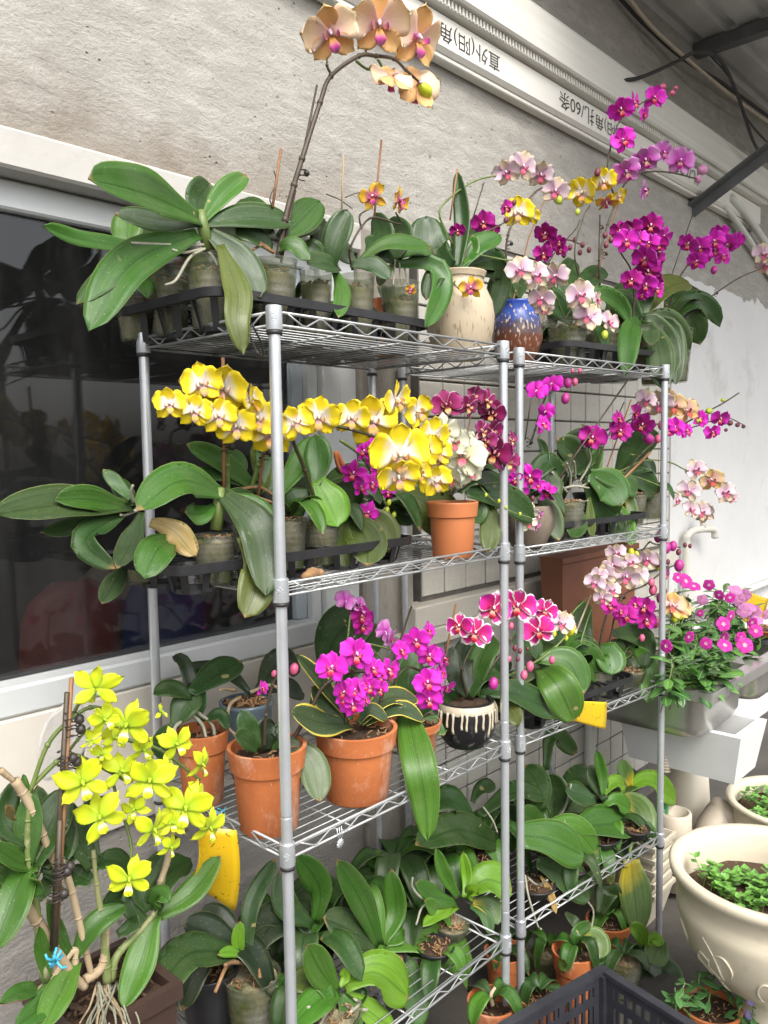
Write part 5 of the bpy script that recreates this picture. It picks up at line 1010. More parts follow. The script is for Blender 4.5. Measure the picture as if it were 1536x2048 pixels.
for u, v, s, y, p_ in ((800, 1302, 50, 40, 0), (832, 1281, 58, 0, -5), (854, 1262, 46, 60, 0), (858, 1310, 58, 20, -5), (886, 1318, 48, 60, 0), (880, 1345, 46, 60, -10), (893, 1372, 40, 60, -50), (856, 1364, 60, 0, -5), (858, 1398, 60, 10, -15)): FL(t4, 'mag', u, v, s, -.07, y, p_)
for u, v, s, y, p_, bk in ((692, 1200, 46, 10, -10, True), (718, 1212, 40, 60, 0, False), (722, 1232, 46, 20, 0, False), (725, 1252, 44, 20, -10, False), (770, 1262, 52, 30, 0, True), (780, 1278, 46, 60, 0, False)): FL(t4, 'deep' if v > 1220 and u < 750 else 'lilac', u, v, s, -.01, y, p_, back=bk)
ST(t4, [(700, 1340), (695, 1290), (700, 1230)], .0024, M_stemg); CLIP(t4, 700, 1275, .008)
t5 = POT('potted_orchid', 'orchid with one big dark oval leaf leaning on the sill behind the magenta flowers', 'orchid', 'black', 690, .33, S3, 1420, 86)
L(t5, (650, 1345), (672, 1275), (735, 1215), 96, 'd', 12, .06, .15); L(t5, (680, 1380), (720, 1300), (760, 1250), 70, 'd', 15, .08, .15); auto_leaves(t5, 690, 1400, 4, .16, .065, 'd', .7)
BK = POT('potted_orchid', 'black glazed pot with cream drips holding pink white-edged orchids', 'orchid', None, 932, .10, S3, 1398, 116)
m, t, b = nodes('black_drip_glaze'); uvn = N(t, 'ShaderNodeUVMap'); sp = N(t, 'ShaderNodeSeparateXYZ'); t.links.new(uvn.outputs[0], sp.inputs[0])
sc_ = tnoise(t, 60, 4, .7, sc=(1, 1, .3)); t.links.new(mix(t, mth(t, 'MULTIPLY', ramp(t, sc_, [(.56, (0,0,0)), (.66, (1,1,1))]), ramp(t, sp.outputs[1], [(.05, (1,1,1)), (.45, (0,0,0))])), (.012, .011, .013), (.30, .29, .29)), b.inputs['Base Color']); setin(b, Roughness=.3)
M_bdrip = m; M_drip = rough_mat('cream_glaze', (.56, .50, .38), (.46, .40, .29), 20, .35, 60, .1, .002)
h = BK.h; rr = BK.r*1.04
BP = [(rr*.62, 0), (rr*.70, h*.05), (rr*.90, h*.25), (rr*1.0, h*.52), (rr*1.0, h*.74), (rr*.95, h*.93), (rr*.90, h), (rr*.80, h), (rr*.76, h*.85)]
lathe_part('pot', BP, M_bdrip, BK.e, BK.e.location, 44)
def rad(z):
    for (r0, z0), (r1, z1) in zip(BP, BP[1:7]):
        if z0 <= z <= z1 and z1 > z0: return r0+(r1-r0)*(z-z0)/(z1-z0)
    return rr*.9
g = MB(); n = 64; lens = [h*(.16+.05*noise.noise((i*.35, 2, 0))) for i in range(n)]
vs = []; fs = []
for i in range(n):
    a = 2*pi*i/n
    for j in range(5):
        z = h*.985-lens[i]*j/4; q = rad(z)+(.0022 if j < 4 else .0004); vs.append(BK.e.location+V((q*cos(a), q*sin(a), z)))
for i in range(n):
    for j in range(4): k = (i+1) % n; fs.append((i*5+j, i*5+j+1, k*5+j+1, k*5+j))
g.add(vs, fs)
for i in range(26):
    a = 2*pi*i/26+rnd.uniform(-.06, .06); l_ = h*rnd.uniform(.25, .62); pts = []
    for j in range(7): z = h*.86-l_*j/6; q = rad(z)+.001; pts.append(BK.e.location+V((q*cos(a+.012*sin(j)), q*sin(a+.012*sin(j)), z)))
    g.tube(pts, [.0042, .0034, .003, .0028, .0028, .0032, .0036], 6)
g.build('glaze_drip', M_drip, BK.e)
g = MB(); soil_top(g, BK.e.location+V((0, 0, h*.92)), rr*.8); g.build('growing_medium', M_soil, BK.e)
L(BK, (948, 1390), (962, 1320), (988, 1272), 54, 'g', 20, .02, .2); L(BK, (935, 1395), (905, 1345), (906, 1292), 36, 'k', 15, .04); L(BK, (955, 1388), (1020, 1385), (1118, 1428), 54, 'd', 35, -.10, .25); L(BK, (985, 1395), (1015, 1415), (1038, 1452), 40, 'o', 15, -.10); L(BK, (945, 1390), (925, 1330), (930, 1280), 44, 'k', 15, .08); L(BK, (940, 1395), (960, 1355), (1000, 1345), 44, 'd', 35, 0)
L(BK, (960, 1390), (1000, 1330), (1015, 1345), 40, 'd', 20, .05)
STAKE(BK, (885, 1340), (912, 1208), .003); ST(BK, [(935, 1395), (925, 1340), (945, 1290)], .0026, M_stemd); ST(BK, [(945, 1395), (985, 1330), (1040, 1262)], .0032, M_stemd, dy=-.04)
for u, v, s, y, p_ in ((986, 1216, 76, 0, 0), (1036, 1212, 78, 8, 0), (1090, 1222, 56, 20, 0), (920, 1252, 58, -10, 0), (950, 1266, 66, 5, -8), (1077, 1262, 72, 0, -4)): FL(BK, 'pico', u, v, s, -.08, y, p_)
for u, v, s, c in ((1022, 1252, 16, 'pink'), (1030, 1296, 14, 'brown'), (1040, 1302, 12, 'brown'), (1055, 1298, 9, 'brown'), (1018, 1318, 14, 'pink'), (1036, 1318, 11, 'brown'), (987, 1367, 26, 'mag'), (1048, 1350, 20, 'pink'), (1060, 1333, 22, 'pink'), (1104, 1320, 17, 'pink')): BUD(BK, c, u, v, s, -.10)
ST(BK, [(975, 1372), (1040, 1340), (1080, 1318), (1110, 1295), (1132, 1272)], .003, M_stemg, dy=-.06)
# ================================================================== third tier, right rack
B3 = DB[2]; b3 = B3+.010
tray(.93, 1.47, .035, .34, B3+.003, .795, 4, 3, 'black nursery tray on the third tier by the yellow sticky card', R2T)
W1 = POT('potted_orchid', 'orchid with broad ribbed drooping leaves on the third tier of the tiled-side rack', 'orchid', 'black', 1085, .12, b3, 1375, 80)
L(W1, (1075, 1318, .08), (1135, 1325, .02), (1168, 1388, -.02), 58, 'g', 25, 0, .25); L(W1, (1080, 1335, .08), (1115, 1372, -.005), (1148, 1442, -.03), 78, 'm', 15, 0, .25); L(W1, (1130, 1312), (1168, 1308), (1200, 1362), 56, 'g', 25, -.04); L(W1, (1075, 1330), (1050, 1350), (1030, 1370), 40, 'p', 30, -.03); L(W1, (1075, 1330), (1090, 1290), (1110, 1280), 50, 'd', 30, .05)
L(W1, (1130, 1310), (1150, 1285), (1180, 1278), 36, 'g', 35, 0); L(W1, (1075, 1340), (1062, 1380), (1040, 1420), 40, 'g', 10, -.08); L(W1, (1080, 1320), (1060, 1290), (1020, 1280), 46, 'd', 30, .05); L(W1, (1085, 1330), (1120, 1290), (1160, 1285), 50, 'd', 35, .06)
FL(W1, 'pale', 1122, 1246, 56, -.03, 20); FL(W1, 'pale', 1140, 1250, 44, -.03, 60); BUD(W1, 'lime', 1140, 1258, 30, -.04); BUD(W1, 'lime', 1108, 1268, 14, -.04); BUD(W1, 'lime', 1132, 1276, 13, -.04)
W2 = POT('potted_orchid', 'orchid with a dense head of pale yellow and pink flowers, third tier', 'orchid', 'clear', 1195, .1, b3, 1335, 62, .9)
ST(W2, [(1195, 1330), (1205, 1260), (1222, 1200), (1235, 1150)], .003, M_stemd, dy=-.03); STAKE(W2, (1150, 1270), (1182, 1190), .003, M_cane); STAKE(W2, (1205, 1330), (1232, 1230), .003); CLIP(W2, 1242, 1195, .009)
for u, v, s, y in ((1232, 1105, 46, 0), (1258, 1125, 44, 30), (1294, 1118, 50, 10), (1226, 1130, 48, 0), (1212, 1150, 50, -10), (1190, 1165, 48, 0), (1252, 1152, 60, 5), (1236, 1140, 44, 10), (1274, 1150, 46, 20), (1222, 1180, 44, 20), (1205, 1195, 36, 0), (1200, 1150, 36, -20)): FL(W2, 'pale', u, v, s, -.06+rnd.uniform(-.02, .02), y)
for u, v in ((1262, 1104), (1272, 1110), (1316, 1132), (1284, 1158)): BUD(W2, 'lime', u, v, 17, -.07)
L(W2, (1190, 1330), (1215, 1310), (1222, 1350), 60, 'g', 20, -.06); L(W2, (1195, 1330), (1170, 1300), (1150, 1310), 50, 'd', 30, 0); L(W2, (1190, 1325), (1165, 1260), (1170, 1200), 40, 'd', 15, .08); L(W2, (1200, 1330), (1240, 1300), (1250, 1310), 50, 'd', 30, 0)
ST(W2, [(1120, 1260), (1150, 1220), (1175, 1195)], .002, M_stemg); ST(W2, [(1160, 1290), (1175, 1240), (1190, 1200)], .002, M_stemg)
W3 = POT('potted_orchid', 'orchid with deep magenta flowers and buds arching past the end post, third tier', 'orchid', 'clear', 1262, .08, b3, 1340, 60, .9)
ST(W3, [(1215, 1310), (1240, 1200), (1290, 1170), (1330, 1140), (1355, 1128)], .0026, M_stemd, dy=-.05); ST(W3, [(1240, 1160), (1275, 1115), (1298, 1085), (1310, 1088), (1360, 1095)], .0024, M_stemd, dy=-.05)
for u, v, s, y in ((1218, 1212, 38, 10), (1252, 1232, 52, 0), (1268, 1208, 38, 30), (1288, 1212, 46, 10), (1292, 1240, 44, 10), (1240, 1222, 34, 30), (1330, 1150, 30, 60)): FL(W3, 'deep', u, v, s, -.05, y)
for u, v, s, c in ((1317, 1074, 24, 'mag'), (1332, 1096, 26, 'mag'), (1346, 1092, 22, 'mag'), (1357, 1104, 14, 'brown'), (1370, 1090, 11, 'brown'), (1380, 1092, 10, 'brown'), (1358, 1131, 26, 'mag'), (1318, 1124, 22, 'mag'), (1336, 1124, 12, 'brown'), (1303, 1165, 18, 'pink'), (1306, 1180, 22, 'pink'), (1322, 1196, 24, 'mag'), (1328, 1182, 16, 'brown'), (1311, 1246, 22, 'pink'), (1284, 1276, 16, 'pink')): BUD(W3, c, u, v, s, -.06)
for u, v, s, y in ((1345, 1212, 60, 10), (1360, 1218, 44, 30)): FL(W3, 'apri', u, v, s, -.07, y)
BUD(W3, 'lime', 1350, 1236, 18, -.08); BUD(W3, 'lime', 1360, 1232, 16, -.08); ST(W3, [(1280, 1250), (1310, 1222), (1345, 1228)], .0024, M_stemd, dy=-.06)
L(W3, (1225, 1268), (1282, 1275), (1288, 1340), 50, 'd', 20, -.03, .2); L(W3, (1262, 1290), (1298, 1330), (1294, 1408), 44, 'm', 10, -.07, .2); L(W3, (1240, 1310), (1262, 1270), (1290, 1262), 44, 'd', 30, .03); L(W3, (1255, 1320), (1230, 1300), (1210, 1330), 40, 'd', 25, 0)
for u, y in ((1130, .25), (1200, .26), (1250, .22)):
    q = POT('potted_orchid', 'plain dark potted orchid %s on the third tier' % ('next to the brown planter' if u == 1130 else 'under the pale yellow flowers' if u == 1200 else 'under the magenta buds'), 'orchid', 'black', u, y, b3, 1340, 60); auto_leaves(q, u, 1325, 5, .15, .055, 'd', .9)
# brown planter box at the back
M_brown = rough_mat('brown_plastic', (.20, .075, .038), (.16, .058, .03), 5, .5, 60, .08, .002)
x0 = AY(1102, 1200, .36).x; x1 = AY(1262, 1200, .34).x; z1 = AY(1150, 1108, .34).z
br_ = empty('planter_box', (x0, .36, B3+.003), 'plain brown rectangular planter box at the back of the third tier', 'planter')
g = MB(); y0, y1, zz0 = .315, .405, B3+.003
g.add([(x0+.02, y0+.01, zz0), (x1-.02, y0+.01, zz0), (x1-.02, y1-.01, zz0), (x0+.02, y1-.01, zz0), (x0, y0, z1), (x1, y0, z1), (x1, y1, z1), (x0, y1, z1), (x0+.01, y0+.01, z1), (x1-.01, y0+.01, z1), (x1-.01, y1-.01, z1), (x0+.01, y1-.01, z1), (x0+.02, y0+.015, z1-.1), (x1-.02, y0+.015, z1-.1), (x1-.02, y1-.015, z1-.1), (x0+.02, y1-.015, z1-.1)],
      [(3,2,1,0), (0,1,5,4), (1,2,6,5), (2,3,7,6), (3,0,4,7), (4,5,9,8), (5,6,10,9), (6,7,11,10), (7,4,8,11), (8,9,13,12), (9,10,14,13), (10,11,15,14), (11,8,12,15), (12,13,14,15)])
g.build('body', M_brown, br_, False)
g = MB(); g.box((x0-.006, y0-.006, z1-.022), (x1+.006, y0-.001, z1+.001), .002); g.build('lip', M_brown, br_, False)
# ================================================================== bottom tier, left rack
S4 = DA[3]+.003
X1_ = POT('potted_orchid', 'flowerless orchid with a huge dark leaf reaching left from a clear pot, bottom tier', 'orchid', 'clear', 505, .20, S4, 1945, 112, .93)
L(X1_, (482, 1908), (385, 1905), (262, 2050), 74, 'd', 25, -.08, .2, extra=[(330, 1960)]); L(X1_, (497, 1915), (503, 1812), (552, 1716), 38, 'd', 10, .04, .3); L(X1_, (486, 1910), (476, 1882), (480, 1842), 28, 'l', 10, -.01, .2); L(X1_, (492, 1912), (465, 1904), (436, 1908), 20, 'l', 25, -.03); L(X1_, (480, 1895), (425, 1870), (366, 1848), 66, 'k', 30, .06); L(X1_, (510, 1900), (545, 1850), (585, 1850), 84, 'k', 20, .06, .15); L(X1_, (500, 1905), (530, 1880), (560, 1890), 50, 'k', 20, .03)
L(X1_, (485, 1900), (440, 1840), (400, 1820), 50, 'k', 20, .1)
for pts in ([(480, 1920), (455, 1930), (430, 1985)], [(490, 1925), (465, 1925), (450, 1930)], [(500, 1925), (515, 1935), (520, 1955)]): ST(X1_, pts, .005, M_bark, 'dry_sheath', -.05)
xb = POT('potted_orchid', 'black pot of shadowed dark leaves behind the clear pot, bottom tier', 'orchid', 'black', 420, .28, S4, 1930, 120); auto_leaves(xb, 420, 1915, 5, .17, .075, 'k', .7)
X2_ = POT('potted_orchid', 'orchid with bright yellow-green young leaves at the front of the bottom tier', 'orchid', 'clear', 665, .10, S4, 2020, 120, .92)
L(X2_, (688, 1972), (750, 1945), (816, 1996), 82, 'l', 28, -.05, .25); L(X2_, (674, 1985), (640, 1940), (614, 1888), 60, 'm', 15, -.03, .15); L(X2_, (678, 1985), (640, 2000), (585, 2052), 60, 'm', 20, -.06); L(X2_, (690, 1985), (740, 2025), (790, 2060), 46, 'l', 20, -.06); L(X2_, (680, 1975), (690, 1955), (686, 1935), 22, 'l', 10, .0); L(X2_, (690, 1985), (720, 2000), (728, 2005), 44, 'd', 25, -.03); L(X2_, (672, 1990), (610, 1965), (575, 1975), 60, 'o', 25, .02); L(X2_, (680, 1990), (700, 2040), (690, 2080), 50, 'g', 10, -.06)
for pts in ([(680, 1990), (640, 2010), (615, 2015)], [(685, 1995), (700, 2015), (735, 2020)], [(675, 2000), (650, 2030), (640, 2050)], [(690, 1995), (720, 2005), (700, 2025)]): ROOT(X2_, pts, .0045, -.04)
X3_ = POT('potted_orchid', 'vigorous orchid with tall upright and wide spreading green leaves, bottom tier centre', 'orchid', 'black', 760, .17, S4, 1925, 110)
L(X3_, (758, 1893), (727, 1812), (672, 1718), 52, 'g', 15, .0, .3, base=.45); L(X3_, (765, 1886), (792, 1825), (782, 1738), 46, 'm', 12, .02, .3, base=.45); L(X3_, (768, 1893), (850, 1880), (946, 1924), 84, 'm', 30, -.07, .2); L(X3_, (752, 1893), (700, 1862), (646, 1836), 64, 'b', 30, .02); L(X3_, (752, 1896), (695, 1888), (640, 1878), 42, 'd', 30, -.01); L(X3_, (780, 1900), (822, 1955), (840, 2058), 54, 'g', 15, -.10, .2); L(X3_, (770, 1890), (800, 1870), (810, 1860), 36, 'm', 25, -.02)
L(X3_, (770, 1890), (835, 1850), (860, 1800), 50, 'd', 25, .08); L(X3_, (755, 1890), (720, 1800), (720, 1750), 50, 'd', 15, .1)
for pts in ([(755, 1905), (720, 1905), (700, 1915)], [(762, 1905), (785, 1915), (800, 1930)]): ROOT(X3_, pts, .005, -.03)
X4_ = POT('potted_orchid', 'orchid fan of light green leaves by the front right post, bottom tier', 'orchid', 'clear', 905, .12, S4, 1850, 66, .9)
L(X4_, (918, 1795), (889, 1750), (872, 1696), 28, 'm', 12, .02, .4); L(X4_, (928, 1795), (934, 1755), (926, 1703), 24, 'l', 10, .02, .4); L(X4_, (932, 1790), (972, 1760), (1024, 1776), 66, 'l', 25, -.06, .3); L(X4_, (912, 1804), (870, 1795), (830, 1766), 38, 'g', 30, .0); L(X4_, (908, 1812), (878, 1824), (848, 1800), 30, 'm', 25, -.03); L(X4_, (915, 1815), (880, 1828), (846, 1852), 26, 'l', 25, -.05); L(X4_, (945, 1805), (982, 1815), (996, 1850), 40, 'y', 15, -.06); L(X4_, (940, 1812), (970, 1830), (982, 1870), 26, 'g', 10, -.06); L(X4_, (935, 1800), (945, 1785), (955, 1790), 30, 'l', 25, -.05)
for pts in ([(905, 1815), (850, 1800), (825, 1775), (825, 1755)], [(905, 1815), (850, 1810), (832, 1850)]): ROOT(X4_, pts, .0035, -.02)
X5_ = POT('potted_orchid', 'orchid with a long spotted dark leaf pressed against the front right post, bottom tier', 'orchid', 'black', 940, .24, S4, 1720, 90)
L(X5_, (1003, 1690), (920, 1660), (830, 1692), 66, 'd', 25, -.08, .2, base=.4); L(X5_, (945, 1605), (960, 1580), (990, 1566), 32, 'd', 15, .02); L(X5_, (960, 1630), (1030, 1585), (1092, 1592), 40, 'd', 35, 0); L(X5_, (945, 1640), (900, 1600), (850, 1620), 50, 'd', 35, .02); L(X5_, (945, 1640), (880, 1650), (840, 1660), 40, 'd', 35, .03)
for pts in ([(965, 1612), (985, 1640), (995, 1665)],): ROOT(X5_, pts, .003, -.06)
X6_ = POT('potted_orchid', 'orchid with one upright leaf beside the front left post, bottom tier', 'orchid', 'black', 620, .22, S4, 1900, 100)
L(X6_, (632, 1845), (640, 1775), (596, 1708), 54, 'g', 10, -.02, .2); L(X6_, (625, 1850), (570, 1810), (560, 1740), 50, 'd', 15, .05); auto_leaves(X6_, 620, 1880, 5, .16, .065, 'd', .7)
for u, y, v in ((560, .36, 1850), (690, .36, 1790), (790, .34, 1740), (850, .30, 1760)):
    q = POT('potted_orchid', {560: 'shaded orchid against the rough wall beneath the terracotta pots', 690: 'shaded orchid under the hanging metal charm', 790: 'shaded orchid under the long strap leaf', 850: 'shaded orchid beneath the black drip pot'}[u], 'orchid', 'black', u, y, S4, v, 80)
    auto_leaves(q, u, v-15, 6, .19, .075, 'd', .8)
# ================================================================== bottom tier, right rack
B4 = DB[3]+.003
U1 = POT('potted_orchid', 'orchid with a large glossy leaf scarred yellow, bottom tier by the paired posts', 'orchid', 'black', 1070, .12, B4, 1775, 84)
L(U1, (1040, 1672), (1100, 1680), (1168, 1712), 78, 'g', 25, -.08, .2, base=.6); L(U1, (1080, 1660), (1150, 1662), (1193, 1706), 58, 'm', 25, -.04); L(U1, (1072, 1725), (1132, 1755), (1180, 1798), 66, 'b', 18, -.08, .35); L(U1, (1140, 1663), (1200, 1650), (1264, 1648), 68, 'g', 30, -.02, .3); L(U1, (1090, 1740), (1165, 1710), (1185, 1770), 40, 'd', 20, -.04); L(U1, (1080, 1750), (1100, 1785), (1112, 1828), 15, 'x', 10, -.1, name='dry_leaf')
for pts in ([(1050, 1750), (1057, 1793), (1075, 1850), (1082, 1858)], [(1170, 1797), (1187, 1823), (1180, 1868)], [(1055, 1755), (1075, 1770), (1095, 1760)]): ROOT(U1, pts, .0036, -.08)
U2 = POT('potted_orchid', 'tall massed orchid with blue-green leaves and a pale root, bottom tier before the tiles', 'orchid', 'black', 1130, .24, B4, 1720, 84)
L(U2, (1120, 1625), (1155, 1565), (1192, 1550), 56, 'd', 25, .05); L(U2, (1092, 1540), (1105, 1470), (1152, 1506), 38, 'd', 12, .04, .2); L(U2, (1085, 1620), (1075, 1570), (1048, 1530), 56, 'd', 15, .04); L(U2, (1118, 1650), (1160, 1610), (1180, 1568), 58, 'b', 12, -.02, .2); L(U2, (1100, 1640), (1050, 1590), (1020, 1600), 40, 'd', 30, .02); L(U2, (1105, 1640), (1110, 1580), (1090, 1550), 60, 'd', 15, .06); L(U2, (1100, 1650), (1060, 1610), (1045, 1570), 60, 'd', 15, .07); L(U2, (1110, 1640), (1075, 1640), (1040, 1620), 40, 'g', 30, -.04)
ROOT(U2, [(1104, 1652), (1130, 1615), (1142, 1568)], .0045, -.06); auto_leaves(U2, 1130, 1660, 6, .19, .075, 'd', .9)
U3 = POT('potted_orchid', 'orchid with yellowing and lime leaves at the sink end of the bottom tier', 'orchid', 'black', 1225, .14, B4, 1700, 80)
L(U3, (1236, 1590), (1278, 1625), (1284, 1690), 62, 'y', 15, -.08, .2); L(U3, (1252, 1582), (1298, 1562), (1352, 1604), 44, 'l', 30, -.05, .3); L(U3, (1260, 1572), (1250, 1545), (1242, 1518), 32, 'y', 12, .02, .3); L(U3, (1206, 1592), (1204, 1550), (1193, 1500), 24, 'm', 10, .02, .4); L(U3, (1208, 1588), (1228, 1566), (1250, 1572), 30, 'l', 25, -.01); L(U3, (1190, 1600), (1160, 1590), (1130, 1580), 44, 'd', 30, .05); L(U3, (1230, 1590), (1262, 1560), (1280, 1550), 50, 'd', 25, .05); L(U3, (1210, 1610), (1230, 1600), (1260, 1620), 36, 'm', 25, -.03); L(U3, (1225, 1650), (1250, 1700), (1240, 1735), 50, 'b', 10, -.06); L(U3, (1210, 1600), (1195, 1560), (1178, 1530), 40, 'd', 15, .06); L(U3, (1215, 1680), (1215, 1720), (1222, 1770), 30, 'o', 10, -.07)
auto_leaves(U3, 1225, 1650, 5, .15, .065, 'd', .8)
U4 = POT('potted_orchid', 'orchid with a big half-yellow leaf hanging below the bottom tier rail', 'orchid', 'black', 1270, .06, B4, 1685, 60)
L(U4, (1262, 1718), (1270, 1790), (1276, 1866), 64, 'y', 8, -.05, .2, base=.5, peak=.4); L(U4, (1265, 1680), (1290, 1660), (1300, 1690), 36, 'g', 20, -.03); ST(U4, [(1268, 1680), (1260, 1700), (1263, 1722)], .006, M_stemg, 'leaf_stalk', -.03)
for u, y, v in ((1100, .36, 1640), (1180, .32, 1640), (1050, .34, 1650)):
    q = POT('potted_orchid', {1100: 'shaded orchid low against the tiles near the white riser pipe', 1180: 'shaded orchid low against the tiles under the brown planter', 1050: 'shaded orchid low behind the paired front posts'}[u], 'orchid', 'black', u, y, B4, v, 70); auto_leaves(q, u, v-15, 6, .18, .07, 'd', .9)

for u, y, v, w_, lb in ((1140, .10, 1742, 84, 'empty looking black pot with dry bark, bottom tier behind the scarred leaf'), (1200, .12, 1712, 80, 'black pot with small dark leaves, bottom tier under the blue-green leaf'), (600, .14, 1990, 100, 'dark potted orchid beside the front left post foot, bottom tier'), (830, .2, 1830, 90, 'dark potted orchid behind the wide spreading leaf, bottom tier'), (870, .10, 1930, 80, 'low dark potted orchid at the rail under the light green fan')):
    q = POT('potted_orchid', lb, 'orchid', 'black', u, y, B4 if u > 1030 else S4, v, w_); auto_leaves(q, u, v-8, 5, .12, .055, 'd', .8)

for u, y, v, lb in ((705, .30, 1830, 'mid green orchid clump under the tall magenta terracotta pot, bottom tier'), (880, .27, 1730, 'mid green orchid clump under the drip glazed pot, bottom tier'), (965, .30, 1700, 'mid green orchid clump behind the front right post, bottom tier'), (1155, .30, 1660, 'mid green orchid clump under the brown planter, bottom tier'), (1245, .26, 1640, 'mid green orchid clump at the sink end below the pale yellow flowers')):
    q = POT('potted_orchid', lb, 'orchid', 'black', u, y, B4 if u > 1030 else S4, v, 70); auto_leaves(q, u, v-12, 6, .19, .07, 'g', 1.0)
# ================================================================== lime dendrobium left of the racks
M_planter = rough_mat('brown_planter', (.050, .026, .018), (.036, .020, .014), 8, .55, 60, .1, .002)
c = AY(205, 1985, .13); pz = c.z
DN = Plant('potted_orchid', 'lime yellow orchid with cane stems in a tall brown planter beside the window rack', 'orchid', V((c.x, .15, FLOOR)), .13)
g = MB(); cx, cy, s0, s1 = c.x+.01, .15, .075, .09
vs = []
for s, z in ((s0, FLOOR), (s1, pz-.03), (s1+.008, pz-.03), (s1+.008, pz), (s1-.008, pz), (s1-.012, pz-.06)): vs += [(cx-s, cy-s, z), (cx+s, cy-s, z), (cx+s, cy+s, z), (cx-s, cy+s, z)]
fs = [(3, 2, 1, 0)]
for k in range(5):
    for i in range(4): j = (i+1) % 4; fs.append((k*4+i, k*4+j, k*4+4+j, k*4+4+i))
g.add(vs, fs); g.build('pot', M_planter, DN.e, False)
g = MB(); n = 12; vs = [(cx-s1+2*s1*i/n, cy-s1+2*s1*j/n, pz-.02+.012*noise.noise((i*.7, j*.7, 1))) for i in range(n+1) for j in range(n+1)]
g.add(vs, [(i*(n+1)+j, (i+1)*(n+1)+j, (i+1)*(n+1)+j+1, i*(n+1)+j+1) for i in range(n) for j in range(n)]); chips(g, (cx, cy, pz-.012), .08, 60, .014); g.build('growing_medium', M_soil, DN.e)
for pts, r, mt in (([(30, 1560), (60, 1610), (90, 1680), (115, 1740)], .010, M_cane), ([(0, 1540), (28, 1562)], .007, M_cane), ([(45, 1800), (100, 1880), (145, 1950), (170, 1975)], .012, M_cane), ([(110, 1690), (140, 1770), (160, 1850), (185, 1960)], .009, M_cane), ([(215, 1965), (210, 1900), (206, 1850), (195, 1780), (186, 1700)], .011, M_sheath), ([(222, 1960), (235, 1910), (290, 1850), (318, 1800), (345, 1650)], .010, M_sheath), ([(150, 1940), (148, 1900), (100, 1960), (60, 1990), (0, 2005)], .008, M_cane), ([(90, 1960), (70, 1800), (55, 1700), (60, 1580)], .011, M_sheath), ([(170, 1960), (205, 1930), (213, 1850)], .011, M_cane), ([(345, 1660), (335, 1720), (318, 1770)], .009, M_cane)):
    r *= .78
    ST(DN, pts, r, mt, 'cane', 0, r*(.45 if mt is M_sheath else .75), 6, 8)
for a in (((55, 1735), (25, 1800), (-15, 1905), 86, 'g', 20, -.06), ((60, 1735), (100, 1650), (132, 1575), 80, 'd', 15, .02), ((52, 1730), (58, 1650), (62, 1580), 54, 'g', 12, .0), ((62, 1735), (20, 1715), (-20, 1690), 42, 'g', 25, -.02), ((100, 1760), (150, 1680), (215, 1590), 64, 'd', 15, .07), ((60, 1720), (20, 1650), (10, 1585), 60, 'd', 15, .05), ((95, 1750), (125, 1690), (130, 1620), 60, 'd', 15, .04), ((60, 1725), (85, 1640), (75, 1570), 50, 'd', 12, .05), ((30, 1770), (0, 1745), (-20, 1740), 50, 'd', 25, 0), ((75, 1800), (120, 1745), (150, 1760), 40, 'd', 20, .06), ((55, 1690), (10, 1640), (30, 1560), 50, 'd', 20, .04), ((85, 1735), (105, 1700), (118, 1640), 46, 'd', 15, .05), ((40, 1750), (70, 1770), (80, 1760), 46, 'g', 20, -.06),
          ((186, 1735), (150, 1665), (134, 1600), 52, 'd', 15, .03), ((190, 1735), (225, 1722), (272, 1748), 44, 'd', 30, .02), ((184, 1765), (160, 1755), (136, 1738), 44, 'd', 20, .04), ((190, 1720), (170, 1650), (185, 1600), 46, 'd', 12, .06),
          ((316, 1832), (385, 1785), (442, 1711), 50, 'm', 20, -.03), ((310, 1822), (335, 1750), (382, 1718), 60, 'd', 15, .06), ((308, 1832), (280, 1930), (246, 2018), 64, 'm', 12, -.06), ((300, 1820), (280, 1775), (330, 1700), 46, 'd', 15, .04), ((305, 1815), (320, 1790), (340, 1805), 40, 'g', 20, -.05), ((290, 1850), (260, 1810), (265, 1770), 40, 'd', 15, .03),
          ((150, 1912), (190, 1850), (254, 1812), 46, 'g', 20, -.02), ((145, 1918), (110, 1850), (95, 1798), 28, 'g', 12, -.02), ((98, 1965), (84, 1900), (78, 1850), 30, 'm', 10, -.03), ((150, 1925), (118, 1990), (82, 2065), 60, 'm', 15, -.06), ((120, 1945), (85, 2010), (30, 2055), 50, 'g', 15, -.05), ((80, 1980), (40, 1985), (0, 2008), 32, 'g', 30, -.04), ((235, 1870), (265, 1850), (275, 1830), 30, 'd', 25, -.02), ((200, 1850), (230, 1800), (255, 1790), 40, 'd', 15, .05)):
    L(DN, *a[:4], a[4], a[5], a[6], .28, base=.5, peak=.5, tip=1.9)
L(DN, (62, 1590), (50, 1570), (46, 1548), 16, 'm', 10, 0); L(DN, (28, 1640), (20, 1625), (15, 1610), 18, 'x', 10, -.05, name='dry_leaf'); L(DN, (340, 1700), (350, 1690), (352, 1670), 22, 'd', 10, -.02)
STAKE(DN, (104, 1900), (134, 1385), .0042, M_stemd, .11, .08); STAKE(DN, (112, 1900), (143, 1356), .0036, M_stake, .11, .08); STAKE(DN, (110, 1900), (120, 1640), .0045, M_stemd, .10, .09)
for u, v in ((143, 1440), (146, 1460), (130, 1518), (138, 1525), (118, 1745), (124, 1735), (112, 1790)): CLIP(DN, u, v, .011, .08)
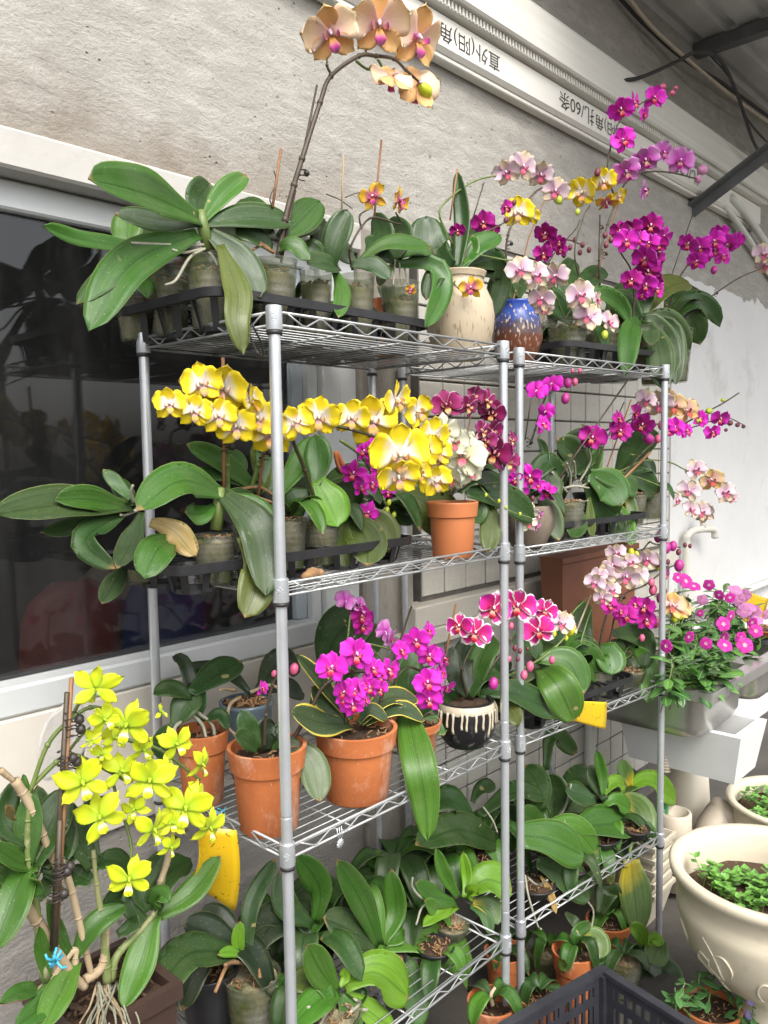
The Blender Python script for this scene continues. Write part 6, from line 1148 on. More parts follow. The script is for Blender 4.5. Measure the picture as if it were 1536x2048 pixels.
ST(DN, [(60, 1585), (95, 1490), (140, 1440), (180, 1415), (215, 1420)], .0032, M_stemg, dy=-.05); ST(DN, [(64, 1572), (112, 1525), (145, 1510), (185, 1525), (250, 1560)], .0032, M_stemg, dy=-.05); ST(DN, [(132, 1510), (155, 1480), (180, 1455)], .0024, M_stemg, dy=-.03); ST(DN, [(146, 1430), (160, 1405), (190, 1385)], .0026, M_stemg, dy=-.03); ST(DN, [(250, 1640), (262, 1690), (262, 1730)], .0026, M_stemg, dy=-.05); ST(DN, [(255, 1480), (320, 1500), (400, 1560)], .0028, M_stemg, dy=-.05); ST(DN, [(225, 1560), (232, 1600), (220, 1640)], .0024, M_stemg, dy=-.05)
for u, v, s, y, p_, rl, bk in ((193, 1378, 112, 8, -10, 10, True), (208, 1440, 80, 30, 0, 20, False), (253, 1452, 126, -4, -6, 0, False), (180, 1482, 62, 110, -40, 0, False), (165, 1566, 122, 0, -10, 8, False), (240, 1545, 100, 40, -10, -5, False), (300, 1562, 128, 0, -8, 4, False), (352, 1490, 100, 30, -5, 10, False), (402, 1530, 76, 60, -20, 0, False), (202, 1636, 118, -15, -15, 18, False), (370, 1616, 128, 4, -10, -4, False), (305, 1660, 100, 35, -20, 6, False), (418, 1655, 92, 25, -20, 10, False), (259, 1758, 116, 0, -10, 0, False), (322, 1425, 46, 70, 20, 0, False), (345, 1648, 70, 20, 0, 0, False), (230, 1478, 60, 30, 0, 0, False), (285, 1500, 66, 30, -10, 10, False), (330, 1540, 70, 40, -10, -10, False), (270, 1620, 70, -20, -15, 12, False), (392, 1585, 62, 40, 0, 0, False), (205, 1510, 62, -20, 0, 8, False), (340, 1695, 60, 30, -25, 0, False)): FL(DN, 'lime', u, v, s, -.06+rnd.uniform(-.02, .01), y, p_, rl, back=bk)
for i in range(26):
    u0 = rnd.uniform(185, 235); du = rnd.uniform(-55, 60); ST(DN, [(u0, rnd.uniform(1960, 1985)), (u0+du*.4, 2005+rnd.uniform(-8, 12)), (u0+du*.8, 2030+rnd.uniform(-10, 20)), (u0+du, 2060+rnd.uniform(-15, 20))], .0024, M_root if i % 3 else M_cane, 'root', rnd.uniform(-.17, -.10), .0012, 4, 5)
g = MB(); q = AY(112, 1922, .06)
for k in range(9): a = V((rnd.uniform(-1, 1), rnd.uniform(-1, 1), rnd.uniform(-1, 1)))*.012; g.tube([q, q+a, q+a*1.4+V((.004, 0, .004))], .0022, 5)
M_cyan = plainm('cyan_tie', (.05, .38, .55), .4)
g.build('plastic_tie', M_cyan, DN.e)
# ---- sticky cards
m, t, b = nodes('yellow_sticky_card'); k1 = ramp(t, tnoise(t, 130, 2, .5), [(.66, (0,0,0)), (.70, (1,1,1))]); t.links.new(mix(t, k1, (.66, .42, .01), (.05, .03, .01)), b.inputs['Base Color']); setin(b, Roughness=.35); M_card = m
def card(label, tl, tr, brr, bl, Y, bend=.02):
    g = MB(); P4 = [AY(*p, Y) for p in (tl, tr, brr, bl)]; nrm = (P4[1]-P4[0]).cross(P4[3]-P4[0]).normalized()
    def fn(u, v):
        u = (u+1)/2; p = P4[0].lerp(P4[1], u).lerp(P4[3].lerp(P4[2], u), v); return p+nrm*(bend*(v*v*1.0+sin(pi*u)*.5-.3)), nrm
    grid_solid(g, fn, 8, 10, .0012); return tag(g.build('sticky_card', M_card), label, 'sticky card', 'yellow sticky insect cards')
card('curled yellow sticky insect card hanging from the third tier by the lime orchid', (385, 1668), (462, 1655), (494, 1838), (404, 1778), .10, .055)
card('small yellow sticky card hanging below the third tier rail by the white pipe', (1150, 1402), (1212, 1404), (1214, 1460), (1142, 1440), .0, .008)
card('yellow sticky card stuck upright among the vinca flowers', (1478, 1176), (1536, 1198), (1522, 1262), (1480, 1235), .25, .01)
# ---- small hanging things
g = MB(); q = AY(674, 1668, -.004)
for k in range(3): g.tube([q+V((k*.006, 0, .012)), q+V((k*.006, -.002, -.004)), q+V((k*.004+.002, -.003, -.012))], .0009, 5)
g.ball(q+V((.005, -.003, -.020)), .008, 10, 6, (1, .4, 1))
for k in range(10): a = k*.628; g.tube([q+V((.005, -.004, -.020)), q+V((.005+.010*cos(a), -.004, -.020+.010*sin(a)))], .0012, 5)
tag(g.build('metal_charm', M_chrome), 'tiny silver daisy charm hooked on the third tier front rail', 'charm')
g = MB(); g.tube(crom([AZ(500, 672, 1.735), AY(512, 700, .02), AY(525, 714, .02), AY(524, 690, .01), AY(505, 650, .0)], 6), .0018, 6); tag(g.build('wire_hook', M_cable), 'black wire hook dangling under the top tier corner', 'hook')
g = MB(); q = AY(432, 1628, .16)
for k in range(5): g.tube(crom([q+V((rnd.uniform(-.02, .02), rnd.uniform(-.01, .01), rnd.uniform(-.02, .02))) for _ in range(4)], 4), .0011, 4)
tag(g.build('plastic_string', M_cyan), 'bright blue plastic string tied round the third tier side rail', 'string')
# ================================================================== right side: sink with vinca
M_inox = rough_mat('stainless_steel', (.66, .65, .62), (.56, .55, .52), 6, .30, 50, .1, .002, metal=.8, c3=(.34, .31, .26), s3=4, th=.6)
sk = empty('steel_sink', (2.2, .15, .70), 'dented stainless steel double sink used as a planter beside the racks', 'sink')
SZ, SX0, SX1, SY0, SY1 = .70, 1.69, 2.78, -.135, .46
def basin(x0, x1, y0, y1, z1, z0, R):
    g = MB(); rings = []
    for ins, z in ((0, z1), (.006, z1-.012), (.010, z0+.05), (.03, z0+.012), (.07, z0)):
        pts = []
        for sx, sy, a0 in ((1, -1, -90), (1, 1, 0), (-1, 1, 90), (-1, -1, 180)):
            for i in range(5):
                a = radians(a0+90*i/4); r = max(.01, R); pts.append(((x0+x1)/2+sx*((x1-x0)/2-R-ins)+r*cos(a), (y0+y1)/2+sy*((y1-y0)/2-R-ins)+r*sin(a), z))
        rings.append(pts)
    n = len(rings[0]); vs = [p for r in rings for p in r]; fs = []
    for k in range(len(rings)-1):
        for i in range(n): j = (i+1) % n; fs.append((k*n+j, k*n+i, (k+1)*n+i, (k+1)*n+j))
    fs.append(tuple((len(rings)-1)*n+i for i in range(n))); g.add(vs, fs)
    vs2 = [(x*1, y, z) for x, y, z in vs]; return g
for x0, x1 in ((1.735, 2.16), (2.30, 2.73)):
    bz_ = basin(x0, x1, SY0+.05, SY1-.1, SZ-.004, .50, .06); bz_.build('basin', M_inox, sk)
g = MB()   # flange: a ring of flat strips with a folded edge
for a, b_ in (((SX0, SY0), (SX1, SY0+.055)), ((SX0, SY1-.105), (SX1, SY1)), ((SX0, SY0+.0555), (1.74, SY1-.1055)), ((2.155, SY0+.0555), (2.305, SY1-.1055)), ((2.725, SY0+.0555), (SX1, SY1-.1055))): g.box((a[0], a[1], SZ-.003), (b_[0], b_[1], SZ))
for a, b_ in (((SX0-.002, SY0-.003, SZ-.032), (SX1+.002, SY0-.0005, SZ+.006)), ((SX0-.003, SY0, SZ-.032), (SX0-.0005, SY1, SZ+.006)), ((SX0, SY1+.0005, SZ-.03), (SX1, SY1+.003, SZ+.04))): g.box(a, b_, .001)
g.build('rim', M_inox, sk, False)
g = MB(); q = V((1.95, .13, .5)); g.lathe([(.03, -.03), (.032, .002)], 14, q)
pts = [q+V((.0, 0, -.03)), q+V((-.005, 0, -.1)), q+V((-.02, 0, -.2))]
g.tube(pts, .016, 10)
for k in range(14): z = -.05-k*.011; g.tube([q+V((-.003-.001*k, 0, z)), q+V((-.0035-.001*k, 0, z-.004))], .021, 12)
g.build('drain_hose', M_pvcb, sk)
for x in (1.78, 2.66):
    g = MB(); g.box((x-.015, -.06, SZ-.035), (x+.015, WY-.005, SZ-.012), .002); g.box((x-.0145, WY-.04, .40), (x+.0145, WY-.005, SZ-.036), .002); g.build('bracket', M_steel, sk, False)
# vinca
lm = []
for k in range(3):
    g = MB()
    def fn(u, v, k=k): h = .5*leaf_shape(v, .12, .55, 1.9)*.42; return V((u*h, v, .10*v-.22*v*v*(k*.5+.5)+.18*abs(u)*h)), V((0, 0, 1))
    grid_solid(g, fn, 4, 7, .012); me = g.mesh('leaf'); me.materials.append(None); lm.append(me)
m, t, b = nodes('vinca_leaf'); uvn = N(t, 'ShaderNodeUVMap'); sp = N(t, 'ShaderNodeSeparateXYZ'); t.links.new(uvn.outputs[0], sp.inputs[0]); oi = N(t, 'ShaderNodeObjectInfo')
a_ = mth(t, 'ABSOLUTE', mth(t, 'SUBTRACT', mth(t, 'MULTIPLY', sp.outputs[0], 2), 1))
c_ = mix(t, oi.outputs['Random'], (.030, .095, .022), (.095, .23, .04)); c_ = mix(t, ramp(t, a_, [(.03, (1,1,1)), (.09, (0,0,0))]), c_, (.22, .34, .12)); t.links.new(c_, b.inputs['Base Color']); setin(b, Roughness=.34); M_vleaf = m
m_vf = petal_mat('vinca_petal', (.75, .55, .62), (.56, .02, .30), (.58, .04, .38), s0=.10, s1=.22, s2=.9); m_vl = petal_mat('vinca_petal_pale', (.7, .3, .5), (.62, .22, .48), (.60, .26, .50), s0=.1, s1=.3, s2=.9)
g = MB()
for k in range(5): petal(g, 72*k, .46, .44, 0, .1, -.05, .25, .66, 3.0, k*3., .04, .02)
vfm = g.mesh('flower'); vfm.materials.append(None)
def small_leaf(p, pos, az, el, s, mat, me=None):
    o = bpy.data.objects.new('leaf', me or lm[rnd.randrange(3)]); col.objects.link(o); o.parent = p.e; setm(o, mat)
    o.location = pos-p.e.location; o.rotation_euler = (el, rnd.uniform(-.3, .3), az-pi/2); o.scale = (s, s, s)
def bush(p, us, n, mat, smin, smax, ylo, yhi, top, bot):
    """shoots with whorls of leaves, tips at the pixels us"""
    for (u, v, Y) in us:
        tip = AY(u, v, Y); b0 = V((tip.x+rnd.uniform(-.03, .03), tip.y+rnd.uniform(-.02, .04), bot)); g = MB(); g.tube([b0, (b0+tip)/2+V((rnd.uniform(-.01, .01), 0, 0)), tip], .002, 5); g.build('stalk', M_stemg, p.e)
        for i in range(n):
            f = rnd.uniform(.35, 1); q = b0.lerp(tip, f); small_leaf(p, q, rnd.uniform(0, 6.28), rnd.uniform(-.5, .75)-(1-f)*.5, rnd.uniform(smin, smax), mat)
VN = Plant('vinca_plant', 'bushy pink vinca with glossy green leaves growing in the steel sink', 'flowering plant', V((1.95, .1, .505)), .05)
g = MB(); g.box((1.78, -.05, .51), (2.12, .32, .665), .02); g.build('soil', M_soil, VN.e)
us = [(rnd.uniform(1335, 1500), rnd.uniform(1175, 1330), 0) for _ in range(64)]
us = [(u, v, -.06+.30*(1330-v)/130+rnd.uniform(-.03, .05)) for u, v, _ in us]
bush(VN, us, 8, M_vleaf, .06, .095, 0, 0, 0, .66)
bush(VN, [(1360, 1345, -.03), (1395, 1355, -.07), (1430, 1350, -.09), (1345, 1310, 0), (1460, 1335, -.1), (1410, 1320, -.08)], 12, M_vleaf, .07, .10, 0, 0, 0, .665)
def vflower(p, u, v, s, Y, mat, yaw=None):
    pos = AY(u, v, Y); sz = s*mpp(pos)*rnd.uniform(.88, 1.15); z = (CAM-pos).normalized(); x = UP.cross(z).normalized(); y = z.cross(x)
    R = Matrix((x, y, z)).transposed() @ Matrix.Rotation(radians(rnd.uniform(-50, 60) if yaw is None else yaw), 3, 'Y') @ Matrix.Rotation(radians(rnd.uniform(-50, 25)), 3, 'X') @ Matrix.Rotation(rnd.uniform(0, 6), 3, 'Z')
    o = bpy.data.objects.new('flower', vfm); col.objects.link(o); o.parent = p.e; setm(o, mat); o.matrix_basis = Matrix.Translation(pos-p.e.location) @ R.to_4x4() @ Matrix.Diagonal((sz, sz, sz, 1))
for u, v, s in ((1372, 1162, 40), (1388, 1172, 30), (1418, 1170, 26), (1356, 1155, 22), (1332, 1292, 32), (1378, 1274, 30), (1412, 1287, 30), (1447, 1248, 34), (1462, 1232, 30), (1450, 1290, 36), (1448, 1275, 28), (1490, 1290, 34), (1482, 1275, 26), (1512, 1262, 34), (1505, 1245, 28), (1438, 1190, 26), (1400, 1226, 16), (1460, 1195, 26)): vflower(VN, u, v, s, -.10+.26*(1300-v)/140, m_vf)
for u, v, s in ((1472, 1182, 32), (1478, 1200, 30), (1490, 1190, 28), (1488, 1222, 32), (1508, 1225, 32), (1462, 1178, 24), (1405, 1200, 26), (1515, 1240, 24), (1535, 1228, 26), (1498, 1215, 28)): vflower(VN, u, v, s, -.04+.26*(1300-v)/140, m_vl)
VP = POT('terracotta_pot', 'terracotta pot of leafy seedlings standing on the sink flange', 'pot', 'terracotta', 1530, .02, .702, 1285, 66)
bush(VP, [(1520, 1275, .02), (1535, 1262, .02), (1545, 1275, .02)], 8, M_vleaf, .03, .05, 0, 0, 0, AY(1530, 1290, .02).z)
# ================================================================== floor on the right
M_crm = rough_mat('cream_plastic', (.60, .55, .44), (.54, .49, .38), 4, .42, 50, .05, .002)
M_foam = rough_mat('styrofoam', (.64, .64, .63), (.58, .58, .57), 3, .7, 160, .2, .002, c3=(.55, .54, .51), s3=5, th=.62)
fx0, fx1, fy0, fy1, fz0, fz1 = 1.90, AY(1534, 1470, -.155).x, -.155, .30, .322, .502
sb = empty('styrofoam_box', (2.15, .07, fz0), 'white styrofoam box wedged under the steel sink', 'box')
g = MB(); t_ = .03; k_ = .03
vs = [(fx0+k_, fy0+k_, fz0), (fx1-k_, fy0+k_, fz0), (fx1-k_, fy1-k_, fz0), (fx0+k_, fy1-k_, fz0), (fx0, fy0, fz1), (fx1, fy0, fz1), (fx1, fy1, fz1), (fx0, fy1, fz1), (fx0+t_, fy0+t_, fz1), (fx1-t_, fy0+t_, fz1), (fx1-t_, fy1-t_, fz1), (fx0+t_, fy1-t_, fz1), (fx0+t_+.02, fy0+t_+.02, fz0+t_), (fx1-t_-.02, fy0+t_+.02, fz0+t_), (fx1-t_-.02, fy1-t_-.02, fz0+t_), (fx0+t_+.02, fy1-t_-.02, fz0+t_)]
g.add(vs, [(3,2,1,0), (0,1,5,4), (1,2,6,5), (2,3,7,6), (3,0,4,7), (4,5,9,8), (5,6,10,9), (6,7,11,10), (7,4,8,11), (8,9,13,12), (9,10,14,13), (10,11,15,14), (11,8,12,15), (12,13,14,15)]); g.build('body', M_foam, sb, False)
lathe_part('pot', [(.115, 0), (.12, .006), (.11, .02), (.08, fz0-FLOOR-.004), (.0, fz0-FLOOR-.003)], M_crm, tag(empty('upturned_pot', (2.27, .19, FLOOR), 'upturned cream plastic pot propping the styrofoam box from below', 'pot'), None), V((2.27, .19, FLOOR)), 30)
# pvc stub and elbow
pv = empty('drain_pipe', (1.96, .1, FLOOR), 'weathered beige drain pipe with upright socket and elbow below the sink', 'pipe')
q = AY(1350, 1600, .08); qx = q.x
g = MB(); g.lathe([(.052, 0), (.052, .14), (.060, .145), (.060, .285-FLOOR*0), (.056, .29), (.048, .29), (.048, .1)], 24, (qx, .08, FLOOR+.03)); g.build('socket', M_pvcb, pv)
e0 = V((qx+.02, .07, FLOOR+.075)); e1 = AY(1455, 1625, -.02)
g = MB(); g.tube(crom([e0, e0+V((.12, -.03, .0)), e0.lerp(e1, .7)+V((0, 0, .01)), e1], 6), .062, 18, cap=True); g.tube([e1-(e1-e0).normalized()*.05, e1+(e1-e0).normalized()*.012], .070, 18); g.build('elbow', M_pvcb, pv)
# second pipe: white riser behind the rack
g = MB(); a_ = AY(1182, 1440, .49); g.tube([(a_.x, .495, FLOOR), (a_.x, .495, .62)], .022, 12); tag(g.build('riser_pipe', M_pvc), 'stained white riser pipe on the tiles behind the lower tiers', 'pipe')
# stacked cream planters
px_, py_ = 1.715, .20
for k in range(5):
    z = FLOOR+k*.042; e = empty('window_planter', (px_, py_, z), ['lowest cream window planter of the nested stack beside the rack', 'second cream window planter up in the nested stack beside the rack', 'middle cream window planter of the nested stack beside the rack', 'fourth cream window planter up in the nested stack beside the rack', 'topmost cream window planter of the nested stack, a green packet standing in it'][k], 'planter', 'nested cream planters')
    g = MB(); hx, hy, h = .085, .17, .13; vs = []
    for s, zz in ((.80, 0), (.985, h-.015), (1.02, h-.015), (1.03, h), (.965, h), (.77, .012)): vs += [(px_-hx*s, py_-hy*s, z+zz), (px_+hx*s, py_-hy*s, z+zz), (px_+hx*s, py_+hy*s, z+zz), (px_-hx*s, py_+hy*s, z+zz)]
    fs = [(3, 2, 1, 0)] + [(a*4+i, a*4+(i+1) % 4, a*4+4+(i+1) % 4, a*4+4+i) for a in range(5) for i in range(4)] + [(20, 21, 22, 23)]
    g.add(vs, fs); g.build('body', M_crm, e, False)
q = AY(1334, 1622, .12); g = MB()
def fn(u, v): return V((q.x+u*.028*(1-.35*v*v), q.y+.004*u*u, q.z-.055+.10*v)), V((-.5, -.85, 0))
grid_solid(g, fn, 6, 6, .01); m_, t, b = nodes('seed_packet'); t.links.new(ramp(t, tnoise(t, 45, 3, .6), [(.40, (.03, .30, .10)), (.56, (.08, .38, .12)), (.62, (.62, .60, .5)), (.72, (.45, .06, .05))]), b.inputs['Base Color']); setin(b, Roughness=.3)
pk = g.build('seed_packet', m_); tag(pk, 'green printed seed packet with rounded top standing in the cream planter', 'packet')
# cream urns
M_urn = rough_mat('cream_glaze_urn', (.62, .56, .43), (.57, .51, .38), 2.5, .33, 40, .08, .003, c3=(.42, .35, .24), s3=7, th=.58)
M_leafs = rough_mat('seedling_green', (.10, .26, .04), (.17, .36, .07), 60, .4, bstr=0)
def urn(label, cx, cy, zr, r, z0, soil, detail):
    U = Plant('stone_urn', label, 'urn', V((cx, cy, z0)), cy, 'cream bowl urns'); h = zr-z0
    prof = [(r*.46, 0), (r*.48, h*.08), (r*.36, h*.16), (r*.30, h*.29), (r*.36, h*.34), (r*.62, h*.43), (r*.84, h*.57), (r*.945, h*.75), (r*.955, h*.80), (r*.93, h*.83), (r*.94, h*.86), (r*.97, h*.93), (r*1.02, h*.95), (r*1.03, h*.985), (r*1.0, h), (r*.92, h*.99), (r*.89, h*.96), (r*.90, h*.84), (r*.84, h*.6)]
    lathe_part('bowl', prof, M_urn, U.e, U.e.location, 56)
    if detail:
        def R(zf):
            for (r0, a0), (r1, a1) in zip(prof[4:10], prof[5:11]):
                if a0 <= zf*h <= a1: return r0+(r1-r0)*(zf*h-a0)/(a1-a0)
            return r*.9
        g = MB()
        for k in range(8):
            A0 = 2*pi*k/8+.35
            for m0, pts in enumerate(([(0, .74), (.10, .66), (.16, .56), (.08, .50), (-.02, .55), (.02, .62)], [(.02, .60), (-.12, .62), (-.20, .56), (-.16, .48), (-.08, .50)], [(.1, .66), (.24, .68), (.32, .62), (.28, .56)], [(0, .50), (.02, .42), (-.04, .36)])):
                c3 = crom([(a, zf, 0) for a, zf in pts], 4); g = MB(); g.tube([V((cx+(R(p.y)+.001)*cos(A0+p.x), cy+(R(p.y)+.001)*sin(A0+p.x), z0+p.y*h)) for p in c3], [.0010+.0026*sin(pi*i/(len(c3)-1)) for i in range(len(c3))], 6); g.build('relief_scroll', M_urn, U.e)
    zz = z0+h*soil; g = MB(); soil_top(g, (cx, cy, zz), r*.885, 36, .016); g.build('soil', M_soil, U.e)
    return U, zz
sl = []
for k in range(2):
    g = MB()
    def fn(u, v): h = .5*leaf_shape(v, .2, .6, 2.4)*.75; return V((u*h, v, .12*sin(v*3)+.2*abs(u)*h)), V((0, 0, 1))
    grid_solid(g, fn, 2, 4, .015); me = g.mesh('leaf'); me.materials.append(None); sl.append(me)
def seedlings(p, c, r, zz, n, hmin, hmax, name='seedling', off=(0, 0), mat=None, ls=.02):
    for i in range(n):
        a = rnd.uniform(0, 6.28); q = r*sqrt(rnd.random()); b0 = V((c[0]+off[0]+q*cos(a), c[1]+off[1]+q*sin(a), zz)); h = rnd.uniform(hmin, hmax); g = MB()
        t_ = b0+V((rnd.uniform(-.3, .3)*h, rnd.uniform(-.3, .3)*h, h)); g.tube([b0, (b0+t_)/2+V((.1*h, 0, 0)), t_], .0011, 4)
        for k in range(7):
            f = .45+.55*k/6; x = b0.lerp(t_, f); az = rnd.uniform(0, 6.28); s = ls*rnd.uniform(.6, 1.2); d = V((cos(az), sin(az), rnd.uniform(-.1, .6))); sd = V((-sin(az), cos(az), 0))
            st_ = x+d*s*.3; vs = [x, st_+sd*s*.42, st_+d*s*.35+sd*s*.48, st_+d*s*.9, st_+d*s*.35-sd*s*.48, st_-sd*s*.42, st_+d*s*.3+V((0, 0, -s*.12))]
            g.add(vs, [(0, 1, 6), (1, 2, 6), (2, 3, 6), (3, 4, 6), (4, 5, 6), (5, 0, 6)])
        o = g.build(name, mat or M_leafs, p.e, False)
U1_, zz = urn('large cream bowl urn with leaf relief, seedlings and dark soil beside the rack', 1.33, -.445, .37, .262, FLOOR, .80, True)
seedlings(U1_, (1.33, -.445), .13, zz, 120, .03, .07, off=(.06, -.09)); seedlings(U1_, (1.33, -.445), .08, zz, 40, .03, .06, off=(-.02, .06)); seedlings(U1_, (1.33, -.445), .05, zz, 14, .04, .08, off=(-.03, .14))
U2_, zz = urn('second cream bowl urn of seedlings behind the pipe elbow', 2.24, -.24, .195, .235, FLOOR, .82, False)
seedlings(U2_, (2.24, -.24), .2, zz, 70, .03, .06)
# black crate
M_crate = rough_mat('crate_plastic', (.024, .025, .031), (.036, .037, .044), 10, .42, 60, .12, .003, c3=(.085, .085, .09), s3=16, th=.64)
cz1 = .16; f_ = AZ(1205, 1935, cz1); l_ = AZ(1010, 2048, cz1); r_ = AZ(1432, 2048, cz1)
dx_ = (l_-f_).normalized(); dy_ = (r_-f_).normalized(); dy_ = (dy_-dx_*dy_.dot(dx_)).normalized(); LX, LY = .56, .38
ce = empty('plastic_crate', f_+dx_*LX/2+dy_*LY/2+V((0, 0, FLOOR-cz1)), 'worn black plastic crate with slotted sides standing before the floor pots', 'crate')
def cbox(name, a, b_, parent):
    g = MB(); vs = []
    for z in (a[2], b_[2]):
        for x, y in ((a[0], a[1]), (b_[0], a[1]), (b_[0], b_[1]), (a[0], b_[1])): vs.append(f_+dx_*x+dy_*y+V((0, 0, z-cz1)))
    g.add(vs, [(3,2,1,0), (4,5,6,7), (0,1,5,4), (1,2,6,5), (2,3,7,6), (3,0,4,7)]); return g
def cmulti(name, boxes):
    g = MB()
    for a, b_ in boxes:
        q = cbox('', a, b_, None); g.add(q.v, q.f)
    return g.build(name, M_crate, ce, False)
def wall_boxes(ln, tofn):
    B = []; n = int(ln/.028); zs = [(FLOOR+.02, FLOOR+.06), (cz1-.085, cz1-.062), (cz1-.034, cz1-.012)]
    for z0, z1 in zs: B.append((0.02, ln-.02, z0, z1))
    x = .02
    for i in range(n):
        w = (ln-.04)/n; B.append((.02+i*w, .02+i*w+(.02 if i % 5 == 0 else .011), FLOOR+.061, cz1-.0855)); B.append((.02+i*w, .02+i*w+(.02 if i % 5 == 0 else .010), cz1-.0615, cz1-.0345))
    return [tofn(*b_) for b_ in B]
cmulti('side', wall_boxes(LX, lambda a, b_, z0, z1: ((a, 0, z0), (b_, .006, z1)))); cmulti('side', wall_boxes(LX, lambda a, b_, z0, z1: ((a, LY-.006, z0), (b_, LY, z1))))
cmulti('end', wall_boxes(LY, lambda a, b_, z0, z1: ((0, a, z0), (.006, b_, z1)))); cmulti('end', wall_boxes(LY, lambda a, b_, z0, z1: ((LX-.006, a, z0), (LX, b_, z1))))
cmulti('corner_post', [((-.003, -.003, FLOOR+.004), (.0195, .0195, cz1-.0115)), ((LX-.0195, -.003, FLOOR+.004), (LX+.003, .0195, cz1-.0115)), ((-.003, LY-.0195, FLOOR+.004), (.0195, LY+.003, cz1-.0115)), ((LX-.0195, LY-.0195, FLOOR+.004), (LX+.003, LY+.003, cz1-.0115))])
cmulti('rim', [((-.012, -.012, cz1-.011), (LX+.012, .012, cz1)), ((-.012, LY-.012, cz1-.011), (LX+.012, LY+.012, cz1)), ((-.012, .0125, cz1-.0111), (.012, LY-.0125, cz1-.0002)), ((LX-.012, .0125, cz1-.0111), (LX+.012, LY-.0125, cz1-.0002))])
cmulti('base', [((.02, .02, FLOOR+.004), (LX-.02, LY-.02, FLOOR+.012))])
# floor pots
FP = [(1218, .10, 1838, 92, 'terracotta', 'wide terracotta pot with dark shoots on the floor under the bottom tier', 'd'), (1150, .02, 1898, 92, 'terracotta', 'terracotta pot with yellowing leaf standing before the bottom tier', 'd'), (1078, .02, 1985, 96, 'terracotta', 'terracotta pot half hidden by the crate and the paired posts', 'd'), (985, .0, 2000, 100, 'terracotta', 'terracotta pot with dry stump beneath the rack corner', 'd'), (1248, -.04, 1912, 72, 'clear', 'small clear pot of dark soil next to the fleshy yellow leaves', 'd'), (1095, .16, 1895, 84, 'clear', 'grubby clear pot on the floor between the racks', 'd'), (1010, .22, 1900, 84, 'terracotta', 'shaded terracotta pot on the floor behind the paired posts', 'd')]
for u, y, v, w_, kd, lb, c_ in FP:
    p = POT('floor_pot', lb, 'pot', kd, u, y, FLOOR+.001, v, w_); auto_leaves(p, u, v-2, 4, .10, .045, c_, .9)
    if u == 1150:
        L(p, (1160, 1912), (1152, 1868), (1182, 1846), 24, 'g', 15, 0); L(p, (1162, 1875), (1192, 1882), (1200, 1918), 50, 'y', 12, -.05, .2); L(p, (1165, 1905), (1190, 1918), (1212, 1920), 24, 'g', 25, -.05); L(p, (1135, 1945), (1125, 1930), (1120, 1915), 20, 'm', 10, -.03)
    if u == 985:
        ST(p, [(985, 2010), (982, 1990), (990, 1975)], .006, M_cane, 'stump')
    if u == 1248:
        L(p, (1290, 1895), (1280, 1868), (1258, 1852), 34, 'l', 15, -.02); L(p, (1286, 1900), (1315, 1895), (1300, 1928), 50, 'y', 10, -.05, .1); L(p, (1275, 1900), (1295, 1925), (1265, 1925), 60, 'd', 15, .0, .1); L(p, (1285, 1925), (1330, 1945), (1348, 1990), 58, 'b', 12, -.10, .15); L(p, (1290, 1890), (1310, 1878), (1318, 1895), 26, 'l', 20, -.05)
    if u == 1218:
        L(p, (1200, 1830), (1215, 1780), (1222, 1825), 50, 'd', 15, .0); L(p, (1130, 1825), (1150, 1845), (1165, 1850), 20, 'b', 25, -.05)
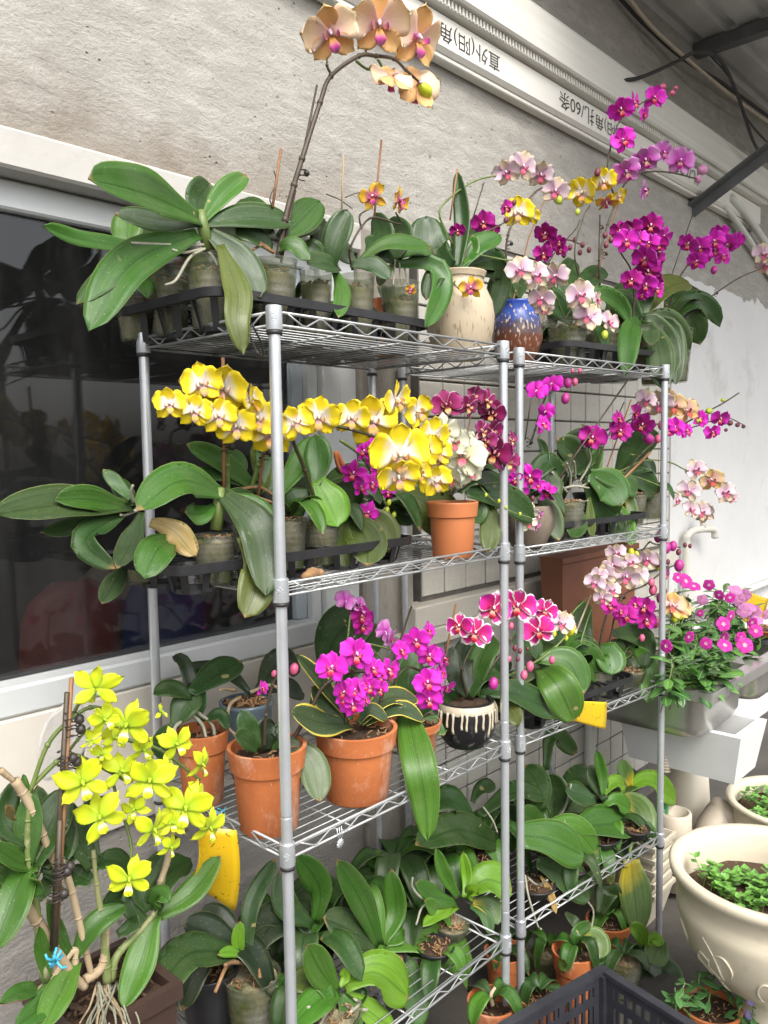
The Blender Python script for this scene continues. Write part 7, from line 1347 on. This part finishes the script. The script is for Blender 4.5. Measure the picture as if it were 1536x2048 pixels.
# leafy seedling pot at the urn's foot
SP = POT('potted_seedling', 'terracotta pot of soft leaved seedlings with tiny violet flowers at the urn foot', 'flowering plant', 'terracotta', 1420, -.32, FLOOR+.001, 2010, 120)
M_soft = rough_mat('soft_leaf', (.045, .13, .035), (.08, .20, .05), 50, .5, 120, .3, .002)
bush(SP, [(1370, 1965, -.3), (1400, 1945, -.3), (1425, 1925, -.32), (1450, 1970, -.33), (1385, 1990, -.3), (1420, 1985, -.33), (1445, 1935, -.3), (1350, 1975, -.28)], 9, M_soft, .03, .055, 0, 0, 0, AY(1420, 2010, -.32).z)
SP2 = POT('potted_seedling', 'small terracotta pot of violet flowered seedlings beneath the urn bowl', 'flowering plant', 'terracotta', 1500, -.40, FLOOR+.001, 2030, 110)
bush(SP2, [(1480, 2010, -.4), (1510, 2000, -.42), (1530, 2015, -.42), (1500, 2025, -.42)], 9, M_soft, .03, .05, 0, 0, 0, AY(1500, 2035, -.4).z)
m_vi = petal_mat('violet_petal', (.5, .4, .6), (.30, .24, .62), (.34, .28, .66))
for u, v, s in ((1502, 2000, 22), (1495, 2030, 18), (1530, 2040, 16)): vflower(SP2, u, v, s, -.44, m_vi)
# children's chairs dimly seen through the window
def chair(x, y, mat, label):
    e = empty('plastic_chair', (x, y, .352), label, 'chair', 'plastic chairs behind the glass'); g = MB()
    def fn(u, v): w_ = .13*(1-.12*v*v)*(1 if v < .8 else sqrt(max(.05, 1-((v-.8)/.22)**2))); return V((x+u*w_, y+.02*u*u-.05*v, .80+.42*v)), V((0, -1, .1)).normalized()
    grid_solid(g, fn, 8, 10, .014); g.build('backrest', mat, e)
    g = MB(); g.box((x-.13, y-.02, .77), (x+.13, y+.28, .80), .01); g.build('seat', mat, e, False)
    for a in (-1, 1):
        for b_ in (0, 1): g = MB(); g.tube([(x+a*.11, y+.02+b_*.22, .77), (x+a*.13, y-.01+b_*.28, .352)], .016, 7); g.build('leg', mat, e)
m_red = plainm('red_plastic', (.42, .05, .03), .4); m_blue = plainm('blue_plastic', (.03, .07, .36), .4); m_tan = plainm('tan_plastic', (.30, .22, .13), .4)
q = AY(120, 1215, .78); chair(q.x, .74, m_red, 'red plastic chair standing behind the dusty window pane')
q = AY(225, 1225, .80); chair(q.x+.09, .98, m_tan, 'tan plastic chair standing behind the dusty window pane')
q = AY(318, 1265, .78); chair(q.x, .76, m_blue, 'blue plastic chair standing behind the dusty window pane')
